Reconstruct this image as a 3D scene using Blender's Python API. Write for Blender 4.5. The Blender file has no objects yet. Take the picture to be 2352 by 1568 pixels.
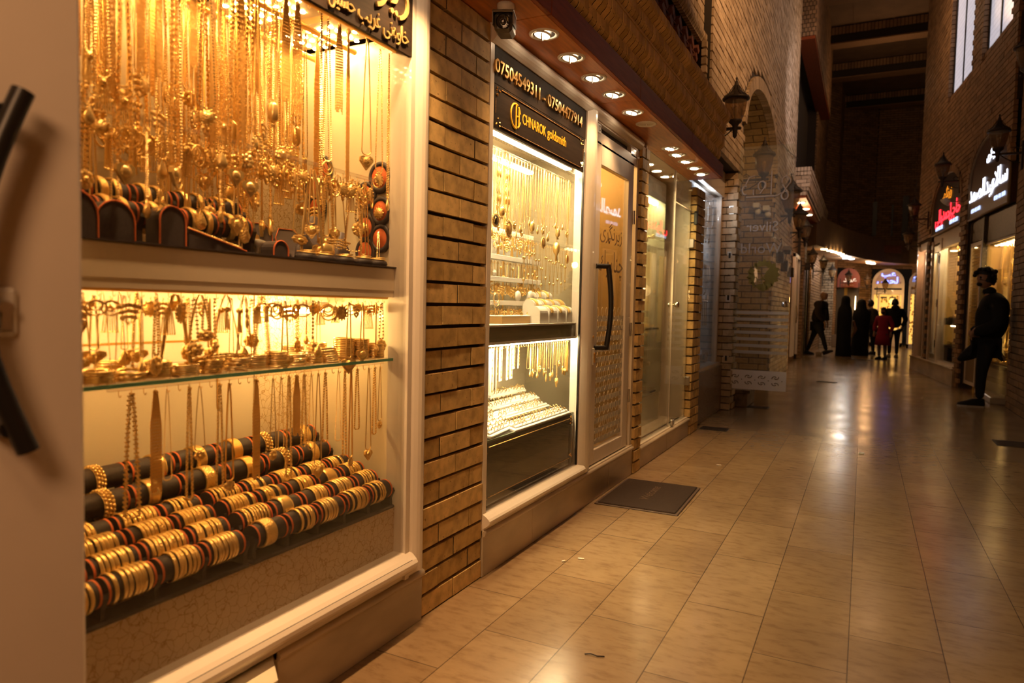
K_DOWN, K_UP, K_FILL = 3.7, 1.6, .4
import bpy, math, random
from mathutils import Vector, Matrix, Quaternion
random.seed(7)
S = bpy.context.scene
COL = S.collection
PI = math.pi
V = Vector
rnd = random.random
def ru(a, b): return a + (b - a) * random.random()

# ------------------------------------------------------------ mesh builder
class MB:
    def __init__(s):
        s.v, s.f, s.sm, s.mi = [], [], [], []
        s.cur = 0
    def add(s, vs, fs, smooth=False):
        o = len(s.v)
        s.v += [tuple(p) for p in vs]
        for f in fs:
            s.f.append(tuple(i + o for i in f)); s.sm.append(smooth); s.mi.append(s.cur)
        return s
    def box(s, a, b, M=None):
        x0, y0, z0 = a; x1, y1, z1 = b
        vs = [V((x, y, z)) for z in (z0, z1) for y in (y0, y1) for x in (x0, x1)]
        if M is not None: vs = [M @ p for p in vs]
        return s.add(vs, [(0, 2, 3, 1), (4, 5, 7, 6), (0, 1, 5, 4), (2, 6, 7, 3), (0, 4, 6, 2), (1, 3, 7, 5)])
    def bbox(s, a, b, r=.004, M=None):
        """box with chamfered long edges in every direction"""
        x0, y0, z0 = a; x1, y1, z1 = b
        vs = []
        for sx, X, dx in ((0, x0, r), (1, x1, -r)):
            for sy, Y, dy in ((0, y0, r), (1, y1, -r)):
                for sz, Z, dz in ((0, z0, r), (1, z1, -r)):
                    vs += [V((X, Y + dy, Z + dz)), V((X + dx, Y, Z + dz)), V((X + dx, Y + dy, Z))]
        if M is not None: vs = [M @ p for p in vs]
        def i(a_, b_, c_, k): return ((a_ * 2 + b_) * 2 + c_) * 3 + k
        fs = []
        for q in (0, 1):
            F = [i(q, 0, 0, 0), i(q, 1, 0, 0), i(q, 1, 1, 0), i(q, 0, 1, 0)]; fs.append(F if q else F[::-1])
            F = [i(0, q, 0, 1), i(1, q, 0, 1), i(1, q, 1, 1), i(0, q, 1, 1)]; fs.append(F[::-1] if q else F)
            F = [i(0, 0, q, 2), i(1, 0, q, 2), i(1, 1, q, 2), i(0, 1, q, 2)]; fs.append(F if q else F[::-1])
        for a_ in (0, 1):
            for b_ in (0, 1):
                fs.append([i(a_, b_, 0, 0), i(a_, b_, 0, 1), i(a_, b_, 1, 1), i(a_, b_, 1, 0)])
                fs.append([i(a_, 0, b_, 0), i(a_, 0, b_, 2), i(a_, 1, b_, 2), i(a_, 1, b_, 0)])
                fs.append([i(0, a_, b_, 1), i(0, a_, b_, 2), i(1, a_, b_, 2), i(1, a_, b_, 1)])
                for c_ in (0, 1): fs.append([i(a_, b_, c_, 0), i(a_, b_, c_, 1), i(a_, b_, c_, 2)])
        return s.add(vs, fs)
    def tube(s, pts, r, n=8, cap=True, closed=False):
        pts = [V(p) for p in pts]; m = len(pts)
        rs = r if isinstance(r, (list, tuple)) else [r] * m
        vs = []; up = None
        for i, p in enumerate(pts):
            if closed: t = pts[(i + 1) % m] - pts[i - 1]
            else: t = pts[min(i + 1, m - 1)] - pts[max(i - 1, 0)]
            t = t.normalized() if t.length > 1e-9 else V((0, 0, 1))
            if up is None: up = t.orthogonal().normalized()
            up = up - t * up.dot(t)
            up = up.normalized() if up.length > 1e-6 else t.orthogonal().normalized()
            w = t.cross(up)
            for k in range(n):
                a = 2 * PI * k / n
                vs.append(p + (up * math.cos(a) + w * math.sin(a)) * rs[i])
        fs = []
        for i in range(m if closed else m - 1):
            j = (i + 1) % m
            for k in range(n):
                k2 = (k + 1) % n
                fs.append((i * n + k, i * n + k2, j * n + k2, j * n + k))
        s.add(vs, fs, True)
        if cap and not closed:
            s.add(vs[:n], [tuple(range(n))[::-1]]); s.add(vs[-n:], [tuple(range(n))])
        return s
    def cyl(s, a, b, r, n=16): return s.tube([a, b], r, n)
    def lathe(s, prof, n=24, M=None, smooth=True, a0=0., a1=2 * PI):
        """profile [(r,z)] about z"""
        full = abs(a1 - a0 - 2 * PI) < 1e-6
        k = n if full else n + 1
        vs = []
        for r, z in prof:
            for i in range(k):
                a = a0 + (a1 - a0) * i / n
                vs.append(V((r * math.cos(a), r * math.sin(a), z)))
        if M is not None: vs = [M @ p for p in vs]
        fs = []
        for j in range(len(prof) - 1):
            for i in range(n):
                i2 = (i + 1) % k
                fs.append((j * k + i, j * k + i2, (j + 1) * k + i2, (j + 1) * k + i))
        return s.add(vs, fs, smooth)
    def sph(s, c, r, n=10, m=6, sc=(1, 1, 1), M=None):
        vs = [V((0, 0, -1))] + [V((math.cos(2 * PI * i / n) * math.cos(b), math.sin(2 * PI * i / n) * math.cos(b), math.sin(b)))
              for b in (-PI / 2 + PI * j / m for j in range(1, m)) for i in range(n)] + [V((0, 0, 1))]
        vs = [V((p.x * sc[0], p.y * sc[1], p.z * sc[2])) * r for p in vs]
        if M is not None: vs = [M @ p for p in vs]
        vs = [p + V(c) for p in vs]
        fs = [(0, 1 + (i + 1) % n, 1 + i) for i in range(n)]
        for j in range(m - 2):
            for i in range(n):
                fs.append((1 + j * n + i, 1 + j * n + (i + 1) % n, 1 + (j + 1) * n + (i + 1) % n, 1 + (j + 1) * n + i))
        L = len(vs) - 1; b = 1 + (m - 2) * n
        fs += [(L, b + i, b + (i + 1) % n) for i in range(n)]
        return s.add(vs, fs, True)
    def octa(s, c, r, h=None):
        h = h or r; c = V(c)
        vs = [c + V(d) for d in ((r, 0, 0), (0, r, 0), (-r, 0, 0), (0, -r, 0), (0, 0, h), (0, 0, -h))]
        return s.add(vs, [(0, 1, 4), (1, 2, 4), (2, 3, 4), (3, 0, 4), (1, 0, 5), (2, 1, 5), (3, 2, 5), (0, 3, 5)])
    def torus(s, R, r, n=24, m=8, M=None, bump=None):
        vs = []
        for i in range(n):
            a = 2 * PI * i / n
            for j in range(m):
                b = 2 * PI * j / m
                rr = r * (1 + (bump(i, j) if bump else 0))
                vs.append(V(((R + rr * math.cos(b)) * math.cos(a), (R + rr * math.cos(b)) * math.sin(a), rr * math.sin(b))))
        if M is not None: vs = [M @ p for p in vs]
        return s.add(vs, [(i * m + j, ((i + 1) % n) * m + j, ((i + 1) % n) * m + (j + 1) % m, i * m + (j + 1) % m) for i in range(n) for j in range(m)], True)
    def prism(s, poly, ax, d0, d1, M=None):
        """extrude 2D polygon; ax='x': poly=(y,z); 'y': poly=(x,z); 'z': poly=(x,y)"""
        def P(u, w, d): return V({'x': (d, u, w), 'y': (u, d, w), 'z': (u, w, d)}[ax])
        vs = [P(u, w, d) for d in (d0, d1) for u, w in poly]
        if M is not None: vs = [M @ p for p in vs]
        n = len(poly)
        return s.add(vs, [tuple(range(n))[::-1], tuple(range(n, 2 * n))] + [(i, (i + 1) % n, n + (i + 1) % n, n + i) for i in range(n)])
    def build(s, name, m, parent=None, loc=None, rot=None):
        me = bpy.data.meshes.new(name)
        me.from_pydata(s.v, [], s.f)
        me.polygons.foreach_set('use_smooth', s.sm)
        if isinstance(m, (list, tuple)):
            for x in m: me.materials.append(x)
            me.polygons.foreach_set('material_index', s.mi)
        else: me.materials.append(m)
        me.update()
        o = bpy.data.objects.new(name, me); COL.objects.link(o)
        if parent is not None: o.parent = parent
        if loc is not None: o.location = loc
        if rot is not None: o.rotation_euler = rot
        return o

def tag(o, label=None, cat=None, group=None, kind=None):
    if label: o['label'] = label
    if cat: o['category'] = cat
    if group: o['group'] = group
    if kind: o['kind'] = kind
    return o
def thing(name, label, cat, loc=(0, 0, 0), rz=0., group=None):
    o = bpy.data.objects.new(name, None); COL.objects.link(o)
    o.empty_display_size = .05; o.location = loc; o.rotation_euler = (0, 0, rz)
    return tag(o, label, cat, group)
def struct(name, mb, m, label=None, parent=None):
    o = mb.build(name, m, parent)
    return tag(o, label, None, None, 'structure')
CH = {}
def reg(root):
    """remember a prototype's children so that copies need no search"""
    CH[root.name] = [(c, list(c.children)) for c in root.children]
    return root
def dup(root, loc, rz=None, label=None, group=None, rot=None, scale=None):
    r = root.copy(); COL.objects.link(r); r.location = loc
    if rz is not None: r.rotation_euler = (0, 0, rz)
    if rot is not None: r.rotation_euler = rot
    if scale is not None: r.scale = scale
    if label: r['label'] = label
    if group: r['group'] = group
    for c, gs in (CH.get(root.name) or []):
        k = c.copy(); COL.objects.link(k); k.parent = r
        for g in gs:
            q = g.copy(); COL.objects.link(q); q.parent = k
    return r
ORD = 'first second third fourth fifth sixth seventh eighth ninth tenth eleventh twelfth thirteenth fourteenth fifteenth sixteenth seventeenth eighteenth nineteenth twentieth'.split()
TENS = {20: 'twenty', 30: 'thirty', 40: 'forty', 50: 'fifty', 60: 'sixty'}
def ordn(i):
    if i < 20: return ORD[i]
    n = i + 1; t = n // 10 * 10
    if n == t: return {20: 'twentieth', 30: 'thirtieth', 40: 'fortieth', 50: 'fiftieth', 60: 'sixtieth'}[t]
    return TENS[t] + '-' + ORD[n % 10 - 1]

# ------------------------------------------------------------ materials
def mat(name, col, rough=.5, metal=0., spec=.5, emit=None, es=0., coat=0.):
    m = bpy.data.materials.new(name); m.use_nodes = True
    b = m.node_tree.nodes['Principled BSDF']
    b.inputs['Base Color'].default_value = (*col, 1)
    b.inputs['Roughness'].default_value = rough; b.inputs['Metallic'].default_value = metal
    b.inputs['Specular IOR Level'].default_value = spec
    b.inputs['Coat Weight'].default_value = coat
    if emit: b.inputs['Emission Color'].default_value = (*emit, 1); b.inputs['Emission Strength'].default_value = es
    return m
def nd(m, t, **k):
    n = m.node_tree.nodes.new(t)
    for a, v in k.items():
        if a in n.inputs: n.inputs[a].default_value = v
        else: setattr(n, a, v)
    return n
def ln(m, a, b): m.node_tree.links.new(a, b)
def bs(m): return m.node_tree.nodes['Principled BSDF']
def mixc(m, fac, a, b, blend='MIX'):
    n = m.node_tree.nodes.new('ShaderNodeMix'); n.data_type = 'RGBA'; n.blend_type = blend
    for sock, v in ((n.inputs[0], fac), (n.inputs[6], a), (n.inputs[7], b)):
        if hasattr(v, 'is_linked') or hasattr(v, 'links'): ln(m, v, sock)
        elif isinstance(v, (int, float)): sock.default_value = v
        else: sock.default_value = (*v, 1)
    return n.outputs[2]
def ramp(m, fac, stops):
    n = m.node_tree.nodes.new('ShaderNodeValToRGB'); e = n.color_ramp.elements
    while len(e) < len(stops): e.new(.5)
    for i, (p, c) in enumerate(stops): e[i].position = p; e[i].color = (*c, 1) if len(c) == 3 else c
    ln(m, fac, n.inputs[0]); return n.outputs[0]
def objco(m):
    return nd(m, 'ShaderNodeTexCoord').outputs['Object']
def noisy(m, col, scale=30., amt=.25, bump=0., detail=5., stretch=(1, 1, 1), lo=.35, hi=.7):
    """dirt/tone variation of a base colour plus optional bump, in object space"""
    co = objco(m); mp = nd(m, 'ShaderNodeMapping'); mp.inputs['Scale'].default_value = stretch
    ln(m, co, mp.inputs[0])
    n = nd(m, 'ShaderNodeTexNoise', Scale=scale, Detail=detail); ln(m, mp.outputs[0], n.inputs['Vector'])
    dark = tuple(c * (1 - amt) for c in col)
    c = ramp(m, n.outputs[0], [(lo, dark), (hi, col)])
    ln(m, c, bs(m).inputs['Base Color'])
    if bump:
        bp = nd(m, 'ShaderNodeBump', Strength=bump, Distance=.004); ln(m, n.outputs[0], bp.inputs['Height'])
        ln(m, bp.outputs[0], bs(m).inputs['Normal'])
    return m
def gold(name, col=(.95, .60, .20), rough=.28, scale=0., bump=0.):
    m = mat(name, col, rough, .72)
    if bump:
        v = nd(m, 'ShaderNodeTexVoronoi', Scale=scale); ln(m, objco(m), v.inputs['Vector'])
        bp = nd(m, 'ShaderNodeBump', Strength=bump, Distance=.0015); ln(m, v.outputs[0], bp.inputs['Height'])
        ln(m, bp.outputs[0], bs(m).inputs['Normal'])
    return m
def glass(name, tint=(1, 1, 1), rough=0., dens=0., ior=1.5, dcol=(.8, .8, .78)):
    """thin pane: clear with Fresnel mirror, dens = share of dirt/frosting scatter"""
    m = bpy.data.materials.new(name); m.use_nodes = True; nt = m.node_tree
    nt.nodes.remove(nt.nodes['Principled BSDF']); out = nt.nodes['Material Output']
    t = nd(m, 'ShaderNodeBsdfTransparent'); t.inputs[0].default_value = (*tint, 1)
    g = nd(m, 'ShaderNodeBsdfGlossy'); g.inputs['Roughness'].default_value = rough
    f = nd(m, 'ShaderNodeFresnel'); ge = nd(m, 'ShaderNodeNewGeometry')
    mr = nd(m, 'ShaderNodeMapRange'); ln(m, ge.outputs['Backfacing'], mr.inputs[0]); mr.inputs[3].default_value = ior; mr.inputs[4].default_value = 1 / ior; ln(m, mr.outputs[0], f.inputs[0])
    x = nd(m, 'ShaderNodeMixShader'); ln(m, f.outputs[0], x.inputs[0]); ln(m, t.outputs[0], x.inputs[1]); ln(m, g.outputs[0], x.inputs[2])
    r = x.outputs[0]
    if dens:
        d = nd(m, 'ShaderNodeBsdfDiffuse'); d.inputs[0].default_value = (*dcol, 1)
        y = nd(m, 'ShaderNodeMixShader'); y.inputs[0].default_value = dens
        ln(m, r, y.inputs[1]); ln(m, d.outputs[0], y.inputs[2]); r = y.outputs[0]
    ln(m, r, out.inputs[0]); return m
def emis(name, col, st):
    m = bpy.data.materials.new(name); m.use_nodes = True; nt = m.node_tree
    nt.nodes.remove(nt.nodes['Principled BSDF'])
    e = nd(m, 'ShaderNodeEmission'); e.inputs[0].default_value = (*col, 1); e.inputs[1].default_value = st
    ln(m, e.outputs[0], nt.nodes['Material Output'].inputs[0]); return m
def brickm(name, c1, c2, rough=.7, dirt=.35, bump=.3):
    m = mat(name, c1, rough, spec=.35)
    g = nd(m, 'ShaderNodeNewGeometry')
    base = ramp(m, g.outputs['Random Per Island'], [(0., c2), (.55, c1), (1., tuple(min(1, c * 1.18) for c in c1))])
    n = nd(m, 'ShaderNodeTexNoise', Scale=22., Detail=6.); ln(m, objco(m), n.inputs['Vector'])
    k = ramp(m, n.outputs[0], [(.32, (1 - dirt,) * 3), (.6, (1, 1, 1))])
    n2 = nd(m, 'ShaderNodeTexNoise', Scale=70., Detail=2.); ln(m, objco(m), n2.inputs['Vector'])
    k2 = ramp(m, n2.outputs[0], [(.27, (.45, .4, .35)), (.33, (1, 1, 1))])
    c = mixc(m, 1., mixc(m, 1., base, k, 'MULTIPLY'), k2, 'MULTIPLY')
    ln(m, c, bs(m).inputs['Base Color'])
    bp = nd(m, 'ShaderNodeBump', Strength=bump, Distance=.004); ln(m, n.outputs[0], bp.inputs['Height']); ln(m, bp.outputs[0], bs(m).inputs['Normal'])
    return m

M = {}
M['gold'] = gold('polished_gold', (1., .70, .27), .27)
M['gold_rough'] = gold('hammered_gold', (1., .68, .24), .3, 260., .9)
M['gold_deep'] = gold('deep_gold', (.95, .56, .15), .35, 420., .7)
M['gold_pale'] = gold('pale_gold', (1., .76, .38), .25)
M['brass'] = gold('brass_tube', (.80, .48, .14), .3)
M['white_frame'] = noisy(mat('white_lacquered_aluminium', (.80, .71, .61), .32, coat=.3), (.80, .71, .61), 3., .08)
M['cream'] = mat('cream_panel', (.80, .69, .52), .45)
M['case_side'] = mat('cream_case_lining', (.82, .70, .50), .3)
M['velvet'] = noisy(mat('charcoal_leatherette', (.050, .040, .042), .55, spec=.3), (.062, .048, .05), 200., .3)
M['purple'] = mat('greyish_purple_leatherette', (.13, .11, .125), .5)
M['orange'] = mat('orange_felt', (.72, .16, .04), .7)
M['black'] = mat('black_powder_coat', (.012, .011, .011), .35)
M['black_metal'] = noisy(mat('rusty_black_iron', (.035, .024, .018), .55, .3), (.05, .033, .022), 40., .5, .2)
M['white'] = mat('white_leatherette', (.85, .82, .76), .45)
M['acrylic'] = glass('clear_acrylic', (.97, .95, .92), .05, .05)
M['pane'] = glass('window_pane', (.985, .985, .975))
M['pane_edge'] = mat('green_glass_edge', (.12, .36, .24), .15)
M['tint_pane'] = glass('tinted_pane', (.93, .95, .90), 0., .06)
M['frost'] = glass('frosted_film', (.9, .88, .8), .3, .42)
M['stone'] = noisy(mat('cream_marble', (.60, .50, .36), .3), (.62, .51, .37), 5., .4, stretch=(1, .35, 1))
M['dark_sign'] = noisy(mat('dark_brown_sign_panel', (.026, .016, .011), .65, spec=.12), (.030, .019, .013), 6., .4, stretch=(1, 1, 14))
M['black_glass'] = mat('black_back_painted_glass', (.020, .016, .012), .08, coat=.8)
M['wood'] = mat('orange_brown_wood_panel', (.42, .13, .035), .35)
noisy(M['wood'], (.66, .23, .06), 7., .35, stretch=(9, .8, 9))
M['wood_dark'] = noisy(mat('dark_red_wood_panel', (.26, .055, .016), .5, spec=.2), (.30, .065, .018), 7., .3, stretch=(9, .8, 9))
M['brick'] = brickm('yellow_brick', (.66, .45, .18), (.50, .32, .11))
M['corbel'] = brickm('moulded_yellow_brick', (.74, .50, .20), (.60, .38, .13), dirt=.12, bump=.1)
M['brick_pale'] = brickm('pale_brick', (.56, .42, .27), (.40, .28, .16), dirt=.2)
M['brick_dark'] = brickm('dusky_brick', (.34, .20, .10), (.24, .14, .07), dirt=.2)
M['mortar'] = mat('dark_mortar', (.045, .032, .02), .9)
M['lattice'] = noisy(mat('red_lattice_brick', (.22, .075, .045), .7), (.24, .085, .05), 12., .3)
M['plaster'] = noisy(mat('brown_ceiling_panel', (.20, .125, .07), .8), (.20, .125, .07), 3., .2)
M['steel'] = mat('brushed_steel', (.62, .60, .56), .28, 1.)
M['chrome'] = mat('chrome', (.85, .83, .8), .08, 1.)
M['lamp_glass'] = glass('ribbed_lamp_glass', (.62, .50, .36), .2, .30, dcol=(.30, .21, .12))
M['silver'] = mat('silver', (.85, .86, .88), .2, 1.)
M['skin'] = mat('skin', (.30, .16, .10), .5)
M['granite'] = noisy(mat('speckled_granite', (.34, .25, .19), .25), (.36, .27, .20), 160., .6)
M['led_warm'] = emis('warm_led', (1., .58, .20), 235.)
M['led_pure'] = emis('neutral_led', (1., .78, .42), 220.)
M['led_bar'] = emis('led_bar', (1., .76, .40), 150.)
M['led_far'] = emis('far_lamp_face', (1., .68, .34), 22.)
M['bulb'] = emis('downlight_bulb', (1., .74, .46), 45.)

# crackle-glazed cream panel
def crackle(name, base, vein, sc):
    m = mat(name, base, .4)
    co = objco(m); n = nd(m, 'ShaderNodeTexNoise', Scale=sc * .8, Detail=3.); ln(m, co, n.inputs['Vector'])
    a = nd(m, 'ShaderNodeVectorMath', operation='MULTIPLY_ADD'); ln(m, n.outputs['Color'], a.inputs[0]); a.inputs[1].default_value = (.03,) * 3; ln(m, co, a.inputs[2])
    v = nd(m, 'ShaderNodeTexVoronoi', feature='DISTANCE_TO_EDGE', Scale=sc); ln(m, a.outputs[0], v.inputs['Vector'])
    c = ramp(m, v.outputs[0], [(0., vein), (.018, vein), (.05, base)])
    ln(m, c, bs(m).inputs['Base Color']); return m
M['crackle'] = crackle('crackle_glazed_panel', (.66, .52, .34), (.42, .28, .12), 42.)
M['crackle_lit'] = crackle('crackle_glazed_lining', (.80, .66, .46), (.50, .32, .12), 45.)  # lighter copy of the glaze, the case lighting put into its colour

# polished marble paving
def floorm():
    m = mat('polished_marble_paving', (.4, .3, .2), .25, spec=.45)
    co = objco(m); mp = nd(m, 'ShaderNodeMapping'); mp.inputs['Rotation'].default_value = (0, 0, PI / 2)
    mp.inputs['Location'].default_value = (.0, .0, 0)
    ln(m, co, mp.inputs[0])
    b = nd(m, 'ShaderNodeTexBrick', offset=.5, squash=1.)
    ln(m, mp.outputs[0], b.inputs['Vector'])
    b.inputs['Scale'].default_value = 1.
    b.inputs['Brick Width'].default_value = .605; b.inputs['Row Height'].default_value = .289
    b.inputs['Mortar Size'].default_value = .0022; b.inputs['Mortar Smooth'].default_value = .3; b.inputs['Bias'].default_value = -.1
    b.inputs['Color1'].default_value = (.325, .222, .125, 1); b.inputs['Color2'].default_value = (.265, .175, .095, 1); b.inputs['Mortar'].default_value = (.115, .078, .045, 1)
    st = nd(m, 'ShaderNodeMapping'); st.inputs['Scale'].default_value = (1.2, 3.2, 1); ln(m, co, st.inputs[0])
    n = nd(m, 'ShaderNodeTexNoise', Scale=9., Detail=8., Roughness=.65); ln(m, st.outputs[0], n.inputs['Vector'])
    k = ramp(m, n.outputs[0], [(.34, (.76, .72, .68)), (.50, (.97, .96, .95)), (.7, (1.03, 1.03, 1.03))])
    n2 = nd(m, 'ShaderNodeTexNoise', Scale=2.2, Detail=4.); ln(m, co, n2.inputs['Vector'])
    k2 = ramp(m, n2.outputs[0], [(.35, (.80, .78, .76)), (.62, (1., 1., 1.))])
    ln(m, mixc(m, 1., mixc(m, 1., b.outputs[0], k, 'MULTIPLY'), k2, 'MULTIPLY'), bs(m).inputs['Base Color'])
    r = ramp(m, n2.outputs[0], [(.3, (.26,) * 3), (.7, (.17,) * 3)]); ln(m, r, bs(m).inputs['Roughness'])
    wv = nd(m, 'ShaderNodeTexNoise', Scale=3., Detail=2.); ln(m, co, wv.inputs['Vector'])
    b1 = nd(m, 'ShaderNodeBump', Strength=.10, Distance=.02); ln(m, wv.outputs[0], b1.inputs['Height'])
    bp = nd(m, 'ShaderNodeBump', Strength=.5, Distance=.003, invert=True); ln(m, b.outputs['Fac'], bp.inputs['Height']); ln(m, b1.outputs[0], bp.inputs['Normal'])
    ln(m, bp.outputs[0], bs(m).inputs['Normal'])
    return m
M['floor'] = floorm()

# ------------------------------------------------------------ lettering
AR = dict(zip('sin_i alef_f lamalef reh zain_i yeh_m yeh_i reh_f noon_i noon_m gaf_m keh_f yeh_f'.split(), range(20)))
def text_mesh(body, size, depth=0., name='lettering', m=None, parent=None, mat4=None, sx=1., shear=0., offset=0., mirror=False, align='CENTER', width=None):
    c = bpy.data.curves.new(name, 'FONT'); c.body = body; c.size = size; c.extrude = depth; c.align_x = align; c.align_y = 'CENTER'
    c.shear = shear; c.offset = offset; c.resolution_u = 4
    o = bpy.data.objects.new(name, c); COL.objects.link(o)
    bpy.context.view_layer.update()
    me = bpy.data.meshes.new_from_object(o.evaluated_get(bpy.context.evaluated_depsgraph_get()))
    bpy.data.objects.remove(o); bpy.data.curves.remove(c)
    if width:
        xs = [v.co.x for v in me.vertices]; sx = width / (max(xs) - min(xs))
    sc = Matrix.Diagonal((-sx if mirror else sx, 1, 1, 1))
    me.transform((mat4 if mat4 is not None else Matrix.Identity(4)) @ sc)
    me.materials.clear(); me.materials.append(m); me.name = name
    r = bpy.data.objects.new(name, me); COL.objects.link(r)
    if parent is not None: r.parent = parent
    return r
def face_px(x, y, z):
    """matrix for lettering on a wall facing +x, read from the street"""
    return Matrix(((0, 0, 1, x), (1, 0, 0, y), (0, 1, 0, z), (0, 0, 0, 1)))
def arv(*u): return ''.join(chr(c) for c in u[::-1])   # logical presentation forms -> visual order

# ------------------------------------------------------------ brick walls as real masonry
def bricks(mb, P, u, n, length, height, bl=.225, bh=.08, jh=.012, jv=.006, depth=.045, skip=None, off=0, jit=.003, half=.5, hl=True):
    """courses on the plane P + u*s + z*t, outward normal n; skip(s0,s1,t0,t1)->bool"""
    P, u, n = V(P), V(u).normalized(), V(n).normalized(); z = V((0, 0, 1))
    rows = int(round(height / bh)); bh = height / rows
    for r in range(rows):
        t0, t1 = r * bh + jh / 2, (r + 1) * bh - jh / 2
        s = -(half if (r + off) % 2 else 0.) * bl
        while s < length - 1e-4:
            a, b = max(s, 0) + jv / 2, min(s + bl, length) - jv / 2
            s += bl
            if b - a < .02: continue
            if skip and skip(a, b, t0, t1): continue
            d = ru(-jit, jit)
            e = ru(-.0015, .0015)
            c = [P + u * x + z * (y + e) for x, y in ((a, t0), (b, t0), (b, t1), (a, t1))]
            f = [p + n * d for p in c]; k = [p - n * depth for p in c]
            if b < length - .02:
                mb.cur = 0; mb.add([P + u * x + z * y - n * .0025 for x, y in ((b - .001, t0), (b + jv + .001, t0), (b + jv + .001, t1), (b - .001, t1))], [(0, 1, 2, 3)]); mb.cur = 1
            mb.add(f + k, [(0, 1, 2, 3), (1, 0, 4, 5), (2, 1, 5, 6), (3, 2, 6, 7), (0, 3, 7, 4)])
# ============================================================ SETTING
mb = MB(); mb.box((-6, -4, -.12), (6, 40, 0)); struct('floor', mb, M['floor'])

def pier(name, y0, y1, xf, top, ret=0., dark='mortar', br='brick', bl=.222, off=0):
    mb = MB(); mb.cur = 0
    mb.box((xf - .30, y0 + .012, 0), (xf - .022, y1 - .012, top)); mb.cur = 1
    bricks(mb, (xf, y0, 0), (0, 1, 0), (1, 0, 0), y1 - y0, top, bl, .082, .013, .005, .06, off=off)
    if ret: bricks(mb, (xf - ret, y0, 0), (1, 0, 0), (0, -1, 0), ret - .002, top, .3, .082, .013, .004, .05)
    return struct(name, mb, [M[dark], M[br]])
pier('wall_left_pier', 2.078, 2.522, -1.40, 2.30)
pier('wall_left_pier.001', 4.65, 4.815, -1.385, 2.262, .075, bl=.165)
pier('wall_left_pier.002', 6.39, 6.735, -1.385, 2.262, .075, bl=.23)

# marble plinths under the shop fronts
def plinth(name, y0, y1, z, x=-1.395, seams=()):
    mb = MB()
    ys = [y0] + list(seams) + [y1]
    for a, b in zip(ys, ys[1:]): mb.bbox((x - .06, a + .001, 0), (x, b - .001, z - .022), .002)
    mb.tube([(x - .002, y0, z - .014), (x - .002, y1, z - .014)], .014, 8); mb.box((x - .1, y0, z - .028), (x - .004, y1, z - .002))
    return struct(name, mb, M['stone'])
plinth('baseboard_left', 1.375, 2.076, .19, seams=())
plinth('baseboard_left.001', 2.524, 4.645, .20, seams=(3.02, 4.15))
plinth('baseboard_left.002', 4.82, 6.385, .16, seams=(5.6,))
mb = MB()     # lower step beside the first shop's door, set back behind the plinth end
mb.prism([(-1.62, .2), (-1.30, .2), (-1.30, 1.275), (-1.415, 1.368), (-1.62, 1.368)], 'z', 0, .165); mb.prism([(-1.62, .2), (-1.295, .2), (-1.295, 1.278), (-1.413, 1.371), (-1.62, 1.371)], 'z', .165, .184)
struct('baseboard_left.003', mb, noisy(mat('pale_marble_step', (.74, .66, .5), .35), (.76, .68, .52), 6., .3))

# timber soffit, fascia and downlights
mb = MB()
ys = (-1.2, 2.55, 3.765, 5.05, 6.27)
for a, b in zip(ys, ys[1:]): mb.bbox((-1.62, a + .002, 2.30), (-1.168, b - .002, 2.33), .002)
struct('ceiling_soffit', mb, M['wood'])
mb = MB()
for a, b in zip(ys, ys[1:]): mb.bbox((-1.167, a + .002, 2.298), (-1.145, b - .002, 2.415), .002)
mb.bbox((-1.41, 6.262, 2.30), (-1.167, 6.284, 2.415), .002)
struct('trim_1', mb, M['wood_dark'])

# moulded corbel courses, every brick a cyma profile
def corbel(mb, x0, x1, z0, z1, y0, y1, w=.056, g=.0095):
    h = z1 - z0; d = x1 - x0; p = [(-1.45, z0), (x0, z0)]
    for i in range(9):
        t = i / 8
        p.append((x0 + d * (.5 - .5 * math.cos(PI * t)) , z0 + h * (.02 + .40 * t)))
    p += [(x1 + .004, z0 + h * .5), (x1 + .004, z1 - .006), (x1 - .002, z1), (-1.45, z1)]
    y = y0
    while y < y1 - .01:
        e = ru(-.002, .002)
        mb.cur = 1; mb.prism([(a + (e if a > -1.4 else 0), b) for a, b in p], 'y', y, min(y + w - g, y1))
        mb.cur = 0; mb.prism([(a - (.0035 if a > -1.4 else 0), b) for a, b in p], 'y', y + w - g, y + w); mb.cur = 1
        y += w
mb = MB(); mb.cur = 0
mb.box((-1.6, -.5, 2.415), (-1.195, 6.12, 2.80)); mb.cur = 1
mb.box((-1.5, -.5, 2.612), (-1.112, 6.13, 2.622))
corbel(mb, -1.178, -1.148, 2.415, 2.505, .6, 6.13)
corbel(mb, -1.150, -1.118, 2.503, 2.612, .6, 6.13)
corbel(mb, -1.135, -1.108, 2.622, 2.722, .6, 6.13)
corbel(mb, -1.112, -1.078, 2.720, 2.815, .6, 6.13)
struct('wall_left_corbel', mb, [M['mortar'], M['corbel']])

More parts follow.
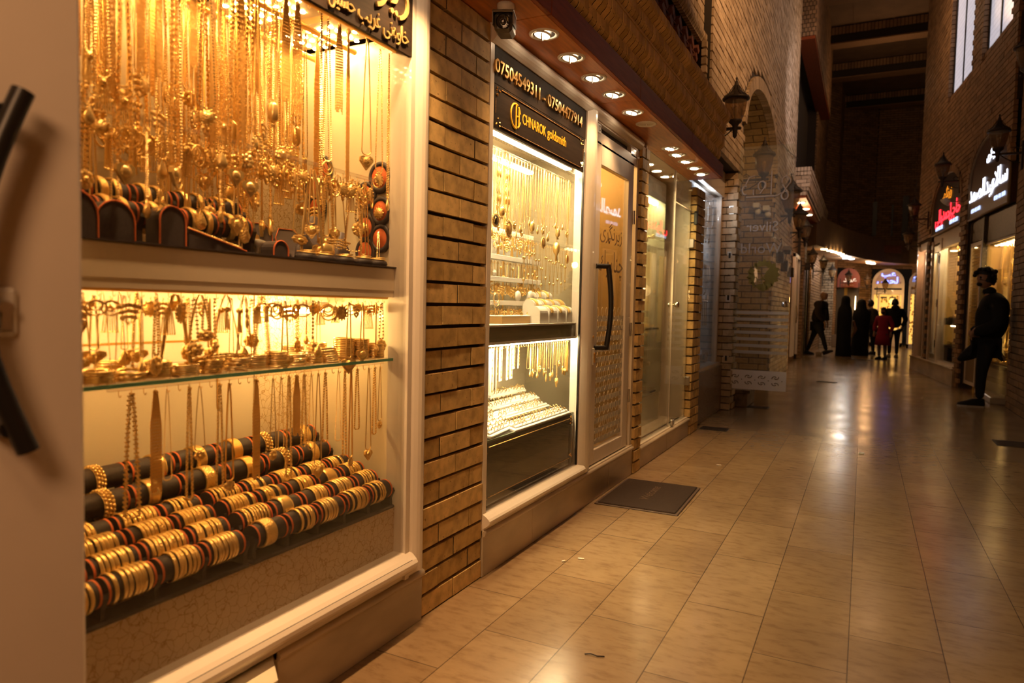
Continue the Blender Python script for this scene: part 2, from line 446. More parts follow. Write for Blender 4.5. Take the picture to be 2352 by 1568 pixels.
# pierced red lattice above the corbel
mb = MB(); mb.cur = 0
mb.box((-1.75, .5, 2.6), (-1.52, 6.6, 8.)); mb.cur = 1
h = .105
for r in range(9):
    for k in range(18):
        y = 6.44 - k * .115 - (.058 if r % 2 else 0); z = 2.78 + r * .09
        if y < 4.5: continue
        mb.prism([(y - .048, z), (y + .0, z - .042), (y + .048, z), (y, z + .042)], 'x', -1.50, -1.432 - (.02 if k % 2 else 0))
    mb.box((-1.51, 4.5, 2.732 + r * .09), (-1.455, 6.48, 2.744 + r * .09))
struct('wall_left_lattice', mb, [M['mortar'], M['lattice']])
mb = MB(); mb.cur = 1
corbel(mb, -1.41, -1.385, 3.575, 3.66, 4.4, 6.55)
bricks(mb, (-1.40, 4.4, 3.66), (0, 1, 0), (1, 0, 0), 2.08, 3.4, .225, .078, .012, .005, skip=None)
bricks(mb, (-1.37, 6.485, 2.70), (0, 1, 0), (1, 0, 0), .06, .9, .06, .078, .018, .004)
struct('wall_left_upper', mb, [M['mortar'], M['brick_pale']])

# long upper wall with the arched passage
XW, YR = -1.33, 8.25       # face of the long wall; the silver shop window is recessed before YR
AC, AA, ASZ, AB = 10.23, 1.615, 3.335, .74
def in_arch(y, z, m=0.):
    if abs(y - AC) > AA + m: return False
    return z < ASZ or ((y - AC) / (AA + m)) ** 2 + ((z - ASZ) / (AB + m)) ** 2 < 1
def skipw(a, b, t0, t1):
    y0, y1, z0, z1 = 6.55 + a, 6.55 + b, t0, t1
    if y0 < YR - .02 and z0 < 2.72: return True
    return any(in_arch(y, z, .17) for y in (y0, y1, (y0 + y1) / 2) for z in (z0, z1)) if z1 > ASZ else (in_arch(y0 + .03, z0) or in_arch(y1 - .03, z1))
mb = MB(); mb.cur = 0
mb.box((-1.6, 6.55, 4.3), (XW - .02, 15.0, 9.4)); mb.box((-1.6, 11.87, 0), (XW - .02, 15.0, 4.3)); mb.box((-1.6, YR + .01, 0), (XW - .02, 8.60, 4.3)); mb.box((-1.6, 6.55, 2.74), (XW - .02, YR + .05, 4.3))
n = 28
for i in range(n):          # backing behind the arch spandrels
    a0, a1 = PI * i / n, PI * (i + 1) / n
    q = [(AC + (AA + .02) * math.cos(a), ASZ + (AB + .02) * math.sin(a)) for a in (a0, a1)]
    mb.prism([q[0], (q[0][0], 4.4), (q[1][0], 4.4), q[1]], 'x', -1.58, XW - .02)
mb.cur = 1
bricks(mb, (XW, 6.55, 0), (0, 1, 0), (1, 0, 0), 8.45, 9.36, .225, .078, .012, .006, .05, skip=skipw)
for i in range(44):         # voussoirs
    a0, a1 = PI * (i + .06) / 44, PI * (i + .94) / 44
    q = [(AC + (AA + m) * math.cos(a), ASZ + (AB + m) * math.sin(a)) for m, a in ((0, a0), (.16, a0), (.16, a1), (0, a1))]
    mb.prism(q, 'x', -1.42, XW + .014)
bricks(mb, (-1.56, YR, 0), (1, 0, 0), (0, -1, 0), .23, 2.72, .22, .078, .012, .006, .05)
struct('wall_left', mb, [M['mortar'], M['brick_pale']])
mb = MB(); mb.cur = 0                    # passage behind the arch
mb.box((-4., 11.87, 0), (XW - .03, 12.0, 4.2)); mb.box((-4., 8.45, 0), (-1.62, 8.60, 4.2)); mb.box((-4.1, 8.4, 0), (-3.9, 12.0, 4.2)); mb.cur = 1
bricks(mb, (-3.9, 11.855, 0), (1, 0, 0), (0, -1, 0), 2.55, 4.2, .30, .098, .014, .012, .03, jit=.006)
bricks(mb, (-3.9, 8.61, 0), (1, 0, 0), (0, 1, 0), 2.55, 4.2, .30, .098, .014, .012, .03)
for i in range(24):
    a0, a1 = PI * (i + .07) / 24, PI * (i + .93) / 24
    q = [(AC + (AA + m) * math.cos(a), ASZ + (AB + m) * math.sin(a)) for m, a in ((0, a0), (.06, a0), (.06, a1), (0, a1))]
    x = -3.9 - (.15 if i % 2 else 0)
    while x < -1.45: mb.prism(q, 'x', x + .006, min(x + .294, -1.425)); x += .30
mb.cur = 0
for i in range(24):
    a0, a1 = PI * i / 24, PI * (i + 1) / 24
    q = [(AC + (AA + m) * math.cos(a), ASZ + (AB + m) * math.sin(a)) for m, a in ((.02, a0), (.07, a0), (.07, a1), (.02, a1))]
    mb.prism(q, 'x', -3.9, -1.49)
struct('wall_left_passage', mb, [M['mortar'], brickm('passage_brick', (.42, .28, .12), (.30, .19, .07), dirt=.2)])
mb = MB(); mb.bbox((-1.62, 8.62, 0), (-1.20, 9.25, .17), .01); mb.box((-1.62, 8.60, .17), (-1.17, 9.28, .205))
struct('trim_2', mb, noisy(mat('worn_brown_stone', (.26, .18, .11), .6), (.28, .19, .12), 14., .5))

# stepped cornice block and overhanging bay further up the left side
mb = MB(); mb.cur = 0
mb.box((-1.6, 15.03, 3.52), (-1.09, 22, 4.02)); mb.cur = 1
for k, (x, z0, z1, bl) in enumerate(((-1.10, 3.47, 3.55, .06), (-1.08, 3.555, 3.63, .06), (-1.06, 3.635, 3.86, .20), (-1.05, 3.865, 3.94, .06), (-1.04, 3.945, 4.03, .06))):
    bricks(mb, (-1.42, 15.0, z0), (1, 0, 0), (0, -1, 0), x + 1.42, z1 - z0, bl, .078, .008, .008, .04)
    bricks(mb, (x, 15.0, z0), (0, 1, 0), (1, 0, 0), 7., z1 - z0, max(bl, .12), .078, .008, .008, .04)
struct('wall_left_cornice', mb, [M['mortar'], M['brick_pale']])
mb = MB(); mb.box((-1.45, 15.02, 3.42), (-1.12, 21.9, 3.47)); struct('ceiling_soffit.001', mb, M['wood_dark'])
mb = MB(); mb.cur = 0
mb.box((-1.6, 15.43, 6.75), (-1.11, 22, 9.4)); mb.cur = 1
bricks(mb, (-1.42, 15.4, 6.72), (1, 0, 0), (0, -1, 0), .33, 2.6, .07, .085, .014, .014, .04)
bricks(mb, (-1.09, 15.4, 6.72), (0, 1, 0), (1, 0, 0), 6.6, 2.6, .22, .085, .012, .012, .04)
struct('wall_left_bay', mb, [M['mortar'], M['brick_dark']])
mb = MB(); mb.box((-1.42, 15.42, 6.66), (-1.11, 22, 6.72)); struct('ceiling_soffit.002', mb, M['wood_dark'])

# roof over the arcade: brown panels between brick beams
mb = MB(); mb.box((-2.2, 13, 8.75), (4.5, 44, 8.95))
for x in (-.55, .35, 1.25, 2.15): mb.box((x, 13, 8.735), (x + .03, 44, 8.75))
struct('ceiling', mb, M['plaster'])
mb = MB()
for y in (17.6, 20.6, 23.6, 27.2, 31.2, 35.5, 40.):
    mb.cur = 0; mb.box((-2.1, y + .03, 8.32), (4.4, y + .42, 8.75)); mb.cur = 1
    bricks(mb, (-2.1, y, 8.52), (1, 0, 0), (0, -1, 0), 6.5, .20, .085, .20, .012, .014, .04)
    bricks(mb, (-2.1, y + .05, 8.30), (1, 0, 0), (0, -1, 0), 6.5, .21, .085, .21, .012, .014, .04)
    mb.box((-2.1, y - .03, 8.27), (4.4, y + .40, 8.30))
struct('ceiling_beam', mb, [M['mortar'], M['brick_dark']])

# ------------------------------------------------------------ right side wall
RX = lambda y: 1.58 - .10 * (y - 10.8)
RU = V((-.10, 1, 0)).normalized(); RN = V((-RU.y, RU.x, 0))         # along the wall, and out towards the street
RP = V((RX(10.8), 10.8, 0))
def rw(s, z, d=0.): return RP + RU * s + V((0, 0, z)) + RN * d        # s metres past the corner pier
def RM(s, z, d=0.):
    """lettering / flat parts on the right wall: x runs towards the camera along the wall"""
    p = rw(s, z, d)
    return Matrix(((-RU.x, 0, RN.x, p.x), (-RU.y, 0, RN.y, p.y), (0, 1, 0, p.z), (0, 0, 0, 1)))
RB = Matrix(((RU.x, RN.x, 0, RP.x), (RU.y, RN.y, 0, RP.y), (0, 0, 1, 0), (0, 0, 0, 1)))   # local (s, out, z)
SG2 = (.08, 2.12, 2.62, 3.12, .60)      # arched sign: s0, s1, bottom, springing, rise
SG1 = (2.62, 4.95, 2.66, 3.08, .58)
WN = ((.37, 1.58, 5.0), (2.45, 3.80, 5.0))
def in_sign(g, s, z): 
    c, a = (g[0] + g[1]) / 2, (g[1] - g[0]) / 2
    if abs(s - c) > a: return False
    return z < g[3] or ((s - c) / a) ** 2 + ((z - g[3]) / g[4]) ** 2 < 1
def skipr(a, b, t0, t1):
    for s in (a, b, (a + b) / 2):
        for z in (t0, t1):
            if 5.25 < s < 6.1 and z < 2.6: return True
            for g in (SG1, SG2):
                if in_sign(g, s, z): return True
            for w in WN:
                if w[0] < s < w[1] and z > w[2]: return True
    return False
mb = MB(); mb.cur = 0
for a, b in ((0, WN[0][0]), (WN[0][1], WN[1][0]), (WN[1][1], 6.35)): mb.box((a, -.20, 5.1), (b, -.03, 9.4), RB)
for a, b in ((0, 6.35),): mb.box((a, -.20, 3.9), (b, -.03, 4.98), RB)
for a, b in ((2.14, 2.60), (4.97, 5.25), (6.1, 6.35)): mb.box((a, -.20, 0), (b, -.03, 3.9), RB)
mb.box((5.2, -.20, 2.6), (6.35, -.03, 3.9), RB)
for g in (SG1, SG2): mb.box((g[0] - .05, -.25, 2.6), (g[1] + .05, -.10, 4.0), RB)
mb.cur = 1
bricks(mb, rw(0, 0), RU, RN, 6.35, 9.36, .225, .078, .012, .006, .05, skip=skipr)
for g in (SG1, SG2):
    c, a = (g[0] + g[1]) / 2, (g[1] - g[0]) / 2
    for i in range(26):
        q = [(c + (a + m) * math.cos(t), g[3] + (g[4] + m) * math.sin(t)) for m, t in ((0, PI * (i + .07) / 26), (.12, PI * (i + .07) / 26), (.12, PI * (i + .93) / 26), (0, PI * (i + .93) / 26))]
        mb.prism([(u, w) for u, w in q], 'y', -.05, .012, RB)
for w in WN:
    bricks(mb, rw(w[1] + .005, w[2] - .08, -.05), RN, -RU, .085, 4.4, .2, .078, .012, .004, .08)
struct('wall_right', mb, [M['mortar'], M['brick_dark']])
M['win_lit'] = mat('lit_upper_window', (.5, .5, .55), .2, emit=(.86, .80, .92), es=.62)
wm = M['win_lit']; bk = nd(wm, 'ShaderNodeTexBrick', Scale=1.); bk.inputs['Brick Width'].default_value = .22; bk.inputs['Row Height'].default_value = .078; bk.inputs['Mortar Size'].default_value = .006
sw = nd(wm, 'ShaderNodeSeparateXYZ'); cw = nd(wm, 'ShaderNodeCombineXYZ'); ln(wm, objco(wm), sw.inputs[0]); ln(wm, sw.outputs[1], cw.inputs[0]); ln(wm, sw.outputs[2], cw.inputs[1]); ln(wm, cw.outputs[0], bk.inputs['Vector'])
bk.inputs['Color1'].default_value = (.86, .80, .88, 1); bk.inputs['Color2'].default_value = (.78, .74, .84, 1); bk.inputs['Mortar'].default_value = (.60, .56, .62, 1); ln(wm, bk.outputs[0], bs(wm).inputs['Emission Color'])
for i, w in enumerate(WN):
    t = MB(); t.box((w[0], -.06, w[2]), (w[1], -.05, 9.3), RB)
    o = struct('window_%d' % (i + 1), t, M['win_lit'])
    f = MB(); c = (w[0] + w[1]) / 2 - .02
    for a, b in ((w[0] - .01, w[0] + .025), (c - .02, c + .02), (w[1] - .025, w[1] + .01)): f.box((a, -.05, w[2]), (b, -.035, 9.3), RB)
    f.box((w[0], -.05, w[2]), (w[1], -.035, w[2] + .03), RB)
    struct('window_frame', f, M['black_metal'], parent=o)

# near right pier the man leans on, with its rounded corner
mb = MB(); mb.cur = 0
mb.box((1.68, 6.8, 0), (2.4, 10.78, 9.4)); mb.cur = 1
bricks(mb, (1.655, 6.8, 0), (0, 1, 0), (-1, 0, 0), 3.90, 9.36, .225, .078, .010, .008, .05)
bricks(mb, (1.655, 10.72, 0), (.55, .45, 0), (-.45, .55, 0), .10, 9.36, .2, .078, .010, .004, .04)
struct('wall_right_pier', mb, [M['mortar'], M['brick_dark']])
mb = MB(); mb.box((1.7, -4, 0), (1.9, 6.8, 9.4)); struct('wall_right_near', mb, M['brick_dark'])
mb = MB(); mb.box((-6, -4.2, 0), (6, -4, 9.4)); struct('wall_back', mb, M['brick_dark'])
mb = MB(); mb.box((-2.6, -4, 0), (-2.4, 6.8, 9.4)); struct('wall_left_inner', mb, M['cream'])
mb = MB(); mb.bbox((1.52, 10.90, 0), (2.2, 12.35, .09), .01); struct('trim_3', mb, M['stone'])
mb = MB(); mb.prism([(2.4, 0), (6.35, 0), (6.35, .26), (2.4, .26)], 'y', -.1, .03, RB)
mb.prism([(2.4, .26), (6.35, .26), (6.35, .285), (2.4, .285)], 'y', -.1, .045, RB); struct('baseboard_right', mb, M['stone'])

# far curved end of the street: canopy, concave brick front
FAR = [(-1.35, 21.), (-1.28, 25.), (-.95, 25.6), (-.9, 27.2), (-.35, 27.6), (.2, 28.1), (1.45, 28.3), (2.4, 28.0), (3.6, 27.6)]
mb = MB()
for (x0, y0), (x1, y1) in zip(FAR, FAR[1:]):
    a, b = V((x0, y0, 0)), V((x1, y1, 0)); u = (b - a).normalized(); n = V((u.y, -u.x, 0)); L = (b - a).length
    mb.cur = 0
    lo = 0. if not (abs(x0 + .9) < .01 or abs(x0 - .2) < .01) else 2.75
    P = [a - n * .05, b - n * .05, b - n * .3, a - n * .3]
    mb.add([p + V((0, 0, z)) for z in (lo, 9.) for p in P], [(0, 1, 5, 4), (1, 2, 6, 5), (2, 3, 7, 6), (3, 0, 4, 7), (0, 3, 2, 1)])
    mb.cur = 1
    bricks(mb, a + V((0, 0, lo)), u, n, L, 9. - lo, .24, .08, .014, .01, .04)
struct('wall_back_far', mb, [M['mortar'], M['brick_dark']])
mb = MB(); mb.cur = 1
bricks(mb, (-1.30, 24.96, 0), (1, 0, 0), (0, -1, 0), .39, 2.8, .22, .085, .016, .014, .04); mb.cur = 0
mb.box((-1.29, 24.98, 0), (-.92, 25.3, 2.8)); struct('wall_left_pier.003', mb, [M['mortar'], M['brick_pale']])
CAN = [(-1.15, 19.2), (-1.0, 20.2), (-.62, 22.4), (-.05, 24.6), (.55, 26.2), (1.3, 27.2), (2.2, 27.6)]
mb = MB()
for (x0, y0), (x1, y1) in zip(CAN, CAN[1:]):
    P = [V((x0, y0, 0)), V((x1, y1, 0)), V((x1 - .5, y1 + 1.2, 0)), V((x0 - .5, y0 + 1.2, 0))]
    mb.add([p + V((0, 0, z)) for z in (2.86, 3.62) for p in P], [(0, 1, 5, 4), (1, 2, 6, 5), (2, 3, 7, 6), (3, 0, 4, 7), (0, 3, 2, 1), (4, 5, 6, 7)])
struct('wall_back_canopy', mb, noisy(mat('brown_canopy_render', (.26, .15, .07), .6), (.26, .15, .07), 4., .2))
mb = MB(); mb.box((-4.5, 12.7, -.02), (-1.6, 26, 9.)); struct('wall_left_far', mb, M['mortar'])
# ============================================================ JEWELLERY PROTOTYPES
def loop(L, w, n=26):
    """hanging loop in the y-z plane from (0,0,0) down to -L"""
    p = []
    for i in range(n + 1):
        t = i / n; p.append(V((0, -w * (t ** .7) - .0015, -(L - w) * t)))
    for i in range(1, 8):
        a = PI * i / 8; p.append(V((0, -w * math.cos(a) - (.0015 if i < 4 else -.0015), -(L - w) - w * math.sin(a))))
    for i in range(n + 1):
        t = 1 - i / n; p.append(V((0, w * (t ** .7) + .0015, -(L - w) * t)))
    return p
def resample(p, d):
    out = [p[0]]; acc = 0.
    for a, b in zip(p, p[1:]):
        s = (b - a).length; t = d - acc
        while t <= s:
            out.append(a + (b - a) * (t / s)); t += d
        acc = (acc + s) % d if s else acc
        acc = s - (t - d)
    return out
def chain_mb(L, w, kind, r, mb=None):
    mb = mb or MB(); p = loop(L, w)
    if kind == 'bead':
        for i, q in enumerate(resample(p, r * 1.9)): mb.octa(q, r, r * 1.15)
    elif kind == 'rope':
        q = resample(p, r * 1.1); mb.tube(q, [r * (1.15 if i % 2 else .72) for i in range(len(q))], 5)
    elif kind == 'link':
        for i, q in enumerate(resample(p, r * 2.2)):
            a, b = (r * 1.3, r * .35) if i % 2 else (r * .35, r * 1.3)
            mb.box(q - V((b, a, r * .9)), q + V((b, a, r * .9)))
    else: mb.tube(p, r, 5)
    return mb
def strand_bundle(L, n, r, mb):
    for i in range(n):
        y = (i / max(1, n - 1) - .5) * .022; z = -L * ru(.93, 1.)
        k = int(-z / .0055)
        mb.tube([(0 if j % 2 else .0006, y * (.3 + .7 * min(1, j / k * 3)), z * j / k) for j in range(k + 1)], [r * (1.2 if j % 2 else .6) for j in range(k + 1)], 4)
def pend(kind, mb, z):
    if kind == 'disc':
        mb.lathe([(0, .002), (.017, .002), (.018, 0), (.017, -.002), (0, -.002)], 16, Matrix.Translation((0, 0, z - .019)) @ Matrix.Rotation(PI / 2, 4, 'Y'))
        for i in range(12): mb.sph((.001, .0185 * math.cos(i * PI / 6), z - .019 + .0185 * math.sin(i * PI / 6)), .003, 6, 4)
    elif kind == 'drop':
        mb.lathe([(0, 0), (.004, -.006), (.011, -.022), (.013, -.03), (.009, -.04), (0, -.044)], 12, Matrix.Translation((0, 0, z)) @ Matrix.Diagonal((.5, 1, 1, 1)))
    elif kind == 'heart':
        mb.prism([(0, z - .045), (-.022, z - .018), (-.02, z - .006), (-.01, z - .002), (0, z - .009), (.01, z - .002), (.02, z - .006), (.022, z - .018)], 'x', -.004, .004)
        mb.sph((.003, 0, z - .018), .013, 10, 6, (.5, 1, 1))
    elif kind == 'flower':
        for i in range(8):
            a = i * PI / 4; mb.sph((0, .012 * math.cos(a), z - .02 + .012 * math.sin(a)), .008, 8, 5, (.5, 1, 1))
        mb.sph((.003, 0, z - .02), .007, 8, 5)
    elif kind == 'tassel':
        mb.sph((0, 0, z - .008), .008, 8, 6)
        for i in range(7): mb.tube([(.001 * (i % 2), (i - 3) * .0028, z - .012), (0, (i - 3) * .0045, z - .06)], .0013, 4)
        for i in range(7): mb.octa((0, (i - 3) * .0045, z - .062), .0028)
    elif kind == 'fan':
        for k in range(3):
            for i in range(9 - 2 * k):
                y = (i - (8 - 2 * k) / 2) * .0065; mb.sph((0, y, z - .006 - k * .013 - abs(y) * .2), .0045, 6, 4, (.6, 1, 1.3))
        for i in range(7): mb.octa((0, (i - 3) * .0062, z - .048 + abs(i - 3) * .004), .0032, .007)
    elif kind == 'barrel':
        mb.lathe([(0, 0), (.006, -.002), (.013, -.012), (.013, -.048), (.006, -.058), (0, -.06)], 14, Matrix.Translation((0, 0, z)))
        for i in range(5): mb.octa((0, (i - 2) * .005, z - .066), .002, .008)
    elif kind == 'ring':
        mb.torus(.02, .0022, 24, 6, Matrix.Translation((0, 0, z - .021)) @ Matrix.Rotation(PI / 2, 4, 'Y'))
        mb.torus(.012, .0018, 18, 6, Matrix.Translation((0, 0, z - .015)) @ Matrix.Rotation(PI / 2, 4, 'Y'))
FAR0 = (0, -30, 0)
def necklace(name, L, w, ck, r, pk, m, label):
    t = thing(name, label, 'necklace', FAR0)
    chain_mb(L, w, ck, r).build('chain', m, t)
    if pk:
        b = MB(); pend(pk, b, -L); b.build('pendant', M['gold'] if m != M['gold'] else M['gold_rough'], t)
    return reg(t)
PN = [('gold_necklace', .30, .012, 'bead', .0028, None, M['gold'], 'beaded gold necklace'),
      ('gold_necklace', .34, .014, 'rope', .0022, 'heart', M['gold'], 'rope-twist gold necklace with heart-shaped pendant'),
      ('gold_necklace', .36, .010, 'link', .0030, None, M['gold_rough'], 'flat-link gold necklace'),
      ('gold_necklace', .31, .016, 'bead', .0022, 'fan', M['gold_rough'], 'gold necklace with fringed fan pendant'),
      ('gold_necklace', .38, .013, 'rope', .0030, 'disc', M['gold_deep'], 'thick rope gold necklace with coin pendant'),
      ('gold_necklace', .27, .015, 'rope', .0017, 'flower', M['gold'], 'thin gold necklace with flower pendant'),
      ('gold_necklace', .33, .012, 'bead', .0033, 'tassel', M['gold'], 'gold necklace with tassel pendant'),
      ('gold_necklace', .29, .011, 'link', .0024, 'barrel', M['gold_rough'], 'gold necklace with barrel pendant')]
PN += [(p[0], p[1] * 1.32, p[2] * 1.1, ('link' if p[3] == 'rope' else 'bead' if p[3] == 'link' else 'rope') if i % 3 else 'bead', p[4], ('tassel', 'fan', 'drop', 'flower', 'heart', 'disc', 'ring', 'fan')[i], p[6], ('long gold chain with tassel', 'long gold chain with fringed fan', 'long gold chain with teardrop', 'long gold chain with flower', 'long gold chain with heart', 'long gold chain with coin', 'long gold chain with twin hoops', 'long beaded gold chain with fan')[i]) for i, p in enumerate(PN)]
PNO = [necklace(*p) for p in PN]
b = MB(); strand_bundle(.36, 7, .0018, b)
bt = thing('necklace_bundle', 'x', 'necklace', FAR0); b.build('chain', M['gold_deep'], bt)
b = MB(); b.torus(.006, .002, 12, 6, Matrix.Translation((0, 0, -.004)) @ Matrix.Rotation(PI / 2, 4, 'X')); b.build('clasp', M['gold'], bt); reg(bt)

def hook_mb():
    b = MB(); b.tube([(0, 0, .004), (0, 0, -.006), (.003, 0, -.011), (.007, 0, -.011), (.009, 0, -.006)], .0009, 5); return b
HOOK = hook_mb().build('hook', M['brass'])
def rail(name, label, y0, y1, x, z, r, ys, m, square=False):
    t = thing(name, label, 'rail', (x, (y0 + y1) / 2, z)); h = (y1 - y0) / 2; b = MB()
    if square: b.bbox((-r, -h, -r * .6), (r, h, r * .6), .001)
    else:
        b.tube([(0, -h, 0), (0, h, 0)], r, 12); 
        for s in (-h, h): b.sph((0, s, 0), r * 1.05, 10, 6)
    b.build('bar', m, t)
    for y in ys:
        k = HOOK.copy(); COL.objects.link(k); k.parent = t; k.location = (0, y - (y0 + y1) / 2, -r)
    return t

# ============================================================ FIRST SHOP WINDOW
GX, Y1 = -1.40, 1.955
w3 = MB()
w3.box((-1.47, 1.952, .19), (-1.385, 1.975, 2.30)); 
struct('window_3', w3, M['white_frame'])
W3 = bpy.data.objects['window_3']
f = MB()          # rounded front mouldings of the frame
def halfround(mb, y0, y1, z0, z1, x, d, n=7, axis='z'):
    P = [(0, 0)] + [(d * math.sin(PI * i / n), i / n) for i in range(n + 1)]
    if axis == 'z':
        q = [(x + d * math.sin(PI * (.08 + .84 * i / n)) , y0 + (y1 - y0) * i / n) for i in range(n + 1)]
        mb.prism([(x - .04, y0), *q, (x - .04, y1)], 'z', z0, z1)
    else:
        q = [(x + d * math.sin(PI * (.08 + .84 * i / n)), z0 + (z1 - z0) * i / n) for i in range(n + 1)]
        mb.prism([(x - .04, z0), *q, (x - .04, z1)], 'y', y0, y1)
halfround(f, 1.972, 2.062, .21, 2.295, -1.40, .036)
halfround(f, .2, 1.985, .205, .285, -1.40, .048, axis='y')
f.box((-1.46, .2, .19), (-1.395, 2.064, .21)); f.box((-1.45, 2.06, .19), (-1.405, 2.075, 2.3))
struct('window_frame', f, M['white_frame'], parent=W3)
f = MB(); f.box((GX - .004, .40, .262), (GX + .004, Y1, 2.29)); struct('pane', f, M['pane'], parent=W3)
f = MB(); f.box((GX - .006, 1.953, .27), (GX + .007, 1.958, 2.0)); f.box((-1.41, .42, .258), (-1.36, 1.96, .264)); struct('gasket', f, M['black'], parent=W3)

t = thing('display_case', 'cream-lined jewellery display case behind the big window beside the open white door', 'display case', (-1.6, 1.2, 0))
def part(name, m, fn, parent=t, off=(-1.6, 1.2, 0)):
    b = MB(); fn(b); b.v = [(x - off[0], y - off[1], z - off[2]) for x, y, z in b.v]; return b.build(name, m, parent)
part('side_panel', M['case_side'], lambda b: b.box((-1.90, 1.966, .25), (-1.41, 1.985, 2.15)))
part('back_panel', mat('honey_back_panel', (.56, .42, .26), .22), lambda b: b.box((-1.94, -.2, 1.25), (-1.90, 1.966, 2.15)))
part('back_panel', M['cream'], lambda b: b.box((-1.88, -.2, .25), (-1.84, 1.70, 1.25)))
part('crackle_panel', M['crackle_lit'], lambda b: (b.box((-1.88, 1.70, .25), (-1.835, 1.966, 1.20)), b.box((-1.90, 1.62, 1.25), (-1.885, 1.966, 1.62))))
part('ceiling_panel', mat('warm_case_ceiling', (.62, .48, .30), .35), lambda b: b.box((-1.94, -.2, 2.085), (-1.41, 1.985, 2.12)))
for y in (.66, 1.06, 1.46, 1.74, 1.95): part('ceiling_frame', M['brass'], lambda b: b.box((-1.92, y - .02, 2.055), (-1.42, y + .02, 2.085)))
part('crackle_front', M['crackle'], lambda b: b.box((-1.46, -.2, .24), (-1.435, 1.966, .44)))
part('floor_panel', M['velvet'], lambda b: b.box((-1.86, -.2, .43), (-1.45, 1.966, .444)))
part('end_panel', M['case_side'], lambda b: b.box((-1.94, -.22, .25), (-1.41, -.2, 2.15)))
# inner drawer lines on the cream back
part('drawer_line', M['brass'], lambda b: (b.box((-1.842, 1.0, 1.02), (-1.838, 1.55, 1.026)), b.box((-1.842, 1.548, .80), (-1.838, 1.554, 1.026))))

# LED panels
def led_panel(yc, xc, label):
    t = thing('led_ceiling_light', label, 'light', (xc, yc, 2.055), 0, 'LED panels in the display case ceiling')
    b = MB(); b.box((-.15, -.11, 0), (.15, .11, .014)); b.build('panel_frame', mat('led_board', (.6, .5, .35), .3), t)
    for i in range(-3, 4):
        for j in range(-2, 3):
            if abs(i) == 3 and abs(j) > 0: continue
            k = LEDM.copy(); COL.objects.link(k); k.parent = t; k.location = (i * .047, j * .033, 0)
b = MB(); b.lathe([(0, -.003), (.0075, -.003), (.0085, 0)], 10); LEDM = b.build('led_dot', M['led_warm'], None, FAR0)
for i, y in enumerate((1.87, 1.61, 1.26, .86, .46)):
    led_panel(y, -1.70, 'square ceiling panel of bright LED dots, %s from the brick pillar' % ORD[i])

# rails and the dense hanging rows
RA = [.72 + .043 * i for i in range(29)]
rail('brass_rail', 'brass tube rail with hooks just under the dark shop sign',   .5, 1.945, -1.452, 2.005, .009, RA, M['brass'])
rail('brass_rail.001', 'brass tube rail across the middle of the display case ceiling', .5, 1.94, -1.62, 2.02, .009, [.70 + .043 * i for i in range(29)], M['brass'])
rail('brass_rail.002', 'brass tube rail deepest under the display case ceiling', .5, 1.94, -1.80, 2.02, .010, [.70 + .036 * i for i in range(34)], M['brass'])
def hang(x, z, ys, row, gl, lens=(.9, 1.5), picks=None, skip=0.):
    for y in ys:
        if rnd() < skip: continue
        if rnd() < .16:
            q = dup(bt, (x + ru(-.008, .008), y, z - .01), ru(-.5, .5), 'bundle of fine gold chains in the %s' % row, gl + ', bundles', scale=(1, ru(.8, 1.4), ru(.7, 1.35)))
            continue
        s = ru(*lens); k = random.choice(picks or range(8))
        if s > 1.2 and not picks: k += 8; s /= 1.32
        dup(PNO[k], (x + ru(-.01, .01), y + ru(-.008, .008), z - .01), ru(-.7, .7), '%s in the %s' % (PN[k][7], row), gl + ', ' + PN[k][7], scale=(1.1, 1.1, s))
hang(-1.452, 1.997, RA[:19], 'dense front row under the dark sign', 'front necklace row', (1.0, 1.55))
hang(-1.462, 1.997, [y + .02 for y in RA[:17]], 'dense front row under the dark sign', 'front necklace row', (.9, 1.6))
hang(-1.452, 1.997, RA[19:], 'dense front row under the dark sign', 'front necklace row', (.8, 1.5), skip=.35)
hang(-1.55, 2.02, [.78 + .05 * i for i in range(17)], 'second hanging row of the big window', 'second necklace row', (1.0, 1.5))
hang(-1.62, 2.01, [.72 + .043 * i for i in range(26)], 'middle hanging row of the big window', 'middle necklace row', (1., 1.5))
hang(-1.72, 2.01, [.80 + .045 * i for i in range(22)], 'fourth hanging row of the big window', 'fourth necklace row', (.9, 1.35))
hang(-1.80, 2.01, [.70 + .030 * i for i in range(40)], 'rear hanging row by the case back', 'rear necklace row', (1., 1.45), picks=(0, 2, 0, 2, 1, 4))

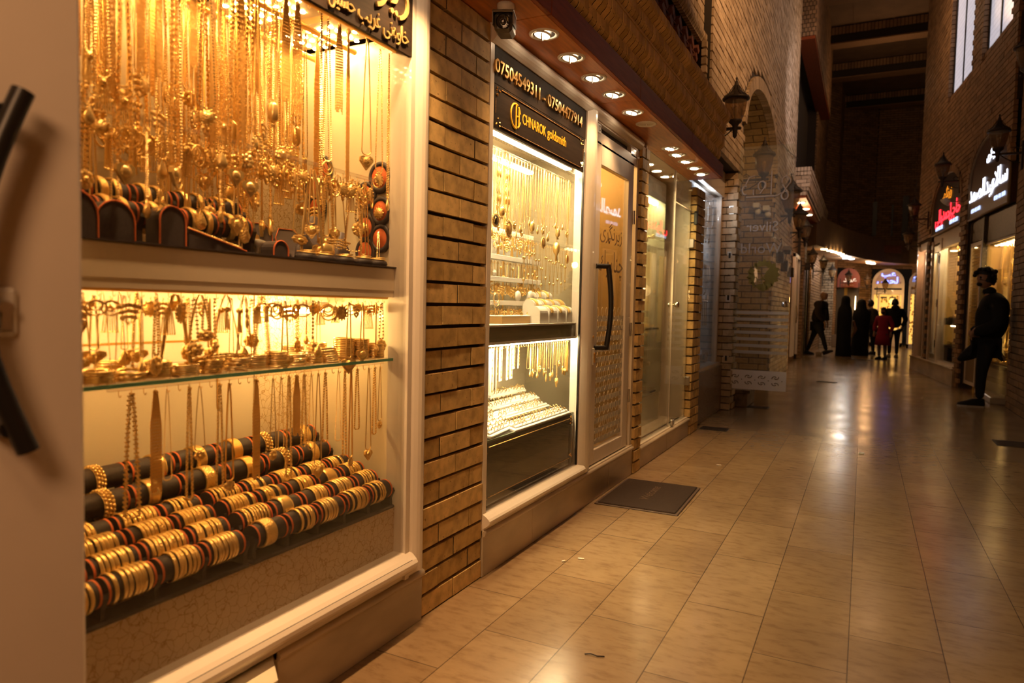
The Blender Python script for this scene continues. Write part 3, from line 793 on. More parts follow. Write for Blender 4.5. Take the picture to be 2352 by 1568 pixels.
# two clear acrylic rails with short drops
def drop_proto(name, label, cat, fn, pk=None):
    t = thing(name, label, cat, FAR0); b = MB(); fn(b); b.build('chain' if cat != 'earring' else 'earwire', M['gold'], t)
    if pk:
        b = MB(); pend(pk[0], b, pk[1]); b.build('pendant', M['gold_rough'], t)
    return reg(t)
DP = [drop_proto('drop_earring', 'x', 'earring', lambda b: b.tube([(0, 0, 0), (.004, 0, -.004), (0, 0, -.012)], .0009, 5), ('fan', -.012)),
      drop_proto('drop_earring', 'x', 'earring', lambda b: b.tube([(0, 0, 0), (.004, 0, -.004), (0, 0, -.02)], .0009, 5), ('tassel', -.02)),
      drop_proto('gold_bracelet', 'x', 'bracelet', lambda b: chain_mb(.11, .006, 'link', .0024, b), ('flower', -.11)),
      drop_proto('gold_bracelet', 'x', 'bracelet', lambda b: chain_mb(.14, .005, 'bead', .0024, b), ('drop', -.14)),
      drop_proto('drop_earring', 'x', 'earring', lambda b: b.tube([(0, 0, 0), (.004, 0, -.004), (0, 0, -.01)], .0009, 5), ('ring', -.01)),
      drop_proto('gold_bracelet', 'x', 'bracelet', lambda b: chain_mb(.16, .006, 'rope', .0022, b), ('heart', -.16)),
      drop_proto('drop_earring', 'x', 'earring', lambda b: b.tube([(0, 0, 0), (.004, 0, -.004), (0, 0, -.01)], .0009, 5), ('disc', -.01))]
DN = ['fan-shaped gold earring', 'tasselled gold earring', 'gold link bracelet with flower charm', 'gold bead bracelet with teardrop charm', 'double-hoop gold earring', 'gold rope bracelet with heart charm', 'coin-shaped gold earring']
def drops(x, z, ys, row, gl, s=(.9, 1.3), picks=None, nx=1.15):
    for y in ys:
        k = random.choice(picks or range(7))
        dup(DP[k], (x + ru(-.006, .006), y, z - .012), ru(-.8, .8), '%s %s' % (DN[k], row), gl + ', ' + DN[k], scale=(nx, nx, ru(*s)))
yr = [.74 + .036 * i for i in range(33)]
rail('acrylic_rail', 'clear acrylic rail of hooks across the front of the big window', .5, 1.945, -1.50, 1.565, .008, yr, M['acrylic'], True)
rail('acrylic_rail.001', 'clear acrylic rail of hooks behind the front acrylic rail', .5, 1.72, -1.66, 1.60, .008, yr[:27], M['acrylic'], True)
drops(-1.50, 1.56, yr, 'on the front acrylic rail', 'drops on the front acrylic rail', (.9, 1.35))
drops(-1.515, 1.56, [y + .018 for y in yr[8:]], 'on the front acrylic rail', 'drops on the front acrylic rail', (.9, 1.5))
drops(-1.66, 1.595, yr[:27], 'on the rear acrylic rail', 'drops on the rear acrylic rail', (1., 1.5))
drops(-1.60, 1.58, [y + .01 for y in yr[:26]], 'on the rear acrylic rail', 'drops on the rear acrylic rail', (1.1, 1.6))

# ---------------- oval black-and-orange discs on the side wall
def disc(x, z, s, label):
    t = thing('earring_disc', label, 'display disc', (x, 1.962, z), 0, 'oval display discs on the side wall'); Rm = Matrix.Rotation(PI / 2, 4, 'X')
    b = MB(); b.lathe([(.0, 0), (.042 * s, 0), (.044 * s, .004), (.042 * s, .010), (.030 * s, .011), (.030 * s, .008), (0, .008)], 28, Rm @ Matrix.Diagonal((1, 1.15, 1, 1))); b.build('rim', M['velvet'], t)
    b = MB(); b.lathe([(0, .010), (.029 * s, .010), (.031 * s, .008)], 24, Rm @ Matrix.Diagonal((1, 1.15, 1, 1))); b.build('felt_centre', M['orange'], t)
for i, (x, z) in enumerate(((-1.775, 1.632), (-1.815, 1.57), (-1.515, 1.585), (-1.575, 1.525), (-1.80, 1.495), (-1.51, 1.47), (-1.575, 1.415), (-1.51, 1.375), (-1.575, 1.33))):
    disc(x, z, 1. if i != 2 else 1.1, 'black oval disc with orange felt centre, %s down the cream side wall' % ORD[i])
for i, (x, z, k) in enumerate(((-1.515, 1.60, 4), (-1.575, 1.44, 6), (-1.51, 1.49, 6), (-1.775, 1.645, 2), (-1.575, 1.54, 4), (-1.51, 1.395, 3), (-1.80, 1.51, 0))):
    dup(DP[k], (x, 1.944, z), PI / 2, '%s pinned on an oval orange disc' % DN[k], 'jewels on the oval discs, ' + DN[k])

# ---------------- middle shelf
SZ = 1.275
t = thing('display_shelf', 'beige-fronted shelf across the middle of the big window', 'shelf', (-1.6, 1.2, SZ))
b = MB(); b.bbox((-.28, -1.3, -.085), (.155, .755, -.004), .004); b.box((.143, -1.3, -.104), (.153, .75, -.084)); b.build('board', mat('beige_shelf_front', (.86, .74, .58), .3), t)
b = MB(); b.box((-.27, -1.3, -.004), (.163, .76, .0)); b.build('top_lining', M['velvet'], t)
def roll_seg(parent, y, L, x, z, r, rings=True):
    b = MB(); b.tube([(0, 0, 0), (0, L, 0)], r, 20); b.build('roll', M['velvet'], parent, (x, y, z))
    if rings:
        for yy in (.004, L - .004):
            q = MB(); q.tube([(0, -.0028, 0), (0, .0028, 0)], r * 1.03, 20); q.build('felt_ring', M['orange'], parent, (x, y + yy, z))
def support_mb(h, r):
    b = MB(); P = [(-.022, -h), (.022, -h), (.020, -h * .5), (r * .9, -r * .2), (r * .75, r * .1), (r * .4, -r * .55), (0, -r * .85), (-r * .4, -r * .55), (-r * .75, r * .1), (-r * .9, -r * .2), (-.020, -h * .5)]
    b.prism(P, 'y', -.006, .006); return b
def stand(label, x, z, base, r, ys, grp, rings=True, sup=True):
    """black bracelet stand: base, supports and a roll between each pair of supports"""
    t = thing('bracelet_stand', label, 'bracelet stand', (x, ys[0], base), 0, grp); h = z - base
    b = MB(); b.bbox((-.030, -.01, .0), (.030, ys[-1] - ys[0] + .01, .012), .004); b.build('base', M['velvet'], t)
    for a, c in zip(ys, ys[1:]): roll_seg(t, a - ys[0] + .006, c - a - .012, 0, h, r, rings)
    if sup:
        s0 = None
        for y in ys:
            s = support_mb(h, r * 1.15).build('support', M['velvet'], t, (0, y - ys[0], h)) if s0 is None else s0.copy()
            if s0 is not None: COL.objects.link(s); s.location = (0, y - ys[0], h)
            s0 = s
    return t
# bangles, built about the y axis
RY = Matrix.Rotation(PI / 2, 4, 'X')
def bangle(name, kind, m):
    b = MB()
    if kind == 'thin': b.torus(.0345, .0026, 30, 7, RY)
    elif kind == 'twist': b.torus(.0345, .0030, 36, 6, RY, lambda i, j: .25 if (i + j) % 3 == 0 else -.1)
    elif kind == 'flat': b.lathe([(.0335, -.004), (.0365, -.003), (.0372, 0), (.0365, .003), (.0335, .004), (.0328, 0), (.0335, -.004)], 30, RY)
    elif kind == 'cuff': b.lathe([(.033, -.018), (.0375, -.016), (.0385, -.008), (.0375, 0), (.0385, .008), (.0375, .016), (.033, .018), (.032, 0), (.033, -.018)], 32, RY)
    elif kind == 'ridge':
        P = [(.033, -.02)] + [(.0360 + .0022 * (k % 2), -.019 + .0038 * k) for k in range(11)] + [(.033, .02), (.032, 0), (.033, -.02)]
        b.lathe(P, 32, RY)
    elif kind == 'beads':
        b.lathe([(.033, -.014), (.035, -.014), (.035, .014), (.033, .014), (.033, -.014)], 28, RY)
        for i in range(22):
            for k in (-.009, 0, .009): b.sph((.036 * math.cos(i * PI / 11 + k * 20), k, .036 * math.sin(i * PI / 11 + k * 20)), .0052, 6, 4)
    return b.build(name, m, None, FAR0)
BT = [bangle('gold_bangle', 'thin', M['gold']), bangle('gold_bangle', 'twist', M['gold_rough']), bangle('gold_bangle', 'flat', M['gold_rough']), bangle('gold_bangle', 'flat', M['gold'])]
BW = [bangle('gold_cuff', 'cuff', M['gold_rough']), bangle('gold_cuff', 'ridge', M['gold_deep']), bangle('gold_cuff', 'beads', M['gold']), bangle('gold_cuff', 'cuff', M['gold'])]
for o in BT: tag(o, 'x', 'bangle')
for o in BW: tag(o, 'x', 'bracelet')
def cluster(x, z, y0, y1, row, gl, k):
    """fill one roll with bangles"""
    L = y1 - y0 - .034; q = rnd(); y = y0 + .017; where = 'in the %s cluster from the pillar on the %s' % (ordn(k), row)
    if q < .22:
        o = random.choice((0, 1, 3)); w = ru(.9, 1.5)
        dup(BW[o], (x, (y0 + y1) / 2 + ru(-.01, .01), z), None, '%s gold cuff %s' % (('hammered', 'ridged', 'beaded', 'smooth')[o], where), gl + ' %d cuffs' % k, rot=(0, ru(0, 6), 0), scale=(1.0, w, 1.0))
        return
    n = random.choice((5, 6, 7, 8)); p = min(.0115, L / n); a = y0 + .017 + (L - p * n) * rnd() + p / 2; o = random.choice((1, 2, 3, 2))
    for i in range(n):
        if rnd() < .18 and i in (1, n - 2): continue
        dup(BT[o], (x, a + i * p, z), None, '%s gold bangle %s' % (('thin', 'twisted', 'hammered', 'plain flat')[o], where), gl + ' %d' % k, rot=(ru(-.06, .06), ru(0, 6), ru(-.06, .06)), scale=(1, min(1.3, p / .0085), 1))
RW = [('front roll row', -1.452, .512, .444, .031), ('second roll row', -1.518, .536, .452, .031), ('third roll row', -1.582, .557, .452, .031), ('fourth roll row', -1.644, .574, .452, .031)]
for ri, (rn, x, z, base, r) in enumerate(RW):
    sh = .02 * ri
    ya = [.655 + .128 * i + sh * .4 for i in range(6)]; yb = [1.325 + .121 * i + sh * .3 for i in range(6)]
    if yb[-1] > 1.945: yb = [y - (yb[-1] - 1.945) for y in yb]
    stand('black bracelet stand nearer the open door, on the %s' % rn, x, z, base, r, ya, 'bracelet stands')
    stand('black bracelet stand nearer the brick pillar, on the %s' % rn, x, z, base, r, yb, 'bracelet stands')
    seg = [(a, c) for a, c in zip(yb, yb[1:])][::-1] + [(a, c) for a, c in zip(ya, ya[1:])][::-1]
    for k, (a, c) in enumerate(seg): cluster(x, z, a, c, rn, rn, k)
for rn, x, z, base, yy in (('tall fifth roll row', -1.722, .622, .452, [.70 + .153 * i for i in range(9)]), ('tall rear roll row', -1.785, .672, .452, [.76 + .145 * i for i in range(9)])):
    yy = [y for y in yy if y < 1.95]
    stand('tall black bracelet stand carrying the %s' % rn, x, z, base, .031, yy, 'bracelet stands')
    for k, (a, c) in enumerate(list(zip(yy, yy[1:]))[::-1]):
        o = (0, 2, 1, 0, 3, 2, 0, 1)[k % 8]
        dup(BW[o], (x, (a + c) / 2 + ru(-.02, .02), z - .004), None, '%s gold cuff, %s from the pillar on the %s' % (('hammered', 'ridged', 'beaded', 'smooth')[o], ordn(k), rn), rn, rot=(0, ru(0, 6), 0), scale=(1.08, ru(.8, 1.15), 1.08))

# mid-shelf rolls, cuffs and busts
for rn, x, z, y1, n in (('upper shelf roll', -1.66, 1.405, 1.47, 8), ('lower shelf roll', -1.585, 1.352, 1.44, 7)):
    yy = [y1 - .115 * i for i in range(n)][::-1]
    stand('black bracelet stand on the beige shelf holding the %s' % rn, x, z, SZ, .030, yy, 'bracelet stands', True, True)
    for k, (a, c) in enumerate(list(zip(yy, yy[1:]))[::-1]):
        if k == 5 and n == 7: continue
        for j in range(2):
            o = (0, 3)[(k + j) % 2] if k % 3 else 0
            dup(BW[o], (x, a + .035 + .04 * j + ru(-.006, .006), z - .003), None, '%s gold bracelet %d in the %s gap from the pillar on the %s' % (('broad', 'x', 'x', 'smooth')[o], j + 1, ordn(k), rn), rn + ' cuffs %d' % k, rot=(0, ru(0, 6), 0), scale=(1.06, .45 if j else .55, 1.06))
        if k % 2 == 0:
            dup(DP[5], (x + .045, a + .05, z - .005), ru(-.4, .4), 'gold charm dangling from the %s, %s from the pillar' % (rn, ordn(k)), None, scale=(1.3, 1.3, .55))
def arch_stand(y, x, label, w=.075, h=.082, d=.05):
    t = thing('arch_display', label, 'jewellery stand', (x, y, SZ), 0)
    P = [(-w / 2, 0)] + [(-w / 2 * math.cos(PI * i / 10), h - w / 2 + w / 2 * math.sin(PI * i / 10)) for i in range(11)] + [(w / 2, 0)]
    b = MB(); b.prism(P, 'x', -d, 0); b.build('body', M['velvet'], t)
    b = MB(); b.tube([(.001, p[0], p[1]) for p in P], .0022, 6); b.build('piping', M['orange'], t)
arch_stand(.885, -1.475, 'black arched stand with orange piping nearest the open door on the beige shelf', .10, .10)
arch_stand(.985, -1.49, 'black arched stand with orange piping, second from the open door on the beige shelf', .09, .09)
arch_stand(1.12, -1.48, 'tall black arched stand with orange piping mid-way along the beige shelf', .07, .095)
arch_stand(1.46, -1.475, 'small black arched stand with orange piping beside the ring dishes', .055, .045)
t = thing('sloped_tray', 'sloping black tray edged in orange with a row of gold beads', 'jewellery tray', (-1.50, 1.20, SZ))
b = MB(); b.prism([(-.02, 0), (.16, 0), (.16, .008), (-.02, .05)], 'x', -.05, .0); b.build('body', M['velvet'], t)
b = MB(); b.tube([(.001, -.02, .05), (.001, .16, .008)], .002, 6); b.build('piping', M['orange'], t)
t = thing('gold_bead_necklace', 'row of gold beads lying on the sloping black tray', 'necklace', (-1.51, 1.20, SZ)); b = MB()
for i in range(22): b.sph((0, -.012 + .0076 * i, .0515 - .0017 * i), .0042, 7, 5)
b.build('bead', M['gold'], t)
for i, (y, x, s) in enumerate(((1.40, -1.60, 1.), (1.43, -1.62, .8))):
    t = thing('leaf_stand', 'black two-leaf earring stand %s' % ('beside the roll ends' if i == 0 else 'behind the other leaf stand'), 'earring stand', (x, y, SZ)); b = MB()
    b.tube([(0, 0, 0), (0, 0, .12 * s)], .003, 6); b.bbox((-.02, -.015, 0), (.02, .015, .008), .002); b.build('stem', M['velvet'], t)
    for sgn in (-1, 1):
        b = MB(); b.sph((0, sgn * .013, .132 * s), .016, 10, 6, (.3, .75, 1.2)); b.build('leaf', M['velvet'], t)
def bust(y, x, rz, label, s=1.):
    t = thing('necklace_bust', label, 'jewellery bust', (x, y, SZ), rz)
    b = MB(); P = [(-.045, 0), (-.06, .06), (-.05, .10), (-.02, .125), (-.015, .165), (.015, .165), (.02, .125), (.05, .10), (.06, .06), (.045, 0)]
    for k in range(6):
        pass
    b.lathe([(.05 * s, 0), (.058 * s, .03 * s), (.055 * s, .075 * s), (.035 * s, .105 * s), (.020 * s, .125 * s), (.018 * s, .16 * s), (0, .165 * s)], 20, Matrix.Diagonal((.55, 1, 1, 1))); b.build('body', M['purple'], t)
    b = MB(); b.lathe([(.052 * s, -.001), (.060 * s, -.001), (.060 * s, .006), (.050 * s, .006)], 20, Matrix.Diagonal((.6, 1.02, 1, 1))); b.build('base', M['velvet'], t)
    return t
def ushape(y, x, rz, label, s=1.):
    t = thing('collar_display', label, 'jewellery stand', (x, y, SZ), rz); b = MB()
    P = [(-.05 * s, 0), (-.05 * s, .08 * s), (-.03 * s, .115 * s), (.03 * s, .115 * s), (.05 * s, .08 * s), (.05 * s, 0)]
    b.prism(P, 'x', -.02, .02, Matrix.Rotation(-.35, 4, 'Y')); b.build('body', M['purple'], t)
    b = MB(); b.tube([Matrix.Rotation(-.35, 4, 'Y') @ V((.021, p[0], p[1])) for p in P], .0018, 6); b.build('piping', M['orange'], t)
ushape(1.56, -1.68, -.5, 'grey collar-shaped display with orange edge before the crackled panel')
ushape(1.70, -1.68, -.2, 'grey square-shouldered display block beside the necklace busts', .95)
bust(1.80, -1.67, -.2, 'grey necklace bust with rounded shoulders beside the side wall')
bust(1.66, -1.575, -.3, 'small grey necklace bust in front of the display block', .6)
bust(1.86, -1.60, .1, 'small grey necklace bust beside the lowest oval discs', .7)
dish = None
for i, (y, x) in enumerate(((1.50, -1.52), (1.575, -1.49), (1.655, -1.49), (1.735, -1.48), (1.815, -1.47), (1.89, -1.47))):
    t = thing('ring_cushion', 'low black ring cushion, %s from the brick pillar on the beige shelf' % ORD[5 - i], 'cushion', (x, y, SZ)); b = MB()
    b.lathe([(.034, 0), (.038, .006), (.034, .016), (.018, .021), (0, .022)], 20, Matrix.Diagonal((.8, 1, 1, 1))); b.build('pad', M['velvet'], t)
    t = thing('gold_bracelet', 'gold bangle resting on the %s ring cushion from the brick pillar' % ORD[5 - i], 'bracelet', (x, y, SZ + .023)); b = MB()
    b.torus(.026, .0022, 26, 6, Matrix.Rotation(.12, 4, 'Y')); b.torus(.021, .0016, 22, 6, Matrix.Translation((.004, .002, .004))); b.build('band', M['gold'], t)
for i, (y, x) in enumerate(((1.50, -1.60), (1.545, -1.61), (1.47, -1.58))):
    t = thing('white_ring_stand', 'small white ring stand glowing beside the leaf stand, %s of three' % ORD[i], 'ring stand', (x, y, SZ)); b = MB()
    b.lathe([(.022, 0), (.02, .006), (.006, .012), (.005, .03), (.018, .036), (.02, .05), (.012, .052), (.010, .04), (0, .04)], 16); b.build('body', M['white'], t)

# necklaces draped from the front acrylic rail over the shelf (long U loops)
for i, y in enumerate((1.56, 1.61, 1.68, 1.73, 1.80, 1.86)):
    dup(PNO[(5, 1, 7, 3, 0, 6)[i]], (-1.50, y, 1.55), ru(-.3, .3), 'long fine gold necklace falling to the beige shelf, %s from the pillar' % ORD[5 - i], None, scale=(1, 2.4, ru(.62, .8)))

# ---------------- under the shelf
ys = [.72 + .034 * i for i in range(36)]
rail('brass_rail.003', 'brass tube rail with hooks under the beige shelf', .66, 1.93, -1.462, 1.172, .008, ys, M['brass'])
drops(-1.462, 1.164, ys, 'hanging under the beige shelf', 'pieces under the beige shelf', (.7, 1.25))
drops(-1.50, 1.166, [y + .015 for y in ys], 'hanging under the beige shelf', 'pieces under the beige shelf', (.7, 1.1))
for i, y in enumerate((.80, .86, .905, .95, .99, 1.03, 1.08, 1.13, 1.20, 1.28, 1.34, 1.40)):
    dup(PNO[(0, 1, 5, 3, 0, 2)[i % 6]], (-1.485, y, 1.162), ru(-.3, .3), 'straight gold chain under the beige shelf, %s from the open door' % ORD[i], None, scale=(1, 1. if i < 7 else 2.4, ru(.48, .62)))
t = thing('tube_lamp', 'short glowing tube lamp under the beige shelf beside the side wall', 'lamp', (-1.72, 1.80, 1.12)); b = MB(); b.tube([(0, -.10, 0), (0, .10, 0)], .010, 12); b.build('tube', emis('tube_lamp_glow', (1., .62, .22), 200.), t)
b = MB(); b.bbox((-.016, -.115, .008), (.016, .115, .03), .003); b.build('holder', M['white'], t)
t = thing('tube_lamp', 'long glowing tube lamp behind the beige shelf front', 'lamp', (-1.60, 1.0, 1.181)); b = MB(); b.tube([(0, -.40, 0), (0, .72, 0)], .006, 10); b.build('tube', emis('tube_lamp_soft', (1., .57, .19), 120.), t)
b = MB(); b.bbox((-.012, -.41, .003), (.012, .73, .012), .002); b.build('holder', M['white'], t)

# ---------------- glass shelf with stacks of bangles
t = thing('glass_shelf', 'green-edged glass shelf carrying the stacked bangles', 'shelf', (-1.63, 1.2, .952))
b = MB(); b.box((-.20, -1.2, 0), (.18, .752, .010)); b.build('sheet', M['acrylic'], t)
b = MB(); b.box((.1802, -1.2, .0005), (.1835, .752, .0095)); b.build('polished_edge', M['pane_edge'], t)
SB = []
for kk, m in (('thin', M['gold_pale']), ('twist', M['gold']), ('thin', M['gold'])):
    b = MB(); b.torus(.031, .0026 if kk == 'thin' else .0032, 28, 6, None, (lambda i, j: .25 if (i + j) % 3 == 0 else -.1) if kk == 'twist' else None)
    o = b.build('stacked_bangle', m, None, FAR0); tag(o, 'x', 'bangle'); SB.append(o)
def stack(k, x, y, n, kind, lean=0., big=1., lx=0.):
    for i in range(n):
        dup(SB[kind], (x + lean * i * .0016 + lx * i, y + lean * i * .0022 + ru(-.0006, .0006), .9655 + i * .0056), None,
            'gold bangle in the %s stack from the pillar on the green-edged glass shelf' % ordn(k), 'bangle stack %d' % (k + 1), rot=(ru(-.02, .02) + lean * .10, ru(-.02, .02), ru(0, 6)), scale=(big, big, 1.05))
for k, a in enumerate(((-1.49, 1.905, 9, 2), (-1.50, 1.835, 12, 1), (-1.505, 1.765, 13, 1), (-1.50, 1.69, 8, 0, -.8), (-1.58, 1.72, 10, 0), (-1.50, 1.615, 7, 2), (-1.585, 1.62, 9, 0), (-1.50, 1.54, 6, 0, .5),
                       (-1.49, 1.46, 8, 2), (-1.50, 1.39, 7, 0), (-1.49, 1.31, 7, 0, .9), (-1.50, 1.235, 6, 1, .6), (-1.49, 1.16, 5, 0), (-1.50, 1.09, 7, 1), (-1.49, 1.015, 4, 1, .6, 1.05), (-1.49, .94, 5, 1, 0., 1.05), (-1.49, .865, 5, 1, 0., 1.05), (-1.57, 1.02, 7, 2), (-1.56, .90, 6, 1))):
    stack(k, *a)
for i, y in enumerate((1.335, 1.30)):
    t = thing('bangle_box', 'shallow gilt box of bangles on the glass shelf, %s of two' % ORD[i], 'box', (-1.56, y + .12 * i - .02, .9625)); b = MB()
    b.bbox((-.03, -.05, 0), (.03, .05, .035), .003); b.build('body', M['gold_pale'], t)

# hooks and long chains under the glass shelf
hy = [.985 + .0305 * i for i in range(32)]
rail('acrylic_rail.002', 'clear acrylic hook strip under the green-edged glass shelf', .96, 1.945, -1.485, .944, .006, hy, M['acrylic'], True)
kinds = [0, 2, 1, 2, 0, 2, 5, 2, 0, 4]
for i, y in enumerate(hy):
    if i in (0, 2, 5, 8, 11, 12, 14, 23, 28): continue
    k = (0, 2, 4, 2, 0, 1, 2, 5)[i % 8]
    if i % 5 == 3:
        dup(bt, (-1.485, y, .932), ru(-.2, .2), 'bundle of fine gold chains, %s hook from the pillar under the glass shelf' % ordn(31 - i), None, scale=(1, 1.2, ru(.5, .9)))
    else:
        s = ru(.55, .85)
        dup(PNO[k], (-1.485, y, .932), ru(-.3, .3), 'gold chain on the %s hook from the pillar under the glass shelf' % ordn(31 - i), None, scale=(1, .8 if i != 1 else 1.4, s if i != 1 else .8))

# ---------------- dark sign above the window
t = thing('shop_sign', 'dark brown sign with raised gold lettering above the big window', 'sign', (-1.385, 1.4, 2.15))
b = MB(); b.box((-.012, -1.0, -.176), (0, .553, .148)); b.build('panel', M['dark_sign'], t)
def off(mx, o): return Matrix.Translation(-V(o)) @ mx
SO = (-1.385, 1.4, 2.15)
for wd_, ya_, W_ in ((arv(0xFEA7, 0xFE8E, 0xFEED, 0xFEE9, 0xFEE7, 0xFEF0), 1.925, .135), (arv(0xFECF, 0xFEAE, 0xFEF3, 0xFE90), 1.775, .105), (arv(0xFEA3, 0xFEB4, 0xFEF4, 0xFEE6), 1.655, .115)):
    text_mesh(wd_, .072, .003, 'lettering', M['gold'], t, off(face_px(-1.381, ya_ - W_ / 2, 2.022), SO), width=W_)
text_mesh(arv(0xFEAF, 0xFEF3, 0xFEAE, 0xFEE7, 0xFB95, 0xFEAE, 0xFEEF), .17, .004, 'lettering', M['gold'], t, off(face_px(-1.380, 1.925 - .24, 2.155), SO), width=.48)

# ---------------- white aluminium door standing ajar
dl = math.atan2(.287, .81)     # opening angle
t = thing('shop_door', 'white aluminium shop door standing ajar beside the big window', 'door', (-1.40, -.13, .20), -dl)
b = MB(); b.bbox((-.045, 0, 0), (0, .859, 2.05), .004)
b.build('leaf', M['white_frame'], t)
b = MB(); b.box((-.002, .715, .0), (.0015, .7165, 2.05)); b.build('stile_seam', mat('seam_shadow_gap', (.35, .3, .26), .6), t)
b = MB()
H0, H1, hy0 = .722, 1.243, .776
pts = [(.055, hy0 - .062 * math.sin(PI * i / 16), H0 + (H1 - H0) * i / 16) for i in range(17)]
b.tube(pts, .0155, 14)
for z in (H0 + .035, H1 - .035): b.tube([(0, hy0 - .035, z), (.055, hy0 - .022, z)], .014, 12)
b.build('handle', M['black'], t)
b = MB(); b.bbox((0, .738, .888), (.012, .772, .962), .006); b.build('lock_plate', M['white'], t)
b = MB(); b.cyl((.011, .757, .932), (.021, .757, .932), .0095, 16); b.box((.011, .7515, .900), (.019, .7625, .932)); b.build('lock_cylinder', M['steel'], t)
# ============================================================ DOWNLIGHTS, CAMERA, LANTERNS, MAT
LIGHTS = []
def downlight(x, y, label, lit=True, tilt=.35, power=9., extra=True):
    t = thing('recessed_downlight', label, 'downlight', (x, y, 2.30), 0, 'downlights in the timber soffit')
    b = MB(); b.lathe([(.046, .002), (.049, -.004), (.058, -.007), (.064, -.004), (.065, 0)], 32); b.build('trim_ring', M['white'], t)
    R_ = Matrix.Rotation(tilt, 4, 'Y') @ Matrix.Rotation(-.2, 4, 'X')
    b = MB(); b.lathe([(.049, -.0012), (0, -.0012)], 28); b.build('can', M['black'] if lit else M['white'], t)
    if lit:
        R_ = Matrix.Translation((-.004, -.008, -.006)) @ Matrix.Rotation(tilt * .45, 4, 'Y') @ Matrix.Rotation(-.12, 4, 'X')
        b = MB(); b.lathe([(.033, .004), (.033, -.004), (.036, -.005), (.038, .004)], 24, R_); b.build('gimbal', M['white'], t)
        b = MB(); b.lathe([(0, -.002), (.033, -.002), (.033, .002)], 24, R_); b.build('bulb', M['bulb'], t)
        if extra:
            b = MB(); b.prism([(-.030, -.004), (.0, -.016), (.034, -.012), (.030, -.001), (-.030, -.001)], 'x', -.003, .003, R_ @ Matrix.Rotation(.35, 4, 'Z')); b.build('baffle', M['white'], t)
        L = bpy.data.lights.new('downlight_lamp', 'SPOT'); L.energy = power; L.color = (1., .57, .24); L.spot_size = math.radians(100); L.spot_blend = 1.; L.shadow_soft_size = .03
        o = bpy.data.objects.new('downlight_lamp', L); COL.objects.link(o); o.location = (x, y, 2.286); o.rotation_euler = (0, math.radians(7), 0); LIGHTS.append(o)
    else:
        b = MB(); b.lathe([(0, -.002), (.043, -.001), (.046, .004)], 28); b.sph((0, .012, -.004), .007, 8, 5); b.build('bulb', M['white'], t)
DY = [(-1.254, 2.72), (-1.251, 3.02), (-1.254, 3.327), (-1.25, 3.625), (-1.257, 3.99), (-1.258, 4.273), (-1.28, 4.977), (-1.285, 5.2), (-1.278, 5.456), (-1.27, 5.73), (-1.272, 6.0)]
for i, (x, y) in enumerate(DY):
    lit = i != 5
    w = ('glowing white-ringed downlight in the timber soffit, %s from the security camera' if lit else 'unlit white downlight in the timber soffit, %s from the security camera') % ORD[i]
    downlight(x, y, w, lit, (.38, .30, .25, .38, .40, 0, .3, .25, .15, .05, 0)[i], extra=i < 9)
for i, y in enumerate((1.85, 1.5, 1.15)):
    downlight(-1.255, y, 'downlight in the timber soffit above the big window, %s from the security camera' % ORD[i], True, .2, 26.)

t = thing('security_camera', 'boxy dark security camera hanging from the timber soffit', 'security camera', (-1.27, 2.40, 2.30))
b = MB(); b.lathe([(0, 0), (.034, 0), (.034, -.012), (.026, -.030), (.018, -.038), (0, -.038)], 20); b.build('mount', M['white'], t)
CM = Matrix.Translation((.0, .0, -.082)) @ Matrix.Rotation(.40, 4, 'Z') @ Matrix.Rotation(.22, 4, 'X')
b = MB(); b.bbox((-.034, -.105, -.036), (.034, .075, .034), .012, CM); b.build('body', mat('grey_camera_shell', (.09, .075, .06), .4), t)
b = MB(); b.bbox((-.040, -.12, .032), (.040, .05, .040), .004, CM); b.bbox((-.040, -.118, -.01), (-.036, .02, .034), .001, CM); b.bbox((.036, -.118, -.01), (.040, .02, .034), .001, CM); b.build('sun_shield', mat('camera_hood', (.16, .13, .10), .4), t)
b = MB(); b.lathe([(0, 0), (.022, 0), (.026, .004), (.026, .01)], 24, CM @ Matrix.Translation((0, -.107, 0)) @ Matrix.Rotation(PI / 2, 4, 'X') @ Matrix.Translation((0, 0, 0)))
b.lathe([(0, .006), (.010, .008), (.012, .0)], 18, CM @ Matrix.Translation((0, -.107, 0)) @ Matrix.Rotation(PI / 2, 4, 'X')); b.build('lens', M['black_glass'], t)

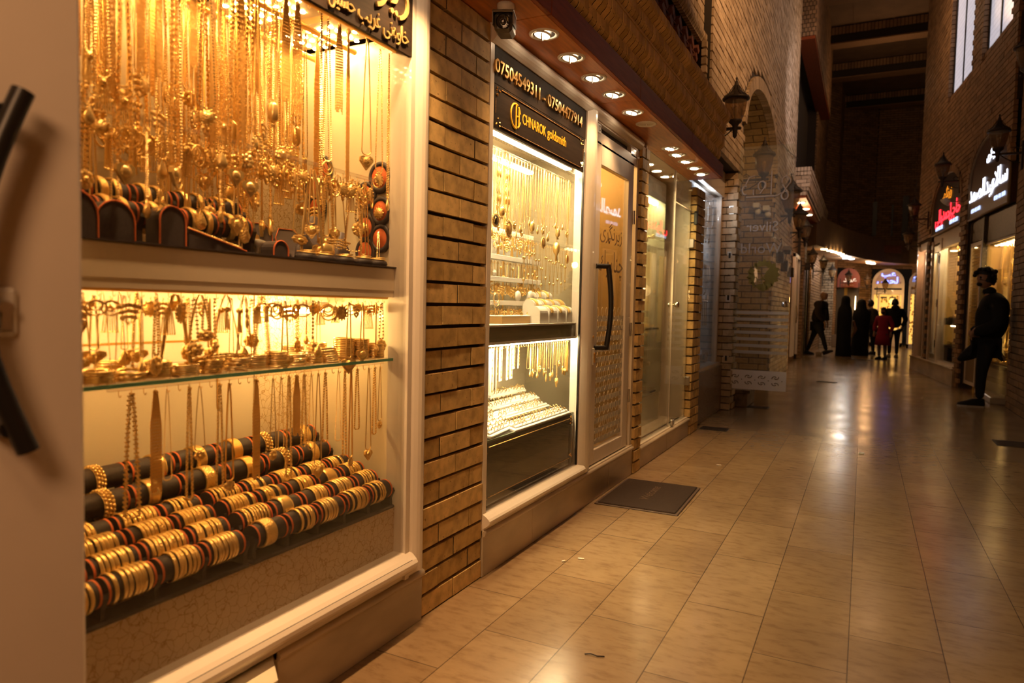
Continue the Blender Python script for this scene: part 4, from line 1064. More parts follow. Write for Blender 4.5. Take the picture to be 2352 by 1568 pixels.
# wall lantern, origin on its vertical axis at the underside of the pendant spike
def lantern_proto():
    t = thing('wall_lantern', 'x', 'lantern', FAR0)
    b = MB(); b.lathe([(0, .58), (.006, .575), (.012, .562), (.006, .55), (.010, .54), (.016, .53), (.022, .50), (.040, .455), (.075, .415), (.115, .39), (.126, .378), (.124, .365), (.105, .362), (.0, .368)], 24)
    for i in range(12):
        a = i * PI / 6; b.tube([(.024 * math.cos(a), .024 * math.sin(a), .50), (.078 * math.cos(a), .078 * math.sin(a), .417), (.118 * math.cos(a), .118 * math.sin(a), .392)], .003, 4)
    b.build('roof', M['black_metal'], t)
    P = []
    b = MB(); n = 48
    prof = [(.098, .362), (.097, .33), (.088, .27), (.072, .21), (.055, .172)]
    vs = [V(((r + .0025 * (i % 2)) * math.cos(2 * PI * i / n), (r + .0025 * (i % 2)) * math.sin(2 * PI * i / n), z)) for r, z in prof for i in range(n)]
    b.add(vs, [(j * n + i, j * n + (i + 1) % n, (j + 1) * n + (i + 1) % n, (j + 1) * n + i) for j in range(4) for i in range(n)], False)
    b.build('glass_shade', M['lamp_glass'], t)
    b = MB(); b.lathe([(.058, .176), (.062, .165), (.055, .15), (.036, .135), (.026, .12), (.022, .06), (.018, .02), (0, 0)], 18); b.build('base_cup', M['black_metal'], t)
    b = MB(); b.lathe([(0, .31), (.02, .30), (.026, .27), (.02, .24), (.012, .22), (.012, .18)], 14); b.build('bulb', mat('dim_lamp_bulb', (.75, .62, .42), .3), t)
    b = MB(); b.box((-.24, -.012, .085), (.04, .012, .11)); b.sph((.045, 0, .097), .016, 8, 6)
    b.tube([(-.23, 0, -.02), (-.15, 0, .0), (-.07, 0, .05), (-.03, 0, .085)], .006, 6); b.tube([(-.23, 0, .14), (-.19, 0, .17), (-.15, 0, .14), (-.17, 0, .11)], .005, 6)
    b.box((-.26, -.016, -.10), (-.236, .016, .24)); b.build('bracket', M['black_metal'], t)
    return reg(t)
LP = lantern_proto()
def lantern(x, y, z, rz, label, s=1.): return dup(LP, (x, y, z), rz, label, None, scale=(s, s, s))
LW = 'old iron lantern with ribbed glass '
lantern(-1.165, 6.9, 2.78, 0, LW + 'above the glass shop door, before the arch')
lantern(-1.155, 8.95, 2.645, 0, LW + 'hanging in front of the arched passage', 1.06)
lantern(-1.18, 12.6, 2.62, 0, LW + 'beyond the arch, under the pale cornice block', 1.48)
lantern(-1.17, 14.4, 2.55, 0, LW + 'second beyond the arch, with a milky shade', 1.25)
lantern(-1.16, 15.7, 2.50, 0, LW + 'third beyond the arch, its shade catching orange light', 1.15)
lantern(-1.16, 18.3, 2.18, 0, LW + 'small and dark beside the distant glass shop front')
lantern(-1.02, 20.4, 2.16, 0, LW + 'below the distant canopy end')
lantern(-.95, 24.3, 2.1, .2, LW + 'with a tan roof on the distant pale brick pier', 1.1)
lantern(-.50, 25.6, 2.05, 0, LW + 'dark against the distant maroon arched sign', 1.)
lantern(.05, 26.6, 1.95, 0, LW + 'distant, on the shadowed wall before the blue-lit arch')
lantern(.62, 27.4, 1.85, 0, LW + 'distant, overlapping the rim of the blue-lit arch')
lantern(1.60, 27.2, 1.85, 0, LW + 'distant, past the blue-lit arch')
lantern(1.36, 10.2, 3.005, PI, LW + 'on the corner pier over the white-lettered sign')
lantern(1.06, 13.5, 3.25, PI, LW + 'between the white-lettered and red-lettered signs')
lantern(.80, 15.9, 2.93, PI, LW + 'beyond the red-lettered sign, faintly glowing')
lantern(.78, 17.0, 2.5, PI, LW + 'smallest one beyond the red-lettered sign', .95)
lantern(1.33, 8.45, 3.42, PI, LW + 'high up at the picture edge on the shadowed wall')

t = thing('doormat', 'brown coir doormat with rubber rim on the marble before the shop door', 'doormat', (-1.13, 4.16, .0), .02)
b = MB(); b.bbox((-.245, -.338, 0), (.245, .338, .006), .004); b.build('rubber_rim', mat('brown_rubber', (.075, .042, .026), .6), t)
mm = mat('brown_coir', (.07, .035, .02), .95); nz = nd(mm, 'ShaderNodeTexNoise', Scale=320., Detail=2.); ln(mm, objco(mm), nz.inputs['Vector'])
ln(mm, ramp(mm, nz.outputs[0], [(.35, (.014, .007, .004)), (.65, (.065, .034, .02))]), bs(mm).inputs['Base Color']); bp = nd(mm, 'ShaderNodeBump', Strength=1., Distance=.006); ln(mm, nz.outputs[0], bp.inputs['Height']); ln(mm, bp.outputs[0], bs(mm).inputs['Normal'])
b = MB(); b.bbox((-.228, -.322, .004), (.228, .322, .013), .004); b.build('coir_pile', mm, t)
tm = mat('worn_tan_letters', (.12, .07, .04), .9)
text_mesh('Welcome', .085, .0006, 'lettering', tm, t, Matrix.Translation((.0, .02, .0135)) @ Matrix.Rotation(PI / 2, 4, 'Z'), shear=.3)

# litter: cigarette ends and scraps that the photo shows on the paving
def butt(x, y, rz, label, L=.028, m=None):
    t = thing('cigarette_end', label, 'litter', (x, y, .004), rz); b = MB(); b.tube([(0, 0, 0), (L * .6, 0, 0)], .0038, 8); b.build('paper', M['white'], t)
    b = MB(); b.tube([(L * .6, 0, 0), (L, 0, 0)], .0038, 8); b.build('filter', m or M['cream'], t)
butt(-1.12, 2.93, .3, 'white cigarette end on the paving near the marble plinth'); butt(-1.17, 2.86, .9, 'small cigarette stub beside the white cigarette end', .016)
butt(-.93, 5.25, .2, 'white cigarette end on the lit paving beyond the doormat', .034)
t = thing('paper_scrap', 'tiny pale paper scrap on the far sunken paving joint', 'litter', (.03, 6.35, .003)); b = MB(); b.bbox((-.02, -.03, -.003), (.02, .03, .003), .001); b.build('paper', M['white'], t)
t = thing('twig', 'thin dark twig lying on the marble paving', 'litter', (-.75, 2.13, .003), .2); b = MB(); b.tube([(-.03, 0, 0), (-.01, .004, .002), (.012, -.003, .001), (.035, .004, 0)], .0022, 5); b.build('stem', M['black_metal'], t)
for i, (x, y, a, c) in enumerate(((-1.12, 8.72, .16, .08), (-1.25, 6.86, .13, .10), (-.5, 12.6, .16, .07), (1.33, 7.6, .22, .16))):
    t = thing('drain_cover', 'flat metal drain cover in the paving, %s' % ('before the brown stone step', 'by the granite-based window', 'far along the left shop fronts', 'in the shadows below the leaning man')[i], 'drain cover', (x, y, 0)); b = MB()
    b.bbox((-a, -c, 0), (a, c, .004), .002); b.build('frame', M['black_metal'], t); b = MB()
    for k in range(6): b.box((-a * .9, -c * .85 + k * c * .34 - .006, .004), (a * .9, -c * .85 + k * c * .34 + .006, .006))
    b.build('grate', M['black_metal'], t)

# ============================================================ SECOND SHOP
W = MB(); W.box((-1.46, 3.618, .20), (-1.405, 3.785, 2.30)); struct('window_4', W, M['white_frame']); W4 = bpy.data.objects['window_4']
f = MB()
halfround(f, 3.622, 3.782, .215, 2.245, -1.405, .034); halfround(f, 2.528, 3.66, .207, .268, -1.41, .045, axis='y'); halfround(f, 2.528, 4.64, 2.225, 2.30, -1.405, .035, axis='y')
f.box((-1.46, 2.524, .20), (-1.40, 2.556, 2.30)); f.box((-1.46, 2.53, .195), (-1.395, 4.64, .208)); f.box((-1.46, 3.785, 2.10), (-1.41, 4.64, 2.17)); f.box((-1.46, 4.60, .2), (-1.405, 4.648, 2.25)); f.box((-1.46, 3.785, 2.215), (-1.405, 4.64, 2.23)); f.box((-1.46, 3.785, .2), (-1.41, 3.797, 2.2)); f.box((-1.46, 4.47, 2.16), (-1.41, 4.60, 2.225))
f.box((-1.46, 3.785, 2.165), (-1.412, 3.835, 2.22))
struct('window_frame', f, M['white_frame'], parent=W4)
f = MB(); f.box((-1.416, 2.552, .262), (-1.409, 3.622, 2.225)); struct('pane', f, M['pane'], parent=W4)
f = MB(); f.box((-1.412, 3.604, .27), (-1.402, 3.613, 2.0)); f.box((-1.47, 3.84, 2.172), (-1.44, 4.47, 2.218)); struct('gasket', f, M['black'], parent=W4)
t = thing('chrome_decal', 'small pale sticker with a dark letter above the door head', 'sticker', (-1.409, 3.845, 2.185)); b = MB(); b.box((0, -.03, -.025), (.003, .03, .025)); b.build('paper', M['white'], t)
text_mesh('D', .045, .0005, 'lettering', M['black'], t, face_px(.0032, .008, 0))

t = thing('shop_door', 'white-framed glass shop door with curved black handle', 'door', (-1.41, 3.80, .215))
b = MB()
b.bbox((-.035, 0, 0), (0, .105, 1.90), .003); b.bbox((-.035, .645, 0), (0, .745, 1.90), .003); b.bbox((-.035, .105, 1.775), (0, .645, 1.90), .003); b.bbox((-.035, .105, 0), (0, .645, .085), .003)
b.build('frame', M['white_frame'], t)
b = MB(); b.box((-.022, .105, .085), (-.014, .645, 1.775)); b.build('pane', M['pane'], t)
b = MB(); b.box((-.013, .105, .0855), (-.0122, .645, .0))
b = MB()
for i in range(13): b.box((-.0135, .106, .11 + .062 * i), (-.0125, .644, .142 + .062 * i))
b.build('frosted_stripe', M['frost'], t)
b = MB()
for i in range(11):
    for k in range(7):
        y, z = .145 + .077 * k, .16 + .075 * i
        P = [(-.012, y, z - .035), (-.012, y + .022, z - .012), (-.012, y + .016, z + .012), (-.012, y, z + .03), (-.012, y - .016, z + .012), (-.012, y - .022, z - .012)]
        b.tube(P, .0012, 4, closed=True)
b.build('leaf_pattern', mat('pale_film_lines', (.75, .68, .5), .5), t)
b = MB(); b.tube([(.055 + .020 * math.sin(PI * i / 14), .115 + .012 * math.sin(PI * i / 14), .69 + .50 * i / 14) for i in range(15)], .0155, 14)
for z in (.70, 1.18): b.tube([(0, .060, z), (.058, .115, z)], .0145, 12)
b.build('handle', M['black'], t)
b = MB(); b.bbox((0, .022, .60), (.010, .052, .70), .005); b.build('lock_plate', M['white'], t)
b = MB(); b.cyl((.009, .037, .665), (.018, .037, .665), .009, 14); b.box((.009, .032, .615), (.017, .042, .665)); b.cyl((0, .04, .765), (.004, .04, .765), .008, 12); b.build('lock_cylinder', M['brass'], t)
for z in (.3, .75, 1.5):
    b = MB(); b.cyl((.004, .752, z), (.004, .752, z + .09), .009, 10); b.build('hinge', M['steel'], t)
lt = mat('umber_film_letters', (.30, .19, .08), .5)
text_mesh(arv(0xFEAF, 0xFEF3, 0xFEAE, 0xFEE7, 0xFB95, 0xFEAE, 0xFEEF), .125, .0004, 'lettering', lt, t, face_px(-.0125, .36, 1.395), sx=1.15)
text_mesh(arv(0xFB7C, 0xFEE8, 0xFE8E, 0xFEAD, 0xFEED, 0xFED9), .175, .0004, 'lettering', lt, t, face_px(-.0125, .36, 1.215), sx=.95)
b = MB(); b.tube([(-.012, .30, 1.36), (-.012, .315, 1.335), (-.012, .33, 1.36)], .004, 5); b.build('accent_mark', lt, t)
# what shows through the door: warm shop interior
mb = MB(); mb.box((-2.38, 3.86, 0), (-2.36, 4.9, 2.4)); mb.box((-2.4, 4.62, 0), (-1.47, 4.64, 2.4)); mb.box((-2.4, 3.80, 2.38), (-1.45, 4.64, 2.4)); mb.box((-2.4, 3.83, .17), (-1.45, 4.63, .2)); struct('wall_left_inner.001', mb, mat('honey_shop_interior', (.62, .45, .22), .5))
t = thing('counter', 'honey-coloured counter inside the glass shop door', 'counter', (-2.1, 4.25, .2)); b = MB(); b.bbox((-.2, -.35, 0), (.15, .35, .85), .01); b.build('body', M['cream'], t); b = MB(); b.bbox((-.22, -.36, .85), (.17, .36, .88), .004); b.build('top', M['wood'], t)

# sign boards
def at(o, mx): return Matrix.Translation(-V(o)) @ mx
t = thing('phone_number_sign', 'dark strip sign with raised gold telephone numbers', 'sign', (-1.402, 3.09, 2.14)); O = (-1.402, 3.09, 2.14)
b = MB(); b.box((-.006, -.53, -.068), (0, .525, .085)); b.build('panel', M['dark_sign'], t)
nm = mat('bright_gold_letter', (1., .60, .18), .25, .9)
text_mesh('07504549311 - 07504477914', .079, .005, 'lettering', nm, t, at(O, face_px(-1.397, 3.045, 2.139)), width=.985, offset=.0008)
t = thing('goldsmith_sign', 'dark brown goldsmith sign with yellow lettering and gold border', 'sign', (-1.402, 3.09, 1.98)); O = (-1.402, 3.09, 1.98)
b = MB(); b.box((-.006, -.53, -.092), (.002, .50, .088)); b.build('panel', M['dark_sign'], t)
ym = mat('yellow_letter', (.95, .48, .02), .45, emit=(1., .45, .02), es=.10)
text_mesh('CHNAROK', .066, .0008, 'lettering', ym, t, at(O, face_px(-1.399, 2.952, 1.986)), width=.258, offset=.0006)
text_mesh('goldsmith', .066, .0008, 'lettering', ym, t, at(O, face_px(-1.399, 3.218, 1.990)), width=.235, offset=.0006)
b = MB(); c0 = V((-1.3985, 2.755, 1.982)) - V(O)
def arc(r, a0, a1, n=18): return [c0 + V((0, r * math.cos(math.radians(a0 + (a1 - a0) * i / n)), r * 1.12 * math.sin(math.radians(a0 + (a1 - a0) * i / n)))) for i in range(n + 1)]
b.tube(arc(.047, 70, 275), .0045, 6); b.tube([c0 + V((0, .004, .052)), c0 + V((0, .004, -.055))], .0042, 6); b.tube([c0 + V((0, .032, .040)), c0 + V((0, .032, -.038))], .0042, 6); b.tube([c0 + V((0, .004, .002)), c0 + V((0, .032, .002))], .0035, 6); b.tube(arc(.047, -62, -20), .0042, 6); b.tube(arc(.047, 20, 55), .0042, 6)
b.build('emblem', ym, t)
def border(y0, y1, z0, z1, x, parent, O):
    b = MB()
    for z in (z0, z1): b.tube([V((x, y0 + .06, z)) - V(O), V((x, y1 - .05, z)) - V(O)], .0022, 6)
    for y in (y0 + .01, y1 - .012): b.tube([V((x, y, z0 + .045)) - V(O), V((x, y, z1 - .045)) - V(O)], .0012, 5)
    for y, sy in ((y0 + .02, 1), (y1 - .02, -1)):
        for z, sz in ((z0, 1), (z1, -1)):
            for k in range(7): b.octa(V((x, y + sy * ru(-.008, .032) , z + sz * ru(-.004, .03))) - V(O), .005)
    b.build('gold_border', nm, parent)
border(2.56, 3.585, 1.905, 2.055, -1.398, t, O)
t = thing('apron_panel', 'dark glass apron panel with thin gold border under the ring trays', 'panel', (-1.428, 3.07, .42)); O = (-1.428, 3.07, .42)
b = MB(); b.box((-.008, -.54, -.14), (0, .54, .135)); b.build('panel', M['black_glass'], t); border(2.56, 3.60, .315, .535, -1.426, t, O)
b = MB(); b.box((-.012, -.54, -.21), (-.004, .54, -.14)); b.build('kick_strip', mat('olive_strip', (.16, .13, .07), .3), t)

# display case
t = thing('display_case', 'pale-lined jewellery display case behind the goldsmith sign', 'display case', (-1.6, 3.1, 0)); P2 = (-1.6, 3.1, 0)
pp = lambda n, m, fn: part(n, m, fn, t, P2)
grey = mat('greyish_back_panel', (.42, .36, .26), .18)
pp('back_panel', grey, lambda b: b.box((-1.86, 2.53, .25), (-1.84, 3.85, 2.2)))
pp('side_panel', mat('olive_side_panel', (.34, .29, .20), .12), lambda b: (b.box((-1.86, 3.83, .25), (-1.44, 3.85, 2.2)), b.box((-1.86, 2.53, .25), (-1.44, 2.545, 2.2))))
pp('ceiling_panel', M['cream'], lambda b: b.box((-1.86, 2.54, 2.03), (-1.44, 3.83, 2.06)))
pp('frame_post', M['brass'], lambda b: b.box((-1.845, 3.50, 1.1), (-1.835, 3.512, 2.03)))
t = thing('display_shelf', 'olive-fronted shelf across the middle of the goldsmith window', 'shelf', (-1.6, 3.15, 1.065))
b = MB(); b.bbox((-.23, -.60, -.085), (.165, .67, -.008), .003); b.build('board', mat('olive_shelf_front', (.26, .24, .15), .25), t)
b = MB(); b.box((-.23, -.60, -.008), (.168, .67, 0)); b.build('top_lining', M['white'], t)
t = thing('glass_shelf', 'green-edged glass shelf bearing the ring trays', 'shelf', (-1.6, 3.15, .565)); b = MB(); b.box((-.23, -.60, -.01), (.165, .67, 0)); b.build('sheet', M['acrylic'], t)
b = MB(); b.box((.1652, -.60, -.045), (.169, .67, -.001)); b.build('polished_edge', mat('greenish_glass_band', (.30, .36, .24), .15), t)
b = MB()
for y in (-.56, .42): b.sph((.171, y, -.022), .008, 10, 6)
b.build('stud', M['brass'], t)
# LED bars
def bar(x, y0, y1, z, label, m='led_bar', w=.012):
    t = thing('led_bar', label, 'light', (x, (y0 + y1) / 2, z)); h = (y1 - y0) / 2; b = MB(); b.box((-w, -h, -.006), (w, h, 0)); b.build('diffuser', M[m], t); b = MB(); b.box((-w - .004, -h - .01, 0), (w + .004, h + .01, .012)); b.build('profile', M['white'], t)
bar(-1.475, 2.57, 3.56, 1.905, 'long bright LED bar along the front under the goldsmith sign', w=.016)
bar(-1.66, 2.60, 3.46, 1.875, 'shorter bright LED bar deeper in the goldsmith window')
bar(-1.452, 2.57, 3.70, .978, 'LED bar tucked under the front edge of the olive shelf', w=.018)
t = thing('led_bar_cover', 'clear ridged cover strip in front of the bright LED bar', 'light cover', (-1.45, 3.06, 1.885)); b = MB()
b.box((-.002, -.50, -.02), (.002, .52, .045))
for i in range(40): b.box((.002, -.5 + .0255 * i, -.02), (.004, -.49 + .0255 * i, .0))
b.build('strip', M['acrylic'], t)
for i, (y, x) in enumerate(((2.75, -1.57), (3.05, -1.57), (3.36, -1.57))):
    t = thing('led_ceiling_light', 'square LED dot panel in the goldsmith window ceiling, %s from the brick pillar' % ORD[i], 'light', (x, y, 2.025), 0); b = MB(); b.box((-.06, -.12, -.004), (.06, .12, .0)); b.build('panel_frame', M['cream'], t); b = MB()
    for a in range(-2, 3):
        for c in range(-4, 5): b.lathe([(0, -.008), (.007, -.008), (.008, -.004)], 8, Matrix.Translation((a * .022, c * .025, 0)))
    b.build('led_dot', M['led_pure'], t)

# chains of the goldsmith window
ca = [2.60 + .033 * i for i in range(34)]
rail('acrylic_rail.003', 'clear acrylic hook rail behind the LED bar cover', 2.58, 3.72, -1.515, 1.862, .006, ca, M['acrylic'], True)
def fine(name, L, w, pk, label, m='gold'):
    t = thing(name, label, 'necklace', FAR0); chain_mb(L, w, 'thin', .0011).build('chain', M[m], t)
    if pk:
        b = MB(); pend(pk, b, -L); b.build('pendant', M['gold'], t)
    return reg(t)
FN = [fine('fine_necklace', .30, .012, 'drop', 'x'), fine('fine_necklace', .33, .010, 'disc', 'x'), fine('fine_necklace', .27, .011, None, 'x'), fine('fine_necklace', .31, .012, 'barrel', 'x'), fine('fine_necklace', .29, .010, 'flower', 'x')]
FL = ['teardrop pendant', 'coin pendant', 'no pendant', 'barrel pendant', 'flower pendant']
for i, y in enumerate(ca):
    k = (0, 2, 4, 2, 0, 2, 2, 0, 3, 2)[i % 10]
    dup(FN[k], (-1.515, y, 1.855), ru(-.3, .3), 'fine gold chain with %s, %s from the brick pillar on the goldsmith front rail' % (FL[k], ordn(i)), None, scale=(1, 1, ru(.78, 1.12)))
    if i < 17: dup(FN[(2, 4, 2, 0)[i % 4]], (-1.64, y + .30, 1.85), ru(-.3, .3), 'fine gold chain on the rear goldsmith rail, %s from the brick pillar' % ordn(i), None, scale=(1, .8, ru(1.0, 1.2)))
# conspicuous pendants
def medal(y, x, z, r, m, label, oval=1., inner=None):
    t = thing('medallion_necklace', label, 'necklace', (x, y, z)); Rm = Matrix.Rotation(PI / 2, 4, 'Y'); b = MB()
    L = 1.855 - z - r
    b.tube([(0, -.004, r + L), (0, -r * .6, r * .8)], .0016, 5); b.tube([(0, .004, r + L), (0, r * .6, r * .8)], .0016, 5); b.build('chain', M['gold'], t)
    b = MB(); b.lathe([(r * .72, .004), (r * .95, .005), (r, 0), (r * .95, -.004), (0, -.004)], 28, Rm @ Matrix.Diagonal((oval, 1, 1, 1)))
    for i in range(20): b.sph((.002, r * math.cos(i * PI / 10), r * oval * math.sin(i * PI / 10)), r * .11, 6, 4)
    b.build('rim', M['gold'], t)
    b = MB(); b.lathe([(0, .0035), (r * .74, .0035), (r * .74, 0)], 24, Rm @ Matrix.Diagonal((oval, 1, 1, 1))); b.build('centre', m, t)
    if inner:
        b = MB()
        for s_ in (-1, 1):
            b.tube([(.0045, s_ * r * (.1 + .5 * abs(math.sin(a * .5))) , r * .42 * math.cos(a)) for a in (i * .45 for i in range(14))], r * .05, 5)
        b.build('scroll', M['gold'], t)
medal(2.775, -1.50, 1.535, .030, M['black'], 'round black medallion edged in gold with gold scrolls near the brick pillar', 1., True)
medal(2.905, -1.50, 1.512, .030, M['gold_deep'], 'oval gold medallion with beaded rim beside the black medallion', 1.3)
medal(3.30, -1.50, 1.48, .024, M['gold_deep'], 'round gold coin pendant framed by two rims in the goldsmith window', 1.2)
medal(3.63, -1.50, 1.42, .016, mat('dark_red_stone', (.35, .06, .03), .15), 'teardrop pendant with dark red stone beside the window post', 1.6)
t = thing('tassel_pendant', 'large filigree barrel pendant with tassel in the goldsmith window', 'necklace', (-1.50, 3.475, 1.50)); b = MB(); b.lathe([(0, 0), (.012, -.004), (.019, -.02), (.019, -.05), (.010, -.064), (.006, -.075), (.008, -.10), (0, -.10)], 18); b.build('pendant', M['gold_rough'], t)
b = MB(); b.tube([(0, -.004, .35), (0, 0, 0)], .0016, 5); b.tube([(0, .004, .35), (0, 0, 0)], .0016, 5); b.build('chain', M['gold'], t)
for k, (x, y) in enumerate(((-1.545, 2.87), (-1.545, 2.96))):
    for j in range(2):
        t = thing('gold_belt', 'heavy beaded gold chain strand with oval plaques, %s of the hanging set' % ORD[k * 2 + j], 'necklace', (x, y + .025 * j, 1.84)); b = MB()
        for i in range(50): b.sph((0, .004 * math.sin(i), -.0062 * i), .0042, 6, 4)
        b.build('chain', M['gold_rough'], t); b = MB()
        for i in range(2): b.sph((.003, 0, -.07 - .12 * i), .014, 12, 8, (.4, .85, 1.3))
        b.build('plaque', M['gold_deep'], t)

# second row of long Y necklaces
cb = [3.20 + .055 * i for i in range(11)]
rail('acrylic_rail.004', 'clear acrylic hook rail half-way up the goldsmith window', 2.70, 3.80, -1.56, 1.492, .006, [2.72 + .035 * i for i in range(30)], M['acrylic'], True)
for i, y in enumerate(cb):
    t = thing('lariat_necklace', 'Y-shaped gold necklace with ball beads, %s from the earring board' % ORD[i], 'necklace', (-1.56, y, 1.485), ru(-.2, .2)); b = MB(); L = ru(.17, .22); w = .016
    for s_ in (-1, 1): b.tube([(0, s_ * w, 0), (0, s_ * w * .9, -L * .45), (0, 0, -L)], .0017, 5)
    b.tube([(0, 0, -L), (0, 0, -L - ru(.04, .09))], .0017, 5); b.build('chain', M['gold'], t); b = MB(); q = ru(.35, .6)
    for s_ in (-1, 1): b.sph((0, s_ * w * .85, -L * q), .006, 8, 6, (1, 1, 1.3))
    b.sph((0, 0, -L), .0075, 8, 6, (1, 1, 1.3)); b.build('ball_bead', M['gold'], t)

# white earring boards and shelves at the back
t = thing('earring_board', 'white upright board crowded with gold earrings', 'display board', (-1.70, 3.35, 1.46)); b = MB(); b.bbox((-.006, -.27, -.075), (.0, .26, .09), .002); b.build('board', M['white'], t)
eb = [(3.10 + .031 * i) for i in range(16)]
def short(name, k, pos, rz, label, s): return dup(DP[k], pos, rz, label, None, scale=s)
for i, y in enumerate(eb):
    for j in range(2):
        k = (0, 4, 1, 6, 1)[(i + j) % 5]
        dup(DP[k], (-1.685 + .006 * j, y + .012 * j, 1.535 - .05 * j), ru(-.3, .3), '%s on the white earring board, %s column from the pillar' % (DN[k], ordn(i)), 'earring board column %d' % i, scale=(1, .8, ru(.8, 1.1)))
for si, (z, x, y0, y1, w) in enumerate(((1.395, -1.67, 2.98, 3.60, 'upper'), (1.285, -1.66, 2.98, 3.60, 'middle'), (1.165, -1.65, 2.96, 3.50, 'lower'))):
    ys = [y0 + .02 + .034 * i for i in range(int((y1 - y0) / .034))]
    rail('earring_rail', 'white %s earring shelf with hooks in the goldsmith window' % w, y0, y1, x, z, .02, ys, M['white'], True)
    for i, y in enumerate(ys):
        k = ((1, 2, 3, 5), (0, 4, 6, 0), (4, 0, 6, 4))[si][i % 4]
        dup(DP[k], (x + .012, y, z - .02), ru(-.4, .4), '%s on the white %s earring shelf, %s from the pillar' % (DN[k], w, ordn(i)), None, scale=(.9, .9, ru(.55, .8) if k in (2, 3, 5) else ru(.9, 1.2)))
for i, (y, x, z, s) in enumerate(((3.00, -1.66, 1.30, 1.), (3.07, -1.66, 1.30, .8), (3.30, -1.64, 1.18, 1.3), (3.42, -1.62, 1.18, 1.4))):
    t = thing('white_display_pad', 'small rounded white pad, %s along the goldsmith shelves' % ORD[i], 'jewellery stand', (x, y, z)); b = MB(); b.sph((0, 0, .018 * s), .022 * s, 14, 8, (.5, 1, 1)); b.build('pad', M['white'], t)
t = thing('hoop_earring', 'large plain gold hoop earring leaning near the brick pillar', 'earring', (-1.60, 2.985, 1.19)); b = MB(); b.torus(.026, .0022, 28, 6, Matrix.Rotation(PI / 2, 4, 'Y')); b.build('hoop', M['gold'], t)
t = thing('hoop_earring', 'larger gold hoop earring overlapping the plain hoop', 'earring', (-1.605, 3.0, 1.18)); b = MB(); b.torus(.032, .0018, 28, 6, Matrix.Rotation(PI / 2, 4, 'Y')); b.build('hoop', M['gold'], t)
t = thing('jewel_box', 'low tan box with white top carrying small gold pieces', 'box', (-1.56, 3.08, 1.065)); b = MB(); b.bbox((-.05, -.20, 0), (.05, .19, .034), .002); b.build('body', mat('tan_box', (.62, .40, .16), .4), t); b = MB(); b.bbox((-.052, -.205, .034), (.052, .195, .040), .002); b.build('lid', M['white'], t)
for i in range(10):
    t = thing('gold_ring', 'gold ring on the low tan box, %s from the pillar' % ORD[i], 'ring', (-1.55 + ru(-.02, .02), 2.90 + .038 * i, 1.113)); b = MB(); b.torus(.0085, .0018, 14, 6, Matrix.Rotation(PI / 2, 4, 'X') @ Matrix.Rotation(ru(-.6, .6), 4, 'Y')); b.build('band', M['gold'], t)
# white arched bracelet stands
def arch2(y, x, z, label, br):
    t = thing('white_arch_stand', label, 'bracelet stand', (x, y, z)); w, h = .07, .088
    P = [(-w / 2, 0)] + [(-w / 2 * math.cos(PI * i / 10), h - w / 2 + w / 2 * math.sin(PI * i / 10)) for i in range(11)] + [(w / 2, 0)]
    b = MB(); b.prism(P, 'y', -.05, .05); b.build('body', M['white'], t)
    for j in range(br):
        t = thing('gold_bracelet', '%s bracelet over the %s' % (('gold', 'second gold')[j], label.replace('white arched stand in the ', 'arched stand, ')), 'bracelet', (x, y - .02 + .03 * j, z)); b = MB(); m = 1.05
        for q in range(3):
            b.tube([V((p[0] * 1.08, -.008 + .008 * q, p[1] * 1.03)) for p in P[1:-1]], .0042 - .001 * (q % 2), 6)
        b.build('band', M['gold_rough'], t)
for i in range(4): arch2(3.235 + .118 * i, -1.49, 1.065, 'white arched stand in the lowest row, %s from the tan box' % ORD[i], 1 if i else 0)
for i in range(4): arch2(3.36 + .11 * i, -1.58, 1.10, 'white arched stand in the middle row, %s from the tan box' % ORD[i], 2 if i == 3 else 1)
for i in range(3): arch2(3.48 + .11 * i, -1.67, 1.15, 'white arched stand in the back row, %s from the tan box' % ORD[i], 1)
t = thing('display_step', 'stepped white riser under the arched stands', 'riser', (-1.62, 3.52, 1.065)); b = MB(); b.bbox((-.14, -.23, 0), (.085, .30, .034), .003); b.bbox((-.14, -.10, .034), (-.005, .30, .084), .003); b.build('body', M['white'], t)

# lower compartment: bracelet cards, chains, ring trays
yc = [2.62 + .028 * i for i in range(38)]
rail('acrylic_rail.005', 'clear acrylic hook rail under the olive-fronted shelf', 2.58, 3.74, -1.50, .968, .007, yc, M['acrylic'], True)
for i, (y, x, L, a) in enumerate(((2.735, -1.51, .21, 0), (2.785, -1.51, .215, .1), (2.85, -1.52, .215, .5), (2.93, -1.54, .165, .2), (3.0, -1.54, .165, .3), (3.06, -1.55, .165, .2), (3.11, -1.56, .12, .3), (3.16, -1.56, .12, .4))):
    t = thing('bracelet_card', 'clear-sleeved card with a studded gold bracelet, %s from the brick pillar' % ORD[i], 'jewellery card', (x, y, .955), a); b = MB(); b.box((-.002, -.022, -L), (.002, .022, 0)); b.build('card', M['white'], t); b = MB()
    b.tube([(.003, 0, -.012), (.003, .002, -L * .5), (.003, 0, -L + .012)], .0014, 5)
    for j in range(6): b.sph((.004, .003 * (j % 2), -.018 - (L - .036) * j / 5), .0055, 7, 5, (.5, 1, 1.1))
    b.build('bracelet', M['gold_deep'], t)
for i, y in enumerate([3.15 + .0285 * i for i in range(19)]):
    k = (2, 3, 2, 5, 3, 2, 5)[i % 7]
    if i == 18:
        dup(bt, (-1.50, y, .958), 0, 'fat bundle of gold chains under the olive-fronted shelf beside the post', None, scale=(1, 1.6, .50)); continue
    dup(DP[k] if i % 3 else FN[2], (-1.50, y, .958), ru(-.3, .3), 'gold chain under the olive-fronted shelf, %s from the bracelet cards' % ordn(i), None, scale=(1, .8, (ru(.9, 1.25) if i % 3 else ru(.45, .62))))
trays = []
